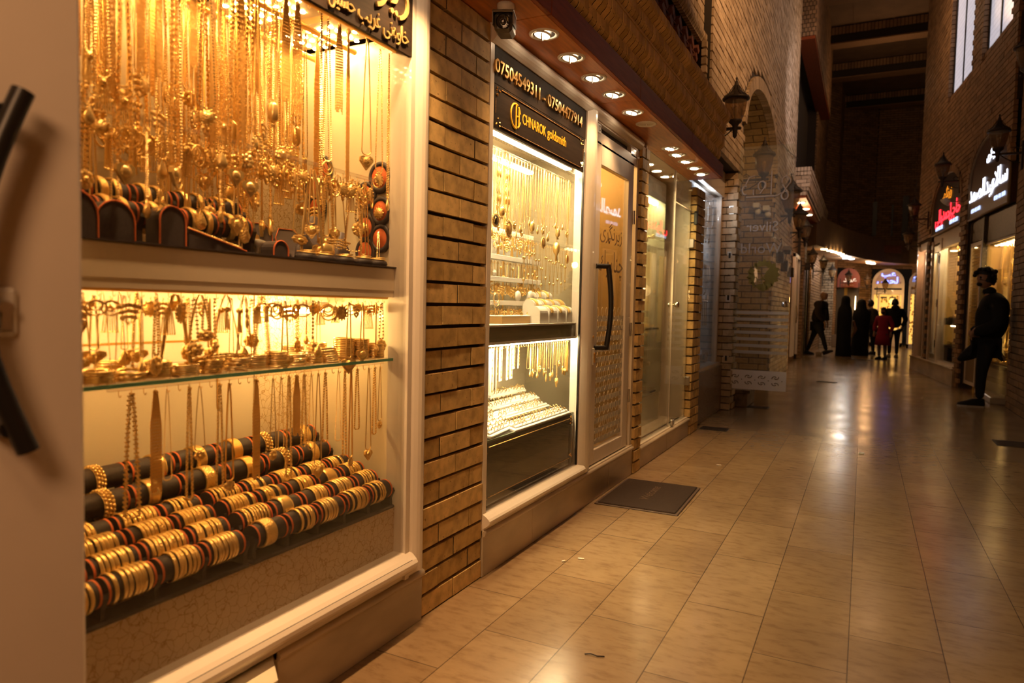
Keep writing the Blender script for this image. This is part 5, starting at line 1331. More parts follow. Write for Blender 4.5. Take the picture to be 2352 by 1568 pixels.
def tray(y, x, z, rz, wd, ln_, label, n, tl, st=.016):
    t = thing('ring_tray', label, 'ring tray', (x, y, z), rz); b = MB()
    Mx = Matrix.Rotation(tl, 4, 'Y')
    b.bbox((-wd, -ln_, 0), (wd, ln_, .016), .004, Mx)
    for k in range(-1, 2): b.tube([Mx @ V((wd * .55 * k, -ln_ * .95, .016)), Mx @ V((wd * .55 * k, ln_ * .95, .016))], .010, 8)
    b.build('body', M['white'], t)
    ring = MB(); ring.torus(.0088, .0017, 14, 5, Matrix.Rotation(PI / 2, 4, 'X')); ring.sph((0, 0, .010), .0035, 6, 4)
    RZ = Matrix.Rotation(rz, 4, 'Z')
    o = ring.build('gold_ring', M['gold'], None, FAR0); tag(o, 'x', 'ring')
    first = True
    for k in range(-1, 2):
        for i in range(n):
            if rnd() < .25: continue
            p = RZ @ (Mx @ V((wd * .55 * k, -ln_ * .85 + 1.7 * ln_ * i / (n - 1), .030)))
            q = o if first else o.copy()
            if not first: COL.objects.link(q)
            first = False
            q.location = (x + p.x, y + p.y, z + p.z); q.rotation_euler = (0, ru(-.2, .2), rz + ru(-.5, .5)); q['label'] = 'gold ring standing in the %s' % label; q['group'] = 'rings in the ' + label
tray(3.22, -1.475, .568, 0, .045, .34, 'long curved white ring tray at the glass edge', 16, .25)
tray(2.80, -1.50, .575, .12, .05, .16, 'white ring tray beside the brick pillar', 8, .22)
tray(3.15, -1.585, .598, 0, .045, .38, 'second white ring tray from the glass', 15, .2)
tray(3.25, -1.68, .625, 0, .04, .36, 'third white ring tray from the glass', 13, .2)
tray(3.42, -1.77, .655, 0, .03, .22, 'rearmost short white ring tray', 9, .15)

# ============================================================ THIRD SHOP
W = MB(); W.box((-1.46, 4.818, .155), (-1.41, 4.85, 2.30)); struct('window_5', W, M['white_frame']); W5 = bpy.data.objects['window_5']
f = MB(); f.box((-1.432, 4.85, .165), (-1.424, 5.74, 2.29)); f.box((-1.432, 5.75, .20), (-1.424, 6.375, 2.03)); f.box((-1.432, 5.75, 2.04), (-1.424, 6.375, 2.29)); struct('pane', f, M['pane'], parent=W5)
f = MB(); f.box((-1.46, 4.83, .155), (-1.405, 6.385, .168)); f.box((-1.435, 5.742, .17), (-1.421, 5.748, 2.29)); f.box((-1.44, 5.75, 2.032), (-1.42, 6.375, 2.04)); struct('window_frame', f, M['white_frame'], parent=W5)
for i, y in enumerate((4.88, 5.58, 5.77, 6.28)):
    t = thing('glass_clamp', 'small steel glass clamp under the soffit, %s from the narrow brick pier' % ORD[i], 'clamp', (-1.42, y, 2.22)); b = MB(); b.cyl((-.015, 0, 0), (.012, 0, 0), .016, 14); b.build('disc', M['chrome'], t)
t = thing('door_knob', 'round clear knob on the frameless glass door by the lamp-lit cabinet', 'door knob', (-1.425, 5.80, 1.19)); b = MB(); b.lathe([(0, .05), (.022, .046), (.028, .03), (.018, .014), (.010, 0)], 18, Matrix.Rotation(PI / 2, 4, 'Y')); b.lathe([(0, .05), (.022, .046), (.028, .03), (.018, .014), (.010, 0)], 18, Matrix.Rotation(-PI / 2, 4, 'Y')); b.build('knob', M['chrome'], t)
t = thing('floor_lock', 'small steel floor lock at the foot of the frameless glass door', 'lock', (-1.405, 5.80, .175)); b = MB(); b.bbox((-.012, -.03, 0), (.014, .03, .05), .006); b.cyl((.0, 0, .05), (0, 0, .065), .01, 10); b.build('body', M['steel'], t)
mb = MB(); mb.box((-2.0, 6.372, .155), (-1.44, 6.39, 2.30)); mb.box((-2.0, 4.82, 2.295), (-1.44, 6.39, 2.30)); mb.box((-2.05, 4.82, .15), (-2.0, 6.39, 2.30)); mb.box((-2.0, 4.82, .1), (-1.44, 6.39, .158)); mb.box((-2.0, 4.80, .15), (-1.47, 4.818, 2.30)); struct('wall_left_inner.002', mb, M['cream'])
t = thing('display_cabinet', 'tall glass-fronted cabinet of gold under a plain white header', 'display cabinet', (-1.66, 5.4, .158)); 
b = MB(); b.bbox((-.20, -.56, 1.93), (.04, .80, 2.10), .003); b.build('header', M['white'], t)
b = MB(); b.box((-.22, -.56, 0), (-.20, .80, 2.1)); b.box((-.2, -.56, 0), (.03, .8, .25)); b.box((-.2, .79, .25), (.04, .81, 1.95)); b.build('carcass', mat('sage_lining', (.46, .44, .30), .3), t)
b = MB()
for z in (.80, 1.12, 1.52): b.box((-.2, -.56, z), (.03, .79, z + .008))
b.build('shelf', M['acrylic'], t)
b = MB(); b.box((.034, -.56, .25), (.04, .79, 1.93)); b.build('pane', M['tint_pane'], t)
b = MB(); b.box((-.05, -.5, 1.915), (-.02, .75, 1.925)); b.build('led_strip', M['led_pure'], t)
for j, (z, L, w) in enumerate(((2.06, .95, 'top'), (1.66, 1.2, 'second'), (1.26, .95, 'third'), (.93, .95, 'lowest'))):
    for i in range(22):
        k = (0, 2, 4, 3)[(i + j) % 4]
        if j == 3 and i % 2: continue
        dup(FN[k], (-1.70 + .02 * (i % 2), 5.02 + .053 * i, z), ru(-.4, .4), 'gold necklace in the %s tier of the white-headed cabinet, %s from the narrow brick pier' % (w, ordn(i)), None, scale=(1.3, 1.3, L * ru(.8, 1.05)))
for i, (z, y) in enumerate(((.97, 6.0), (.97, 5.75), (.42, 5.95))):
    t = thing('gold_jewellery_tray', 'black tray heaped with gold pieces in the white-headed cabinet, %s' % ('beside the cabinet end', 'further along the shelf', 'on the cabinet floor')[i], 'jewellery tray', (-1.68, y, z)); b = MB(); b.bbox((-.08, -.10, 0), (.06, .10, .02), .004); b.build('tray', M['velvet'], t); b = MB()
    for k in range(40): b.torus(.011, .0022, 10, 5, Matrix.Translation((ru(-.06, .05), ru(-.085, .085), .026 + ru(0, .012))) @ Matrix.Rotation(ru(0, 3), 4, 'X') @ Matrix.Rotation(ru(0, 3), 4, 'Y'))
    o = b.build('gold_piece', M['gold'], t); tag(o, kind='stuff')
t = thing('wall_switch', 'small dark box fixed on the brick pier beside the frameless door', 'switch', (-1.405, 6.40, 1.98)); b = MB(); b.bbox((.0, -.03, -.06), (.03, .0, .06), .004); b.build('body', M['black'], t)
for i, z in enumerate((1.75, .50)):
    b = MB(); b.bbox((-.02, -.025, -.04), (.025, .02, .04), .004); struct('hinge', b, M['steel'], parent=W5).location = (-1.42, 6.375, z)

# ============================================================ SILVER SHOP WINDOW
mb = MB(); mb.bbox((-1.62, 6.74, 0), (-1.44, 8.245, .52), .004); struct('baseboard_left.004', mb, M['granite'])
W = MB(); W.box((-1.58, 6.74, .52), (-1.46, 8.245, .555)); W.box((-1.58, 6.74, 2.44), (-1.48, 8.245, 2.72)); W.box((-1.56, 8.19, .55), (-1.50, 8.245, 2.45)); struct('window_6', W, M['white_frame']); W6 = bpy.data.objects['window_6']
f = MB(); f.box((-1.53, 6.74, .56), (-1.524, 8.19, 2.44)); struct('pane', f, M['pane'], parent=W6)
mb = MB(); mb.box((-2.0, 6.74, .5), (-1.98, 8.25, 2.74)); mb.box((-2.0, 8.235, .5), (-1.56, 8.248, 2.74)); mb.box((-2.0, 6.735, .5), (-1.56, 6.742, 2.74)); mb.box((-2., 6.74, 2.44), (-1.53, 8.245, 2.74)); mb.box((-2., 6.74, .48), (-1.54, 8.245, .53)); struct('wall_left_inner.003', mb, mat('grey_case_lining', (.36, .36, .36), .4))
t = thing('silver_board', 'white board of dark-studded earrings high in the silver shop window', 'display board', (-1.66, 7.75, 2.20)); b = MB(); b.bbox((-.01, -.45, -.20), (0, .42, .20), .003); b.build('board', M['white'], t)
for i in range(4):
    for j in range(4):
        b = MB(); b.sph((.006, -.33 + .22 * i, -.14 + .095 * j), .016, 8, 5); b.build('stud', M['black'], t)
SV = []
for L, w in ((.5, .012), (.4, .02), (.3, .015)):
    q = thing('silver_chain', 'x', 'necklace', FAR0); chain_mb(L, w, 'bead', .004).build('chain', M['silver'], q); b = MB(); pend('drop', b, -L); b.build('pendant', M['silver'], q); SV.append(reg(q))
for i in range(24): dup(SV[i % 3], (-1.60 + .025 * (i % 2), 7.0 + .048 * i, 2.40), ru(-.5, .5), 'silver chain hanging at the top of the silver shop window, %s from the lit pier' % ordn(i), None, scale=(1.3, 1.6, ru(.8, 1.5)))
for i in range(20): dup(SV[i % 3], (-1.60, 7.05 + .056 * i, 1.66), ru(-.5, .5), 'silver chain in the middle of the silver shop window, %s from the lit pier' % ordn(i), None, scale=(1.3, 1.6, ru(.5, .8)))
for z, w in ((1.68, 'upper'), (1.26, 'lower')):
    t = thing('glass_shelf', '%s glass shelf in the silver shop window' % w, 'shelf', (-1.75, 7.5, z)); b = MB(); b.box((-.2, -.74, 0), (.20, .68, .01)); b.build('sheet', M['acrylic'], t)
for i in range(8):
    t = thing('bracelet_card', 'pale upright bracelet card in the silver shop window, %s from the lit pier' % ORD[i], 'jewellery card', (-1.60, 7.30 + .105 * i, .98)); b = MB(); b.box((-.003, -.03, 0), (.003, .03, .27)); b.build('card', M['white'], t); b = MB(); b.box((.003, -.006, .01), (.006, .006, .26)); b.build('bracelet', M['silver'], t)
t = thing('silver_heap', 'heap of silver cuffs at the bottom of the silver shop window', 'jewellery', (-1.62, 7.7, .56)); b = MB()
for k in range(80): b.torus(.034, .006, 12, 5, Matrix.Translation((ru(-.05, .06), ru(-.45, .45), .02 + ru(0, .09))) @ Matrix.Rotation(ru(0, 3), 4, 'X') @ Matrix.Rotation(ru(0, 3), 4, 'Y'))
o = b.build('silver_cuff', M['silver'], t); tag(o, kind='stuff')
b = MB(); b.bbox((-.10, -.48, -.03), (.09, .48, .0), .004); b.build('tray', M['white'], t)
t = thing('led_bar', 'cool white lamp bar at the top of the silver shop window', 'light', (-1.72, 7.5, 2.435)); b = MB(); b.box((-.03, -.65, -.004), (.03, .65, 0)); b.build('diffuser', emis('cool_bar', (.85, .9, 1.), 45.), t); b = MB(); b.box((-.035, -.66, 0), (.035, .66, .004)); b.build('profile', M['white'], t)

# open frameless glass door with the shop's film graphics, seen from inside
DYY = 8.30
t = thing('glass_door', 'open frameless glass door with mirrored lettering and lion head', 'door', (-1.41, DYY, .255)); O = (-1.41, DYY, .255)
b = MB(); b.box((0, -.005, 0), (.665, .005, 2.75)); b.build('pane', glass('door_pane', (.93, .95, .92), 0., .05), t)
FM = Matrix(((1, 0, 0, 0), (0, 0, -1, 0), (0, 1, 0, 0), (0, 0, 0, 1)))     # text plane x,z facing -y
def fd(x, z, y=DYY - .0065): return Matrix.Translation(-V(O)) @ Matrix.Translation((x, y, z)) @ FM
film = mat('grey_brown_film', (.30, .24, .19), .6)
wf = mat('white_film_band', (.82, .78, .74), .5)
text_mesh('Silver', .155, .0003, 'lettering', film, t, fd(-1.06, 2.10), mirror=True)
text_mesh('World', .165, .0003, 'lettering', film, t, fd(-1.07, 1.855), mirror=True)
b = MB()
def st(pts, r=.010): b.tube([V((x, DYY - .008, z)) - V(O) for x, z in pts], r, 6)
def ell(cx, cz, rx, rz, a0, a1, n=14): return [(cx + rx * math.cos(math.radians(a0 + (a1 - a0) * i / n)), cz + rz * math.sin(math.radians(a0 + (a1 - a0) * i / n))) for i in range(n + 1)]
st(ell(-.825, 2.60, .045, .05, -60, 210)); st([(-.80, 2.56), (-.84, 2.50), (-.86, 2.46)]); st(ell(-.835, 2.44, .035, .045, 90, 450)); st([(-.86, 2.56), (-.83, 2.51), (-.80, 2.47)]); st([(-.825, 2.65), (-.81, 2.70), (-.82, 2.73)], .007)
st([(-.87, 2.47), (-.92, 2.44), (-1.25, 2.44)]); st([(-.98, 2.46), (-.98, 2.72)]); st(ell(-1.08, 2.56, .04, .05, -40, 250)); st([(-1.10, 2.47), (-1.06, 2.53), (-1.04, 2.60)]); st([(-1.17, 2.46), (-1.17, 2.52)]); st(ell(-1.26, 2.52, .03, .05, 60, 300)); st([(-1.26, 2.58), (-1.22, 2.66), (-1.16, 2.68)])
b.build('ornamental_lettering', film, t)
b = MB()
for i in range(7): b.box((.003, -.0085, .86 - .075 * i), (.662, -.0065, .895 - .075 * i))
b.build('frosted_stripe', M['frost'], t)
b = MB(); b.box((0, -.0095, .0), (.665, -.006, .22)); b.build('white_band', wf, t)
b = MB()
for i in range(4):
    cx = .115 + .145 * i
    for sg, cz in ((1, .148), (-1, .075)):
        for q in (1, -1):
            P = [V((cx + q * (.006 + .0085 * a) * math.cos(a * 1.0 + .4) * 1.15, -.0105, cz + sg * q * (.006 + .0060 * a) * math.sin(a + .4))) for a in (j * .30 for j in range(12))]
            b.tube(P, .0042, 5)
    b.sph((cx + .072, -.010, .112), .006, 8, 5, (1, .3, 1))
b.sph((.040, -.010, .112), .006, 8, 5, (1, .3, 1))
b.build('scroll_pattern', mat('brown_scroll_film', (.13, .085, .05), .7), t)
b = MB(); lc = V((.37, -.0078, 1.30))
def lp(pts, s=.185): b.prism([(lc.x + x * s, lc.z + z * s) for x, z in pts], 'y', lc.y, lc.y + .0012)
lp([(.05, -.95), (.30, -.85), (.62, -.62), (.70, -.40), (.92, -.35), (.85, -.12), (1.0, .02), (.86, .20), (.95, .42), (.74, .50), (.72, .74), (.50, .70), (.38, .40), (.22, .25), (.08, -.05), (.16, -.30), (.05, -.50)])
lp([(.50, .70), (.40, .90), (.22, .80), (.12, 1.0), (-.05, .84), (-.25, .92), (-.30, .74), (-.52, .76), (-.50, .58), (-.70, .50), (-.40, .50), (-.15, .55), (.15, .60), (.38, .42)])
lp([(-.72, .48), (-.86, .25), (-.80, .05), (-.92, -.12), (-.78, -.25), (-.80, -.45), (-.62, -.50), (-.52, -.75), (-.42, -.55), (-.50, -.35), (-.42, -.10), (-.55, .15), (-.45, .32)])
lp([(-.30, -.55), (.05, -.50), (.05, -.95), (-.15, -.88), (-.35, -.72)]); lp([(-.34, .24), (-.16, .16), (-.10, .24), (-.24, .30)]); lp([(-.12, -.22), (.02, -.30), (.12, -.22), (.06, -.10), (-.06, -.10)]); lp([(-.20, -.40), (.0, -.36), (.16, -.42), (.14, -.46), (.0, -.41), (-.18, -.46)])
lp([(-.42, .42), (-.10, .36), (-.08, .40), (-.36, .50)]); lp([(-.10, .12), (-.04, .12), (-.02, -.08), (-.08, -.06)]); lp([(-.40, -.10), (-.28, -.35), (-.30, -.52), (-.24, -.36), (-.34, -.06)])
for k in range(9):
    a = 2.0 + k * .42; lp([(1.02 * math.cos(a), 1.02 * math.sin(a)), (.80 * math.cos(a + .07), .80 * math.sin(a + .07)), (.62 * math.cos(a + .16), .62 * math.sin(a + .16)), (.78 * math.cos(a + .16), .78 * math.sin(a + .16))])
b.build('lion_head', mat('olive_gold_film', (.20, .14, .012), .6), t)
b = MB(); b.lathe([(0, .05), (.03, .045), (.036, .03), (.02, .012), (.01, 0)], 16, Matrix.Translation((.62, -.005, .98)) @ Matrix.Rotation(PI / 2, 4, 'X')); b.build('knob', M['chrome'], t)
for i, z in enumerate((2.30, 1.78, 1.30, .60)):
    b = MB(); b.bbox((-.03, -.02, -.05), (.03, .02, .05), .004); q = b.build('hinge', M['steel'], t, V((-1.40, 8.272, z)) - V(O))
    b = MB(); b.box((-.012, -.023, -.03), (.012, -.02, .03)); b.build('slot', M['black'], q)
# ============================================================ RIGHT SIDE SHOPS
def rb(mb, s0, s1, d0, d1, z0, z1): mb.box((s0, d0, z0), (s1, d1, z1), RB)
def rpart(name, m, fn, t):
    b = MB(); fn(b); return b.build(name, m, t)
glow = mat('amber_lit_lining', (.75, .50, .16), .4)
# first shop, behind the leaning man
t = thing('display_case', 'amber-lit jewellery case behind the leaning man', 'display case')
rpart('back_panel', glow, lambda b: rb(b, .0, 2.12, -.95, -.92, 0, 2.62), t)
rpart('side_panel', glow, lambda b: (rb(b, .0, .03, -.92, -.12, 0, 2.6), rb(b, 1.36, 1.38, -.92, -.12, 0, 2.2)), t)
rpart('ceiling_panel', M['cream'], lambda b: rb(b, 0, 2.12, -.92, -.1, 2.18, 2.22), t)
rpart('counter_shelf', M['black'], lambda b: (rb(b, .03, 1.36, -.90, -.16, 1.06, 1.13), rb(b, .03, 1.36, -.90, -.13, .44, .48)), t)
rpart('base_panel', mat('olive_cream_base', (.46, .40, .24), .4), lambda b: (rb(b, .03, 1.36, -.14, -.12, .09, .43),), t)
rpart('fret_strip', mat('tan_fret_strip', (.24, .17, .06), .5), lambda b: rb(b, .03, 1.36, -.119, -.116, .24, .31), t)
mb = MB(); rb(mb, 0., 1.36, -.13, -.10, 2.20, 2.62); rb(mb, 1.36, 1.42, -.14, -.06, .08, 2.62); rb(mb, 2.08, 2.14, -.14, -.06, .08, 2.62); rb(mb, 1.42, 2.08, -.13, -.08, 2.28, 2.62)
struct('window_7', mb, noisy(mat('mottled_dark_header', (.10, .075, .04), .4), (.11, .08, .045), 30., .5)); W7 = bpy.data.objects['window_7']
struct('pane', (lambda b: (rb(b, .0, 1.36, -.11, -.104, .09, 2.20), b)[1])(MB()), M['pane'], parent=W7)
t = thing('shop_door', 'glass shop door with grid pattern beside the leaning man', 'door')
rpart('frame', M['white_frame'], lambda b: (rb(b, 1.43, 1.48, -.10, -.06, .10, 2.26), rb(b, 2.02, 2.07, -.10, -.06, .10, 2.26), rb(b, 1.48, 2.02, -.10, -.06, .10, .15), rb(b, 1.48, 2.02, -.10, -.06, .62, .66), rb(b, 1.48, 2.02, -.10, -.06, 2.2, 2.26)), t)
rpart('pane', M['tint_pane'], lambda b: rb(b, 1.48, 2.02, -.085, -.078, .66, 2.2), t)
rpart('lower_panel', mat('dim_door_panel', (.2, .14, .08), .4), lambda b: rb(b, 1.48, 2.02, -.085, -.075, .15, .62), t)
rpart('grid_pattern', mat('amber_grid_film', (.42, .25, .06), .5), lambda b: [rb(b, 1.48, 2.02, -.077, -.074, .7 + .055 * i, .706 + .055 * i) for i in range(27)] + [rb(b, 1.50 + .055 * i, 1.506 + .055 * i, -.077, -.074, .68, 2.18) for i in range(10)], t)
def rdisp(s0, s1, d, z, n, L, what, gl, big=1.5):
    for i in range(n):
        s = s0 + (s1 - s0) * (i + .5) / n; p = rw(s, z, d + ru(-.03, .03)); k = random.choice((0, 1, 2, 3, 6))
        dup(PNO[k], p, PI / 2 + ru(-.5, .5), 'gold necklace %s' % what, gl, scale=(big, big * 1.3, L * ru(.8, 1.15) / .32))
rdisp(.08, 1.32, -.30, 2.16, 20, .55, 'in the top tier behind the leaning man', 'top tier behind the leaning man')
rdisp(.08, 1.32, -.45, 2.16, 16, .65, 'in the top tier behind the leaning man', 'top tier behind the leaning man')
rdisp(.10, 1.32, -.60, 1.70, 20, .45, 'in the middle tier behind the leaning man', 'middle tier behind the leaning man')
rdisp(.10, 1.32, -.35, 1.02, 16, .30, 'under the dark counter behind the leaning man', 'low tier behind the leaning man')
def rheap(s, d, z, n, label, L=.4):
    t = thing('jewellery_heap', label, 'jewellery'); b = MB()
    for k in range(n):
        p = rw(s + ru(-L, L), z + ru(.012, .05), d + ru(-.1, .1)); b.torus(.026, .006, 9, 5, Matrix.Translation(p) @ Matrix.Rotation(ru(0, 3), 4, 'X') @ Matrix.Rotation(ru(0, 3), 4, 'Y'))
    o = b.build('gold_piece', M['gold'], t); tag(o, kind='stuff')
    b = MB(); rb(b, s - L, s + L, d - .12, d + .12, z, z + .012); b.build('tray', M['velvet'], t)
rheap(.68, -.30, .48, 110, 'heap of gold jewellery at the foot of the window behind the leaning man', .6)
rheap(.68, -.30, 1.13, 70, 'heap of gold jewellery on the dark counter behind the leaning man', .6)
def rlight(s0, s1, d, z, label, dots=True, n=(9, 4), m='led_far'):
    t = thing('led_ceiling_light', label, 'light'); b = MB(); rb(b, s0, s1, d - .16, d + .16, z, z + .012); b.build('panel_frame', M['cream'], t); b = MB()
    for i in range(n[0]):
        for j in range(n[1]):
            s = s0 + (s1 - s0) * (i + .5) / n[0]; p = rw(s, z, d - .13 + .26 * (j + .5) / n[1]); b.lathe([(0, -.008), (.020, -.008), (.022, 0)], 8, Matrix.Translation(p))
    b.build('led_dot', M[m], t)
rlight(.06, 1.32, -.30, 2.165, 'panel of bright LED dots above the gold behind the leaning man')
for s, z, w in ((1.75, 2.02, 'upper'), (1.75, 1.90, 'lower')):
    t = thing('tube_lamp', '%s glowing tube lamp seen through the gridded glass door' % w, 'lamp'); b = MB(); rb(b, 1.55, 2.0, -.60, -.57, z, z + .018); b.build('tube', M['led_far'], t)
t = thing('mirror', 'slanting mirror strip in the window behind the leaning man', 'mirror'); b = MB(); b.prism([(.10, 1.36), (.16, 1.36), (.42, 1.66), (.36, 1.66)], 'y', -.26, -.25, RB); b.build('glass', M['steel'], t)

# second shop on the right side
t = thing('display_case', 'amber-lit jewellery case beneath the red-lettered sign', 'display case')
rpart('back_panel', glow, lambda b: rb(b, 2.62, 4.95, -.80, -.77, 0, 2.66), t)
rpart('side_panel', glow, lambda b: (rb(b, 2.62, 2.64, -.78, -.12, 0, 2.6), rb(b, 4.93, 4.95, -.78, -.12, 0, 2.6)), t)
rpart('ceiling_panel', M['cream'], lambda b: rb(b, 2.62, 4.95, -.78, -.1, 2.46, 2.5), t)
rpart('counter_shelf', M['black'], lambda b: (rb(b, 2.64, 4.1, -.76, -.14, .98, 1.10), rb(b, 2.64, 4.1, -.76, -.14, .58, .62)), t)
rpart('base_panel', M['black_glass'], lambda b: rb(b, 2.64, 4.1, -.14, -.12, .28, .58), t)
mb = MB(); rb(mb, 2.62, 4.95, -.13, -.06, 2.50, 2.66); rb(mb, 4.08, 4.18, -.14, -.03, .28, 2.55); rb(mb, 2.62, 2.66, -.13, -.04, .28, 2.5); rb(mb, 4.86, 4.95, -.14, -.03, .28, 2.55); rb(mb, 2.62, 4.1, -.13, -.05, .28, .33); rb(mb, 2.62, 4.1, -.12, -.05, 2.36, 2.5)
struct('window_8', mb, M['white_frame']); W8 = bpy.data.objects['window_8']
struct('pane', (lambda b: (rb(b, 2.64, 4.1, -.10, -.094, .3, 2.36), rb(b, 4.18, 4.86, -.10, -.094, .3, 2.5), b)[2])(MB()), M['pane'], parent=W8)
t = thing('shop_door', 'narrow metal-framed door under the red-lettered sign', 'door')
rpart('frame', M['steel'], lambda b: (rb(b, 4.20, 4.30, -.09, -.05, .30, 2.45), rb(b, 4.74, 4.84, -.09, -.05, .30, 2.45), rb(b, 4.3, 4.74, -.09, -.05, .3, .42), rb(b, 4.3, 4.74, -.09, -.05, 2.33, 2.45)), t)
for z in (.55, 1.3, 2.1): rpart('hinge', M['black'], lambda b: rb(b, 4.185, 4.215, -.05, -.02, z, z + .14), t)
rdisp(2.72, 4.05, -.28, 2.40, 22, .75, 'in the top tier under the red-lettered sign', 'top tier under the red-lettered sign')
rdisp(2.72, 4.05, -.50, 2.40, 14, .8, 'in the top tier under the red-lettered sign', 'top tier under the red-lettered sign')
rdisp(2.72, 4.05, -.50, 1.60, 16, .42, 'in the middle tier under the red-lettered sign', 'middle tier under the red-lettered sign')
rheap(3.35, -.30, 1.10, 60, 'heap of gold jewellery on the shelf under the red-lettered sign', .6); rheap(3.35, -.30, .62, 70, 'heap of gold jewellery in the lowest tier under the red-lettered sign', .6)
rlight(2.72, 4.05, -.35, 2.45, 'panel of LED dots above the gold under the red-lettered sign', n=(8, 3), m='led_pure')
t = thing('tube_lamp', 'glowing tube lamp half-way up the window under the red-lettered sign', 'lamp'); b = MB(); rb(b, 2.75, 3.1, -.20, -.18, 1.62, 1.68); b.build('tube', M['led_far'], t)
t = thing('tube_lamp', 'glowing tube lamp under the dark shelf beneath the red-lettered sign', 'lamp'); b = MB(); rb(b, 2.75, 3.6, -.16, -.15, .955, .975); b.build('tube', M['led_far'], t)
# last glazed column of the right side
t = thing('display_case', 'narrow glazed display column at the end of the shadowed side', 'display case')
rpart('back_panel', mat('rosy_lining', (.62, .36, .18), .4), lambda b: (rb(b, 5.25, 6.1, -.5, -.47, 0, 2.6), rb(b, 5.25, 5.27, -.47, -.05, 0, 2.6)), t)
rpart('frame', M['white_frame'], lambda b: (rb(b, 5.25, 5.31, -.09, .0, .28, 2.55), rb(b, 6.02, 6.10, -.09, .02, .28, 2.55), rb(b, 5.31, 6.02, -.09, -.02, 2.45, 2.6)), t)
rpart('pane', M['pane'], lambda b: rb(b, 5.31, 6.02, -.06, -.054, .3, 2.45), t)
for i in range(5):
    q = thing('spotlight', 'small bright spotlight in the end display column, %s of five' % ORD[i], 'light', rw(5.40 + .12 * (i % 3), 2.36 + .045 * (i // 3), -.16 - .05 * (i % 2))); b = MB(); b.sph((0, 0, 0), .024, 10, 6); b.build('bulb', M['led_far'], q); b = MB(); b.lathe([(.015, .02), (.03, .035), (.0, .05)], 10); b.build('holder', M['white'], q)
rdisp(5.35, 6.0, -.3, 2.2, 8, .9, 'in the end display column', 'end display column')

# arched illuminated signs
def wsign(g, label, m, sid):
    c = (g[0] + g[1]) / 2; a = (g[1] - g[0]) / 2; t = thing('arched_sign', label, 'sign')
    P = [(g[0], g[2]), (g[1], g[2])] + [(c + a * math.cos(PI * i / 28), g[3] + g[4] * math.sin(PI * i / 28)) for i in range(29)]
    b = MB(); b.prism(P, 'y', -.10, -.03, RB); b.build('panel', m, t)
    b = MB(); b.tube([RB @ V((p[0], -.025, p[1])) for p in P], .020, 6, closed=True); b.build('rim', mat('pale_sign_rim_' + sid, (.30, .22, .14), .5), t)
    return t
sb = mat('dark_brown_sign_face', (.075, .028, .014), .4); sk = mat('black_sign_face', (.022, .012, .010), .4)
nw = emis('white_neon', (.80, .84, 1.), 3.2); nr = emis('red_neon', (1., .02, .03), 4.5); no = emis('orange_neon', (1., .30, .02), 1.0); nb = emis('pale_blue_neon', (.55, .65, 1.), 1.6)
t = wsign(SG2, 'dark brown arched sign with glowing white Arabic lettering', sb, 'a')
def rt(body, size, s, z, m, sx=1., sh=0.): text_mesh(body, size, .003, 'lettering', m, t, RM(s, z, -.022), sx=sx, shear=sh, offset=.001)
rt(arv(0xFEB3, 0xFE8E, 0xFEFB, 0xFEAD), .36, .55, 3.03, nw, 1.05); rt(arv(0xFECB, 0xFE92, 0xFEAA, 0xFE8D, 0xFEDF, 0xFEBC, 0xFEE4, 0xFEAA), .36, 1.45, 3.0, nw, .98)
rt(arv(0xFEAF, 0xFEF3, 0xFEAE, 0xFEE7, 0xFB95, 0xFEAE, 0xFEEF), .17, .98, 3.42, nw, 1.); rt('0750 448 1880', .085, .50, 2.76, nb); rt('0750 448 1880', .085, 1.72, 2.74, nb)
t = wsign(SG1, 'black arched sign with glowing red and orange Arabic lettering', sk, 'b')
rt(arv(0xFEA3, 0xFE8E, 0xFE9F, 0xFEF0), .34, 3.12, 2.97, nr, 1.1); rt(arv(0xFE8D, 0xFEA3, 0xFEE4, 0xFEAA), .34, 3.72, 2.96, nr, 1.05); rt(arv(0xFEED, 0xFE8D, 0xFEDF, 0xFEF0), .34, 4.36, 2.95, nr, 1.1)
rt(arv(0xFEAF, 0xFEF3, 0xFEAE, 0xFEE7, 0xFB95, 0xFEAE, 0xFEEF), .24, 3.75, 3.31, no); rt('0750 446 2232', .10, 3.15, 2.755, nb); rt('0750 446 2232', .10, 4.3, 2.75, nb)
t = thing('floodlight', 'small pale floodlight sticking out before the red-lettered sign', 'lamp', rw(2.72, 3.02, .18)); b = MB(); b.lathe([(0, .05), (.045, .045), (.085, -.03), (.075, -.035), (0, -.02)], 14, Matrix.Rotation(.5, 4, 'X') @ Matrix.Rotation(.6, 4, 'Y')); b.build('shade', M['cream'], t); b = MB(); b.tube([(0, 0, 0), (.10, .02, -.01), (.24, .05, .0)], .010, 6); b.build('arm', M['steel'], t)

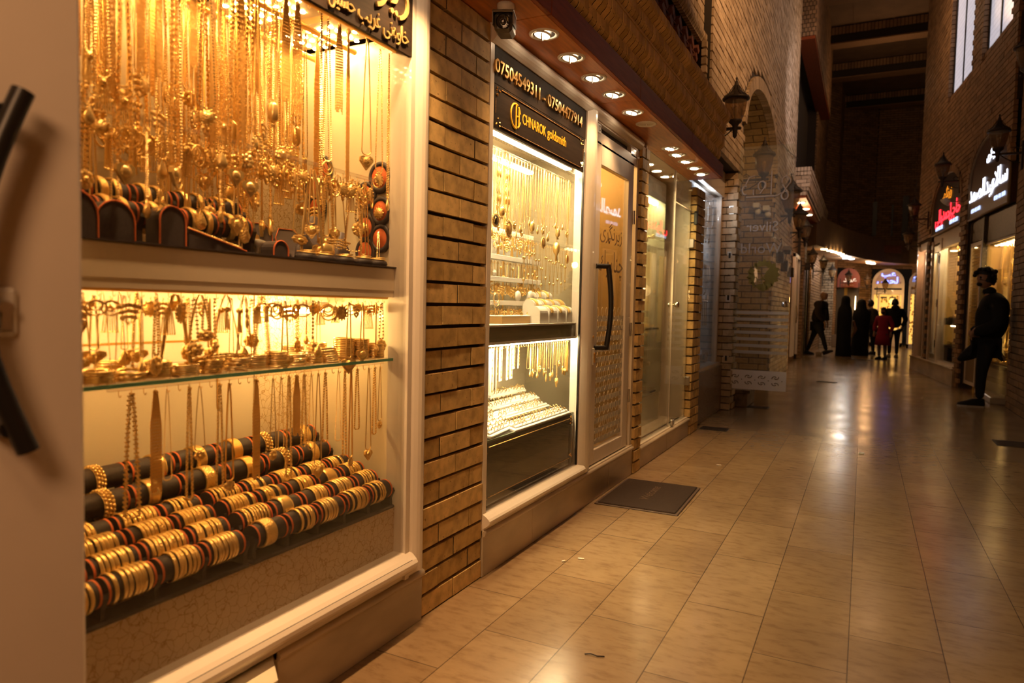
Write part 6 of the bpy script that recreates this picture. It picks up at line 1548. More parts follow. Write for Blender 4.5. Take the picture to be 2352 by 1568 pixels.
# ============================================================ LEFT SIDE BEYOND THE ARCH, FAR END
t = thing('shop_door', 'pinkish white door frame of the shop beyond the arch', 'door', (-1.43, 17.0, 0)); b = MB()
for y in (0, .42, 1.30): b.bbox((-.06, y, .12), (.0, y + .10, 2.5), .006)
b.bbox((-.06, 0, 2.40), (0, 1.4, 2.5), .006); b.build('frame', M['white_frame'], t)
b = MB(); b.box((-.04, .1, .14), (-.03, 1.3, 2.4)); b.build('pane', M['pane'], t); b = MB(); b.tube([(.03, .36, .9), (.05, .36, 1.1), (.03, .36, 1.3)], .015, 8); b.build('handle', M['chrome'], t)
mb = MB(); mb.box((-1.62, 15.95, 0), (-1.52, 20.9, 3.45)); struct('wall_left_shops', mb, M['brick_dark'])
t = thing('shop_door', 'dark open door edge with bright gold showing beside it, down the arcade', 'door', (-1.38, 19.3, 0)); b = MB(); b.bbox((-.1, 0, .03), (.0, .1, 2.3), .006); b.bbox((-.1, .75, .03), (0, .85, 2.3), .006); b.build('frame', M['black'], t)
b = MB(); b.box((-.06, .1, .03), (-.05, .75, 2.3)); b.build('pane', M['pane'], t)
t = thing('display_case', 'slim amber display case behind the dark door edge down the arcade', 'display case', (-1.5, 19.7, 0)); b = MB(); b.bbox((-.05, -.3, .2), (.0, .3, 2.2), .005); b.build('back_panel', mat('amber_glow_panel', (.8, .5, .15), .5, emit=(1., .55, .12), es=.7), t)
b = MB()
for i in range(26): b.sph((.02, ru(-.27, .27), ru(.3, 2.1)), .03, 6, 4)
o = b.build('gold_piece', M['gold'], t); tag(o, kind='stuff')
pier('wall_left_pier.004', 18.55, 19.2, -1.36, 3.3, .10, br='brick_dark', bl=.22)
t = thing('paving_block', 'loose square stone block lying on the floor by the walking man', 'block', (-1.02, 20.1, 0)); b = MB(); b.bbox((-.07, -.07, 0), (.07, .07, .115), .012); b.build('stone', M['granite'], t)
for i, (x, y, w) in enumerate(((-.1, 19.3, .34),)):
    t = thing('floor_grate', 'long dark floor grate before the group of people', 'grate', (x, y, 0)); b = MB(); b.bbox((-w, -.06, 0), (w, .06, .008), .003); b.build('grate', M['black'], t)
# distant downlights below the canopy
for i, (x, y, w) in enumerate(((-1.02, 20.4, 0), (-.90, 20.9, 0), (-.82, 21.3, 0), (-.72, 21.7, 0), (-.66, 22.2, 0), (-.60, 22.9, 1), (-.50, 23.5, 1), (-.58, 23.9, 1), (-.42, 24.2, 1), (.06, 25.5, 2), (.17, 26., 2), (.08, 26.3, 2), (.20, 26.6, 2))):
    t = thing('canopy_downlight', ('warm white', 'cool white', 'orange-white')[w] + ' downlight under the distant brown canopy, %s along its curve' % ordn(i), 'downlight', (x, y, 2.86)); b = MB(); b.lathe([(0, -.03), (.075, -.03), (.085, 0)], 14); b.build('bulb', emis('canopy_lamp_%d' % i, ((1., .66, .30), (.75, .85, 1.), (1., .55, .25))[w], 26.), t); b = MB(); b.lathe([(.085, -.01), (.10, -.012), (.105, 0)], 14); b.build('trim_ring', M['white'], t)
# wood underside of the block beyond the arch with its lamps
for i, (x, y) in enumerate(((-1.26, 15.6), (-1.24, 16.6), (-1.24, 17.6))):
    t = thing('canopy_downlight', 'orange-white downlight under the pale cornice block, %s from the arch' % ORD[i], 'downlight', (x, y, 3.42)); b = MB(); b.lathe([(0, -.02), (.07, -.02), (.08, 0)], 14); b.build('bulb', M['led_far'], t); b = MB(); b.lathe([(.08, -.008), (.095, -.01), (.10, 0)], 14); b.build('trim_ring', M['white'], t)

# blue-lit arched shop front closing the view
def arch_front(cx, y, hw, zs, rise, z0, label, m, txt, tm, sx):
    t = thing('arched_shopfront', label, 'shop front', (cx, y, 0)); n = 24
    o = [(hw * math.cos(PI * i / n), zs + rise * math.sin(PI * i / n)) for i in range(n + 1)]; k = [(x * .80, zs + (z - zs) * .82) for x, z in o]
    b = MB()
    for p, q, r, s in zip(o, o[1:], k[1:], k): b.prism([p, q, r, s], 'y', -.10, .02)
    b.box((-hw, -.10, z0), (-hw * .86, .02, zs)); b.box((hw * .86, -.10, z0), (hw, .02, zs)); b.box((-hw, -.09, zs - .16), (hw, .0, zs)); b.box((-hw * .9, -.08, 1.84), (hw * .9, .02, 2.0)); b.box((-hw * .60, -.08, .10), (-hw * .50, 0, 1.85)); b.box((hw * .68, -.08, .10), (hw * .78, 0, 1.85)); b.box((-hw, -.1, 0), (hw, .02, .14)); b.box((-hw * .5, -.06, .14), (hw * .68, .0, .55))
    b.build('frame', M['white_frame'], t)
    b = MB(); b.prism([(p[0], p[1]) for p in k] + [(k[-1][0], zs), (k[0][0], zs)][:0], 'y', -.03, .01); b.build('tympanum', m, t)
    for a, d in txt: text_mesh(a, d[0], .004, 'lettering', tm, t, Matrix.Translation((d[1], -.05, d[2])) @ FM, sx=sx, offset=.006)
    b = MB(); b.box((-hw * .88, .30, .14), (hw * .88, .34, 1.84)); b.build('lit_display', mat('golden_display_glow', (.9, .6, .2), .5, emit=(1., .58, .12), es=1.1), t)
    b = MB()
    for i in range(90): b.sph((ru(-hw * .85, hw * .85), .22, ru(.3, 1.8)), ru(.015, .035), 6, 4, (1, .6, 1.6))
    o_ = b.build('gold_piece', M['gold'], t); tag(o_, kind='stuff')
    b = MB(); b.box((-hw * .84, -.02, .14), (hw * .84, -.012, 1.84)); b.build('pane', M['pane'], t)
    return t
blue = emis('blue_neon', (.18, .22, 1.), 5.)
T = arch_front(.72, 27.9, .50, 2.22, .52, 0, 'distant white arched shop front with blue glowing letters', mat('cream_tympanum', (.55, .42, .28), .5), [(arv(0xFECB, 0xFE90), (.28, .0, 2.56)), (arv(0xFEDF, 0xFEA0, 0xFEE4, 0xFEF0), (.30, -.02, 2.32))], blue, 1.)
b = MB(); b.box((-.22, -.09, 1.70), (-.02, -.085, 1.76)); b.box((.06, -.09, 1.70), (.26, -.085, 1.76)); b.build('dark_nameplate', M['black'], T)
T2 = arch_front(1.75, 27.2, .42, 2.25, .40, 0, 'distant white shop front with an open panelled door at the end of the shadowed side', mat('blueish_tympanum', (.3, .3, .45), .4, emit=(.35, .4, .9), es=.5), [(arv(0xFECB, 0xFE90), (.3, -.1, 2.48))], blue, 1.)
# maroon arched sign of the shop by the pale pier
t = thing('arched_sign', 'distant maroon arched sign with pale lettering over a dark doorway', 'sign', (-.52, 27.0, 0)); n = 18
P = [(-.36, 2.05), (.36, 2.05)] + [(.36 * math.cos(PI * i / n), 2.30 + .42 * math.sin(PI * i / n)) for i in range(n + 1)]
b = MB(); b.prism(P, 'y', -.05, .0); b.build('panel', mat('maroon_sign_face', (.30, .07, .035), .4), t); text_mesh(arv(0xFECB, 0xFEE4, 0xFEAA), .26, .004, 'lettering', emis('pale_letters', (1., .72, .5), 1.2), t, Matrix.Translation((.04, -.06, 2.32)) @ FM, offset=.005); text_mesh('0750 445', .09, .003, 'lettering', mat('pale_digits', (.7, .5, .35), .5), t, Matrix.Translation((0, -.06, 2.12)) @ FM)
t = thing('display_case', 'dim doorway display with a yellow pillar beneath the maroon sign', 'display case', (-.55, 27.05, 0)); b = MB(); b.box((-.35, .25, 0), (.36, .3, 2.05)); b.build('back_panel', mat('dim_doorway', (.10, .07, .04), .5), t); b = MB(); b.box((-.10, .0, 0), (.0, .06, 2.05)); b.build('yellow_post', mat('mustard_post', (.34, .22, .02), .5), t); b = MB(); b.box((.26, .0, .9), (.275, .02, 1.75)); b.build('glow_strip', M['led_far'], t)
t = thing('crate', 'low tan crate beside the pale brick pier', 'crate', (-.80, 25.9, 0)); b = MB(); b.bbox((-.16, -.12, 0), (.14, .12, .42), .01); b.build('body', mat('tan_crate', (.3, .19, .1), .6), t)
t = thing('red_lattice', 'pierced red brick lattice on the distant brown canopy face', 'lattice', (.72, 26.3, 3.3)); b = MB()
for i in range(20): b.box((-.42 + .042 * i, -.02, -.10), (-.40 + .042 * i, .02, .10))
b.box((-.44, -.01, -.12), (.44, .01, -.10)); b.box((-.44, -.01, .10), (.44, .01, .12)); b.build('lattice', M['lattice'], t); t.rotation_euler = (0, 0, .75)
for i, (x0, y0, h0, h1, w) in enumerate(((.2, 27.9, 3.9, 5.1, .07), (.75, 28.1, 3.9, 5.0, .03), (1.15, 28.15, 3.75, 5.3, .09))):
    t = thing('slit_opening', 'tall dark slit opening in the far brick front, %s from the pale pier' % ORD[i], 'opening', (x0, y0, 0)); b = MB(); b.box((-w, -.08, h0), (w, -.02, h1)); b.build('dark_slab', M['black'], t)  # black slab stands for the dark inside of the slit
# clutter of cables, small lamps and boxes around the lanterns beyond the arch
for i, (x, y, z) in enumerate(((-1.28, 12.3, 2.05), (-1.28, 13.1, 1.95), (-1.28, 14.2, 1.9), (-1.30, 18.9, 2.3))):
    t = thing('utility_box', 'small dark box on the wall below the lanterns beyond the arch, %s along' % ORD[i], 'box', (x, y, z)); b = MB(); b.bbox((-.05, -.08, -.09), (.06, .08, .09), .008); b.build('body', M['black_metal'], t); b = MB(); b.tube([(0, 0, .09), (.02, .02, .2), (.0, .1, .32), (-.03, .2, .3)], .007, 5); b.build('cable', M['black'], t)
t = thing('street_spotlight', 'small hooded spotlight angled from the wall beyond the glass door', 'lamp', (-1.22, 12.8, 2.20)); b = MB(); b.prism([(-.09, 0), (.09, 0), (.05, .07), (-.05, .07)], 'y', -.1, .1); b.build('hood', M['granite'], t); b = MB(); b.bbox((-.06, -.06, -.06), (.06, .06, .0), .01); b.build('body', M['black'], t)
t = thing('cable', 'thin cable strung across the corner of the upper brick wall', 'cable', (-1.31, 13.8, 4.1)); b = MB(); b.tube([(0, -2.0, -.25), (.02, -.6, -.14), (.0, 1.2, .10)], .008, 5); b.build('wire', M['black'], t)
for i in range(2):
    t = thing('cctv_camera', 'small white camera on the passage wall seen through the glass door, %s of two' % ORD[i], 'security camera', (-1.60 + .15 * i, 11.78, 2.83 - .05 * i)); b = MB(); b.bbox((-.05, -.14, -.04), (.05, .05, .04), .01); b.build('body', M['white'], t); b = MB(); b.sph((.02, -.03, -.09), .05, 10, 6); b.build('dome', M['white'], t)

# ============================================================ PEOPLE
def skin(vs, ed, rad, sub=2, root=0):
    me = bpy.data.meshes.new('x'); me.from_pydata([tuple(v) for v in vs], ed, []); o = bpy.data.objects.new('x', me); COL.objects.link(o)
    m = o.modifiers.new('s', 'SKIN'); m.use_smooth_shade = True
    for i, r in enumerate(rad):
        d = me.skin_vertices[0].data[i]; d.radius = (r, r) if not isinstance(r, tuple) else r; d.use_root = (i == root)
    o.modifiers.new('u', 'SUBSURF').levels = sub; o.modifiers['u'].render_levels = sub
    bpy.context.view_layer.update(); out = bpy.data.meshes.new_from_object(o.evaluated_get(bpy.context.evaluated_depsgraph_get()))
    b = MB(); b.add([v.co for v in out.vertices], [tuple(p.vertices) for p in out.polygons], True)
    bpy.data.objects.remove(o); bpy.data.meshes.remove(me); bpy.data.meshes.remove(out); return b
def head(mb, c, fwd, tilt=0., s=1., up=None):
    """head with brow, nose, mouth, chin and ears; c = head centre, fwd = facing"""
    f = V(fwd).normalized(); u = V((0, 0, 1)); u = (u + f * tilt).normalized(); f = (f - u * f.dot(u)).normalized(); r = f.cross(u)
    n, m = 22, 16; vs = []; fs = []
    for j in range(m + 1):
        ph = -PI / 2 + PI * j / m
        for i in range(n):
            a = 2 * PI * i / n; x, y, z = math.cos(ph) * math.cos(a), math.cos(ph) * math.sin(a), math.sin(ph)   # x forward
            w = .076 * (1 - .22 * max(0, -z) ** 1.3); l = .098 if x < 0 else .092 * (1 - .10 * max(0, -z))
            px, py, pz = x * l, y * w, z * .118
            if x > .2:
                px += .022 * math.exp(-((y / .16) ** 2 + ((z + .12) / .2) ** 2))            # nose
                px += .008 * math.exp(-((y / .5) ** 2 + ((z - .24) / .10) ** 2))             # brow
                px -= .010 * math.exp(-(((abs(y) - .36) / .16) ** 2 + ((z - .05) / .12) ** 2))  # eye sockets
                px += .007 * math.exp(-((y / .3) ** 2 + ((z + .50) / .07) ** 2))             # lips
                px += .010 * math.exp(-((y / .3) ** 2 + ((z + .82) / .14) ** 2))             # chin
            vs.append(V(c) + (f * px + r * py + u * pz) * s)
    for j in range(m):
        for i in range(n): fs.append((j * n + i, j * n + (i + 1) % n, (j + 1) * n + (i + 1) % n, (j + 1) * n + i))
    mb.add(vs, fs, True)
    for sg in (-1, 1): mb.sph(V(c) + (r * sg * .078 - f * .005 - u * .005) * s, .024 * s, 8, 6, (.6, .45, 1.1))
    return f, r, u
def hair(c, fr, s=1., long=0., bald=False, mess=0.):
    f, r, u = fr; b = MB(); n, m = 22, 12; vs = []; fs = []
    for j in range(m + 1):
        ph = -.35 + (PI / 2 + .35) * j / m
        for i in range(n):
            a = 2 * PI * i / n; x, y, z = math.cos(ph) * math.cos(a), math.cos(ph) * math.sin(a), math.sin(ph)
            k = 1.13 + mess * .10 * math.sin(i * 2.3 + j * 1.7)
            if x > .25 and z < .42: k = .86
            vs.append(V(c) + (f * x * .098 + r * y * .078 + u * (z * .120 - (long if x < .1 and z < .1 else 0))) * k * s)
    for j in range(m):
        for i in range(n): fs.append((j * n + i, j * n + (i + 1) % n, (j + 1) * n + (i + 1) % n, (j + 1) * n + i))
    b.add(vs, fs, True)
    if mess:
        for i in range(26):
            a = ru(0, 2 * PI); e = ru(.1, 1.2); d = f * math.cos(a) * math.cos(e) + r * math.sin(a) * math.cos(e) + u * math.sin(e)
            b.sph(V(c) + d * .118 * s + u * .01, ru(.018, .032) * s, 7, 5)
    return b
def hand_chain(vs, ed, rad, w, d, root, s=1.):
    """palm and five unequal, slightly curled fingers continuing a wrist at index root"""
    d = V(d).normalized(); sd = d.cross(V((0, 1, 0)) if abs(d.y) < .8 else V((1, 0, 0))).normalized(); nn = d.cross(sd)
    vs.append(V(w) + d * .05 * s); ed.append((root, len(vs) - 1)); rad.append(.030 * s); pm = len(vs) - 1
    for k, (o, L) in enumerate(((-.030, .060), (-.010, .075), (.010, .070), (.028, .055))):
        vs.append(V(w) + (d * .095 + sd * o) * s); ed.append((pm, len(vs) - 1)); rad.append(.010 * s)
        vs.append(V(w) + (d * (.095 + L * .55) + sd * o + nn * .008) * s); ed.append((len(vs) - 2, len(vs) - 1)); rad.append(.009 * s)
        vs.append(V(w) + (d * (.095 + L) + sd * o + nn * .025) * s); ed.append((len(vs) - 2, len(vs) - 1)); rad.append(.007 * s)
    vs.append(V(w) + (d * .05 - sd * .042) * s); ed.append((pm, len(vs) - 1)); rad.append(.011 * s)
    vs.append(V(w) + (d * .09 - sd * .058 + nn * .015) * s); ed.append((len(vs) - 2, len(vs) - 1)); rad.append(.009 * s)
def shoe(t, heel, toe, m, sole, up=V((0, 0, 1)), s=1., laces=False):
    h, k = V(heel), V(toe); f = (k - h).normalized(); up = (up - f * up.dot(f)).normalized(); r = f.cross(up); L = (k - h).length
    Mx = Matrix(((f.x, r.x, up.x, h.x), (f.y, r.y, up.y, h.y), (f.z, r.z, up.z, h.z), (0, 0, 0, 1)))
    out = [(0, -.032), (L * .3, -.036), (L * .65, -.048), (L * .9, -.036), (L, 0), (L * .9, .036), (L * .65, .048), (L * .3, .036), (0, .032), (-.018, 0)]
    b = MB(); b.prism(out, 'z', 0, .026 * s, Mx); b.build('sole', sole, t)
    b = MB()
    rings = [(1., .024, 0, 1.), (.97, .055, 0, 1.), (.72, .085, -.02, .75), (.50, .11, -.01, .55)]; vs = []; n = len(out)
    for kx, z, dx, kw in rings: vs += [Mx @ V((x * kx + dx * (x > L * .5), y * kw, z * s)) for x, y in out]
    b.add(vs, [(j * n + i, j * n + (i + 1) % n, (j + 1) * n + (i + 1) % n, (j + 1) * n + i) for j in range(3) for i in range(n)] + [tuple(range(3 * n, 4 * n))], True)
    return b, Mx, L
cloth = lambda n, c, r=.85: mat(n, c, r, spec=.25)
blk = cloth('black_cloth', (.010, .009, .009)); blk2 = cloth('dark_trousers', (.012, .011, .013)); hairm = cloth('black_hair', (.008, .006, .005), .5); solem = mat('off_white_sole', (.42, .36, .30), .6); shm = cloth('black_shoe', (.012, .010, .010), .6)

# man leaning on the corner pier, one foot up against it
Y = 10.50
t = thing('person', 'person with dark tousled hair leaning on the brick pier, one foot raised against it', 'person', (0, 0, 0))
vs = [V((1.40, Y, 1.36)), V((1.385, Y, 1.44)), V((1.362, Y - .01, 1.53)), V((1.25, Y - .16, .98)), V((1.22, Y - .12, .92)), V((1.26, Y + .16, .98)), V((1.225, Y + .12, .92)), V((1.45, Y - .15, 1.28)), V((1.45, Y + .15, 1.28)), V((1.46, Y - .20, 1.06)), V((1.46, Y + .20, 1.06))]
ed = [(0, 1), (1, 2), (0, 7), (7, 9), (9, 3), (3, 4), (0, 8), (8, 10), (10, 5), (5, 6)]; rad = [.06, .052, .05, .030, .026, .030, .026, .03, .03, .03, .03]
hand_chain(vs, ed, rad, vs[4], (.6, .5, -.35), 4); hand_chain(vs, ed, rad, vs[6], (.6, -.5, -.35), 6)
vs += [V((1.343, Y, .12)), V((1.35, Y, .02)), V((1.47, Y + .02, .77)), V((1.48, Y + .02, .80))]; n = len(vs); ed += [(n - 4, n - 3), (n - 2, n - 1)]; rad += [.036, .034, .036, .034]
b = skin(vs[:-4], ed[:-2], rad[:-4])
q = skin(vs[-4:-2], [(0, 1)], rad[-4:-2]); b.add(q.v, q.f, True); q = skin(vs[-2:], [(0, 1)], rad[-2:]); b.add(q.v, q.f, True)
hc = V((1.345, Y - .02, 1.615)); fr = head(b, hc, (-.92, -.45, 0), -.28); b.build('body', M['skin'], t)
hair(hc, fr, 1.08, 0, mess=1.).build('hair', hairm, t)
q = MB(); q.sph(hc + (fr[0] *   .046 - fr[2] * .082), .038, 12, 8, (1, 1, .75)); q.build('beard', hairm, t)
vs = [V((1.41, Y, .84)), V((1.42, Y, 1.02)), V((1.455, Y, 1.20)), V((1.44, Y, 1.34)), V((1.40, Y, 1.45)), V((1.47, Y - .17, 1.32)), V((1.48, Y - .24, 1.06)), V((1.30, Y - .17, .96)), V((1.25, Y - .09, .95)), V((1.47, Y + .17, 1.32)), V((1.50, Y + .22, 1.06)), V((1.30, Y + .16, .96)), V((1.25, Y + .09, .95))]
jk = skin(vs, [(0, 1), (1, 2), (2, 3), (3, 4), (3, 5), (5, 6), (6, 7), (7, 8), (3, 9), (9, 10), (10, 11), (11, 12)], [(.175, .17), (.19, .18), (.185, .19), (.14, .15), .085, .092, .085, .075, .062, .092, .085, .075, .062])
jk.sph((1.435, Y, 1.11), 1., 20, 14, (.180, .19, .29)); jk.sph((1.395, Y, 1.46), .075, 12, 8, (1, 1, .8)); jk.build('jacket', blk, t)
vs = [V((1.405, Y, .84)), V((1.39, Y - .09, .78)), V((1.345, Y - .09, .45)), V((1.340, Y - .09, .10)), V((1.40, Y + .09, .79)), V((1.105, Y + .09, .575)), V((1.465, Y + .09, .765))]
skin(vs, [(0, 1), (1, 2), (2, 3), (0, 4), (4, 5), (5, 6)], [.155, .105, .068, .050, .11, .075, .055]).build('trousers', blk2, t)
b, Mx, L = shoe(t, (1.385, Y - .09, 0.0), (1.10, Y - .12, 0.0), shm, solem); b.build('shoe', shm, t)
b, Mx, L = shoe(t, (1.478, Y + .09, .845), (1.625, Y + .09, .60), shm, solem, up=V((-1, 0, -.6))); b.build('shoe', shm, t)
b = MB()
for k in range(5): b.tube([Mx @ V((.10 + .012 * k, .01 * (k - 2), .09)), Mx @ V((.10 + .02 * k, .012 * (k - 2), .12)), Mx @ V((.10 + .02 * k, .02 * (k - 2), .12)) + V((.01 * (k - 2), 0, -.10 - .02 * (k % 2)))], .003, 4)
b.build('shoelace', shm, t)

def stander(label, x, y, face, H, jm, tm, stride=0., hairk=True, hm=None, cap=False, bend=0., arms=(.0, .0), fat=1., sm=None, jacket_len=.50, hood=False, mask=None, bald=False, sole=None):
    """clothed standing or walking figure built in its own frame (y forward), H tall"""
    t = thing('person', label, 'person', (x, y, 0), face); s = H / 1.75; F = V((0, 1, 0)); vb = MB()
    sh, hp = 1.44 * s, .92 * s; lean = bend * .25
    A = {}
    for sg in (-1, 1):
        k = arms[0 if sg < 0 else 1]
        A[sg] = [V((sg * .19 * s, lean, sh - .02)), V((sg * .27 * s * fat, lean - .03 + k * .10, 1.15 * s)), V((sg * (.25 - .10 * k) * s * fat, lean + .03 + k * .16, .92 * s))]
    vs = [V((0, lean * .8, 1.30 * s)), V((0, lean, 1.47 * s)), V((0, lean * 1.3 + .01, 1.56 * s))]; ed = [(0, 1), (1, 2)]; rad = [.09 * s, .052 * s, .05 * s]
    for sg in (-1, 1):
        i = len(vs); vs += A[sg]; ed += [(0, i), (i, i + 1), (i + 1, i + 2)]; rad += [.045 * s, .037 * s, .026 * s]; hand_chain(vs, ed, rad, A[sg][2], (0, .15, -1), i + 2, s)
    b = skin(vs, ed, rad, 1); hc = V((0, lean * 1.5 + .02, 1.64 * s)); fr = head(b, hc, F, -bend * 1.1, s); b.build('body', M['skin'], t)
    if not bald: hair(hc, fr, s * (1.06 if not cap else 1.12), mess=0.).build('cap' if cap else 'hair', hm or hairm, t)
    jb = hp - (jacket_len - .45) * s
    vs = [V((0, 0, jb)), V((0, lean * .3, 1.12 * s)), V((0, lean * .8, 1.32 * s)), V((0, lean, sh)), V((0, lean * 1.1, 1.50 * s))]; ed = [(0, 1), (1, 2), (2, 3), (3, 4)]; rad = [(.19 * fat * s, .15 * fat * s), (.175 * fat * s, .14 * fat * s), (.185 * fat * s, .13 * fat * s), (.12 * s, .10 * s), .072 * s]
    for sg in (-1, 1):
        i = len(vs); vs += [A[sg][0], A[sg][1], A[sg][2] + V((0, 0, .02))]; ed += [(3, i), (i, i + 1), (i + 1, i + 2)]; rad += [.078 * s * fat, .068 * s * fat, .052 * s * fat]
    jk = skin(vs, ed, rad, 1)
    if hood: jk.sph((0, lean - .06, 1.50 * s), .11 * s, 12, 8, (1.1, .8, .9))
    if jacket_len > .55: jk.lathe([(.13 * s, 1.10 * s), (.17 * fat * s, .95 * s), (.20 * fat * s, .75 * s), (.225 * fat * s, jb - .10 * s), (.20 * fat * s, jb - .09 * s), (.15 * s, .80 * s)], 22, Matrix.Diagonal((1, .82, 1, 1)))
    jk.build('coat' if jacket_len > .55 else 'jacket', jm, t)
    vs = [V((0, 0, hp + .03))]; ed = []; rad = [.14 * s * fat]
    for sg in (-1, 1):
        d = stride * sg; i = len(vs); lift = .05 if d > 0 and stride > .1 else 0
        vs += [V((sg * .09 * s, d * .12, hp - .08 * s)), V((sg * .10 * s, d * .60 + .02, .50 * s)), V((sg * .10 * s, d * 1.0, .10 * s + lift))]; ed += [(0, i), (i, i + 1), (i + 1, i + 2)]; rad += [.10 * s * fat, .068 * s, .052 * s]
        fx = V((sg * .10 * s, d - .06, lift * .4)); tx = V((sg * .11 * s, d + .20 * s, lift * 2.6 if lift else 0))
        q, _, _ = shoe(t, fx, tx, sm or shm, sole or shm, s=s); q.build('shoe', sm or shm, t)
    skin(vs, ed, rad, 1).build('trousers', tm, t)
    if mask: q = MB(); q.sph(hc + fr[0] * .045 * s - fr[2] * .05 * s, .062 * s, 12, 8, (1, 1, .9)); q.build('face_mask', mask, t)
    return t
stander('person with shaved head and dark jacket walking mid-stride past the pale brick pier', -1.10, 20.4, -PI / 2 - .35, 1.70, cloth('maroon_black_jacket', (.016, .008, .008)), blk2, stride=.30, bald=True, bend=.32, arms=(.1, 1.), fat=1.36)
def cloak(label, x, y, face, H, m, wid, bag=False, hand=True):
    t = thing('person', label, 'person', (x, y, 0), face); s = H / 1.6; b = MB(); n = 24
    R_ = [(0., .23, .19, 0), (.02, .235, .195, 0), (.30, .215, .185, 0), (.70, .21, .18, 0), (.95, .22, .185, .01), (1.15, .225, .17, .0), (1.26, .20, .15, .0), (1.34, .135, .125, .01), (1.42, .118, .13, .02), (1.50, .115, .13, .02), (1.57, .085, .10, .01), (1.60, .02, .03, .0), (1.602, .001, .001, 0)]
    vs = []; 
    for z, rx, ry, dy in R_:
        for i in range(n):
            a = 2 * PI * i / n; w = 1 + (.05 * math.sin(5 * a + z * 2) if z < 1. else 0); vs.append(V((rx * wid * w * math.cos(a), dy + ry * w * math.sin(a), z * s)))
    b.add(vs, [(j * n + i, j * n + (i + 1) % n, (j + 1) * n + (i + 1) % n, (j + 1) * n + i) for j in range(len(R_) - 1) for i in range(n)], True)
    b.build('cloak', m, t)
    q = MB(); hc = V((0, .075, 1.47 * s)); head(q, hc, (0, 1, 0), -.1, .86 * s)
    q.tube([(0, .03, 1.25 * s), (0, .05, 1.42 * s)], .05 * s, 10)
    if hand:
        vs = [V((.16, .12, .95 * s)), V((.16, .20, .86 * s))]; ed = [(0, 1)]; rad = [.035, .026]; hand_chain(vs, ed, rad, vs[1], (0, .4, -1), 1, s); k = skin(vs, ed, rad, 1); q.add(k.v, k.f, True)
    q.build('body', M['skin'], t)
    return t
cloak('person in a long black cloak standing alone beside the walking man, hand showing', -.45, 20.5, -.6, 1.62, blk, .82)
cloak('person in a long black cloak at the middle of the group, holding a pale bundle', -.06, 21.2, .3, 1.54, cloth('black_cloak', (.009, .008, .009)), .98)
t = thing('bundle', 'small pale cloth bundle held by the cloaked person of the group', 'bundle', (-.20, 20.92, .62)); b = MB(); b.sph((0, 0, .10), .07, 10, 7, (.8, .6, 1)); b.tube([(0, 0, .08), (-.05, 0, -.05), (-.07, 0, -.12)], [.05, .035, .02], 8); b.build('cloth', mat('beige_cloth', (.36, .24, .13), .8), t)
stander('person in a grey-brown jacket turned away behind the cloaked group', .27, 22.0, .9, 1.52, cloth('grey_brown_jacket', (.060, .042, .030)), blk2, hm=hairm, bend=.35, arms=(.3, .3), stride=.08)
stander('child in a raspberry red coat and jeans wearing a dark face mask', .45, 19.8, PI - .5, 1.30, cloth('raspberry_coat', (.24, .012, .035)), cloth('blue_grey_jeans', (.13, .12, .14)), jacket_len=.78, mask=cloth('dark_mask', (.02, .016, .014)), fat=1.12, hm=cloth('dark_brown_hair', (.02, .012, .008), .6))
stander('person in a dark hooded jacket and pale trainers standing with back turned beside the child', .73, 21.0, .15, 1.53, blk, blk2, hood=True, cap=True, hm=hairm, sm=mat('pale_trainer', (.28, .23, .18), .6), fat=1.18, arms=(.5, .5))

# ============================================================ LIGHT, WORLD, CAMERA
def lamp(kind, loc, power, col, size=.1, aim=None, cone=90, blend=.6):
    L = bpy.data.lights.new('lamp_and_fill_light', kind); L.energy = power; L.color = col
    if kind in ('POINT', 'SPOT'): L.shadow_soft_size = size
    if kind == 'SPOT': L.spot_size = math.radians(cone); L.spot_blend = blend
    if kind == 'AREA': L.size = size
    o = bpy.data.objects.new('lamp_and_fill_light', L); COL.objects.link(o); o.location = loc
    if aim is not None: o.rotation_euler = (V(aim) - V(loc)).to_track_quat('-Z', 'Y').to_euler()
    return o
WARM = (1., .55, .22)
for o in LIGHTS: o.data.energy *= K_DOWN
lamp('SPOT', (1.35, 5.2, 5.2), 420 * K_UP, (1., .54, .24), .15, (-1.4, 8.0, 5.0), 84, .9)  # unseen spot added to brighten the upper left wall
lamp('SPOT', (1.15, 11.6, 5.1), 150 * K_UP, (.95, .80, .85), .05, (-1.4, 14.6, 4.9), 62, .8)  # added cool spot, makes the pale streak on the left wall
lamp('POINT', (.1, -.6, 3.4), 60 * K_FILL, (1., .56, .24), .25)  # added fill over the near shop front, no fixture stands there
lamp('POINT', (.1, 14.5, 6.5), 75 * K_FILL, (1., .60, .32), .3)  # added fill for the roof beams and upper walls
lamp('POINT', (.4, 20.5, 6.9), 26, (1., .56, .28), .3)  # another added fill, close under the arcade roof
lamp('POINT', (-.35, -.55, 2.0), 40, (1., .52, .24), .25)  # fill added behind the camera to brighten the open white door
lamp('POINT', tuple(rw(.7, 1.9, -.28)), 9, (1., .60, .18), .05); lamp('POINT', tuple(rw(.7, .8, -.3)), 4, (1., .60, .18), .05)
lamp('POINT', tuple(rw(3.4, 2.2, -.3)), 9, (1., .60, .2), .05); lamp('POINT', tuple(rw(1.75, 1.95, -.5)), 3, (1., .6, .2), .05); lamp('POINT', tuple(rw(5.65, 2.3, -.2)), 9, (1., .52, .26), .04)
lamp('POINT', (-1.02, 20.6, 2.6), 8, WARM, .1); lamp('POINT', (-.62, 22.6, 2.6), 14, (1., .66, .34), .1); lamp('POINT', (-.5, 23.9, 2.6), 22, (1., .85, .7), .1); lamp('POINT', (.15, 26., 2.5), 20, (1., .5, .2), .1)
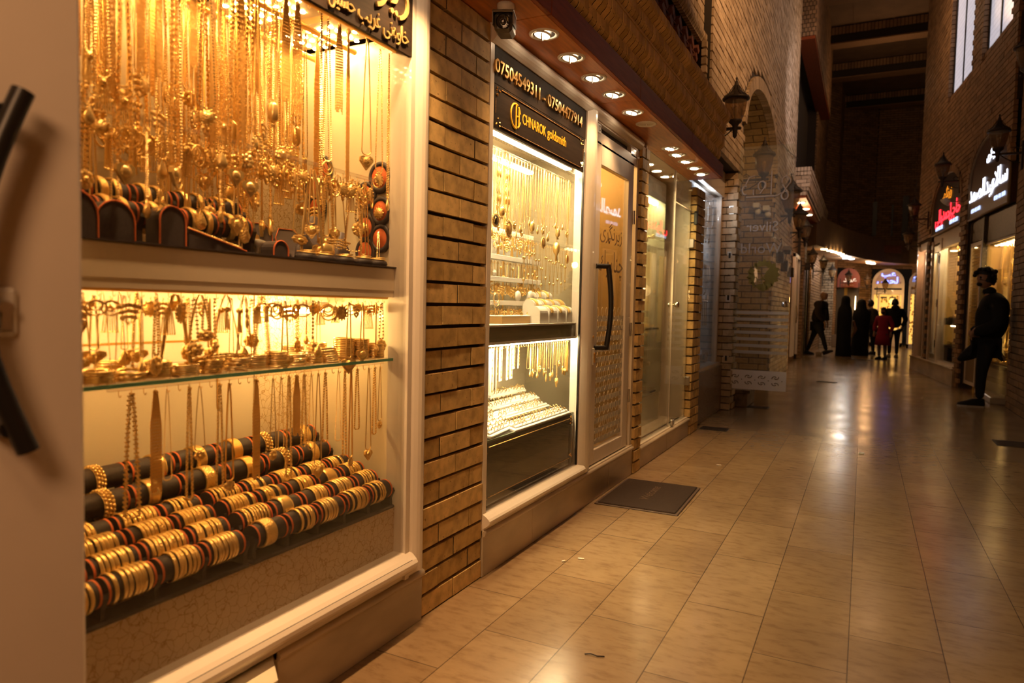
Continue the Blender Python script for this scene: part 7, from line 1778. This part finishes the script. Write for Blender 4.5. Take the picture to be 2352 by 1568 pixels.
lamp('POINT', (.9, 27.2, 1.6), 14, (1., .55, .16), .1); lamp('POINT', (-1.25, 16.4, 3.2), 20, (1., .55, .25), .1)
lamp('POINT', (-1.75, 4.25, 2.1), 14, (1., .58, .18), .1)        # shop interior behind the glass door
lamp('POINT', (-1.60, 5.6, 1.3), 5, (1., .64, .26), .05)
lamp('POINT', (-2.6, 10.2, 3.1), 7, (1., .6, .28), .1)  # added fill that lifts the bricks inside the passage
lamp('POINT', (-1.62, 7.6, 2.30), 16, (.85, .9, 1.), .05)
wd = bpy.data.worlds.new('night'); S.world = wd; wd.use_nodes = True
wd.node_tree.nodes['Background'].inputs[0].default_value = (.010, .0065, .004, 1); wd.node_tree.nodes['Background'].inputs[1].default_value = .6

cam = bpy.data.cameras.new('camera'); co = bpy.data.objects.new('camera', cam); COL.objects.link(co); S.camera = co
f_, yaw, pit, rol = 1593.434, .468129845, .0509793771, .0211228
cam.sensor_width = 36.; cam.lens = f_ / 2352 * 36.
fw = V((-math.sin(yaw), math.cos(yaw), 0)); rt_ = V((math.cos(yaw), math.sin(yaw), 0)); up_ = V((0, 0, 1))
f2 = fw * math.cos(pit) - up_ * math.sin(pit); u2 = up_ * math.cos(pit) + fw * math.sin(pit)
r3 = rt_ * math.cos(rol) + u2 * math.sin(rol); u3 = -rt_ * math.sin(rol) + u2 * math.cos(rol)
co.matrix_world = Matrix(((r3.x, u3.x, -f2.x, 0), (r3.y, u3.y, -f2.y, 0), (r3.z, u3.z, -f2.z, 1.15), (0, 0, 0, 1)))
cam.clip_start = .05; cam.clip_end = 120
cam.dof.use_dof = True; cam.dof.focus_distance = 3.4; cam.dof.aperture_fstop = 2.8
S.view_settings.view_transform = 'Standard'; S.view_settings.look = 'None'; S.view_settings.exposure = 0.; S.view_settings.gamma = 1.; S.view_settings.use_curve_mapping = False
S.cycles.max_bounces = 5; S.cycles.diffuse_bounces = 3; S.cycles.glossy_bounces = 3; S.cycles.transparent_max_bounces = 12; S.cycles.use_adaptive_sampling = True; S.cycles.adaptive_threshold = .08; S.cycles.adaptive_min_samples = 20; S.cycles.sample_clamp_indirect = 6.; S.cycles.caustics_reflective = False; S.cycles.caustics_refractive = False
# prototypes that were only copied from leave the scene
dead = [o for o in COL.objects if o.name in ('hook', 'led_dot') or (o.parent is None and o.location.y < -20)]
for r in dead:
    for c in list(r.children): bpy.data.objects.remove(c)
for r in dead: bpy.data.objects.remove(r)
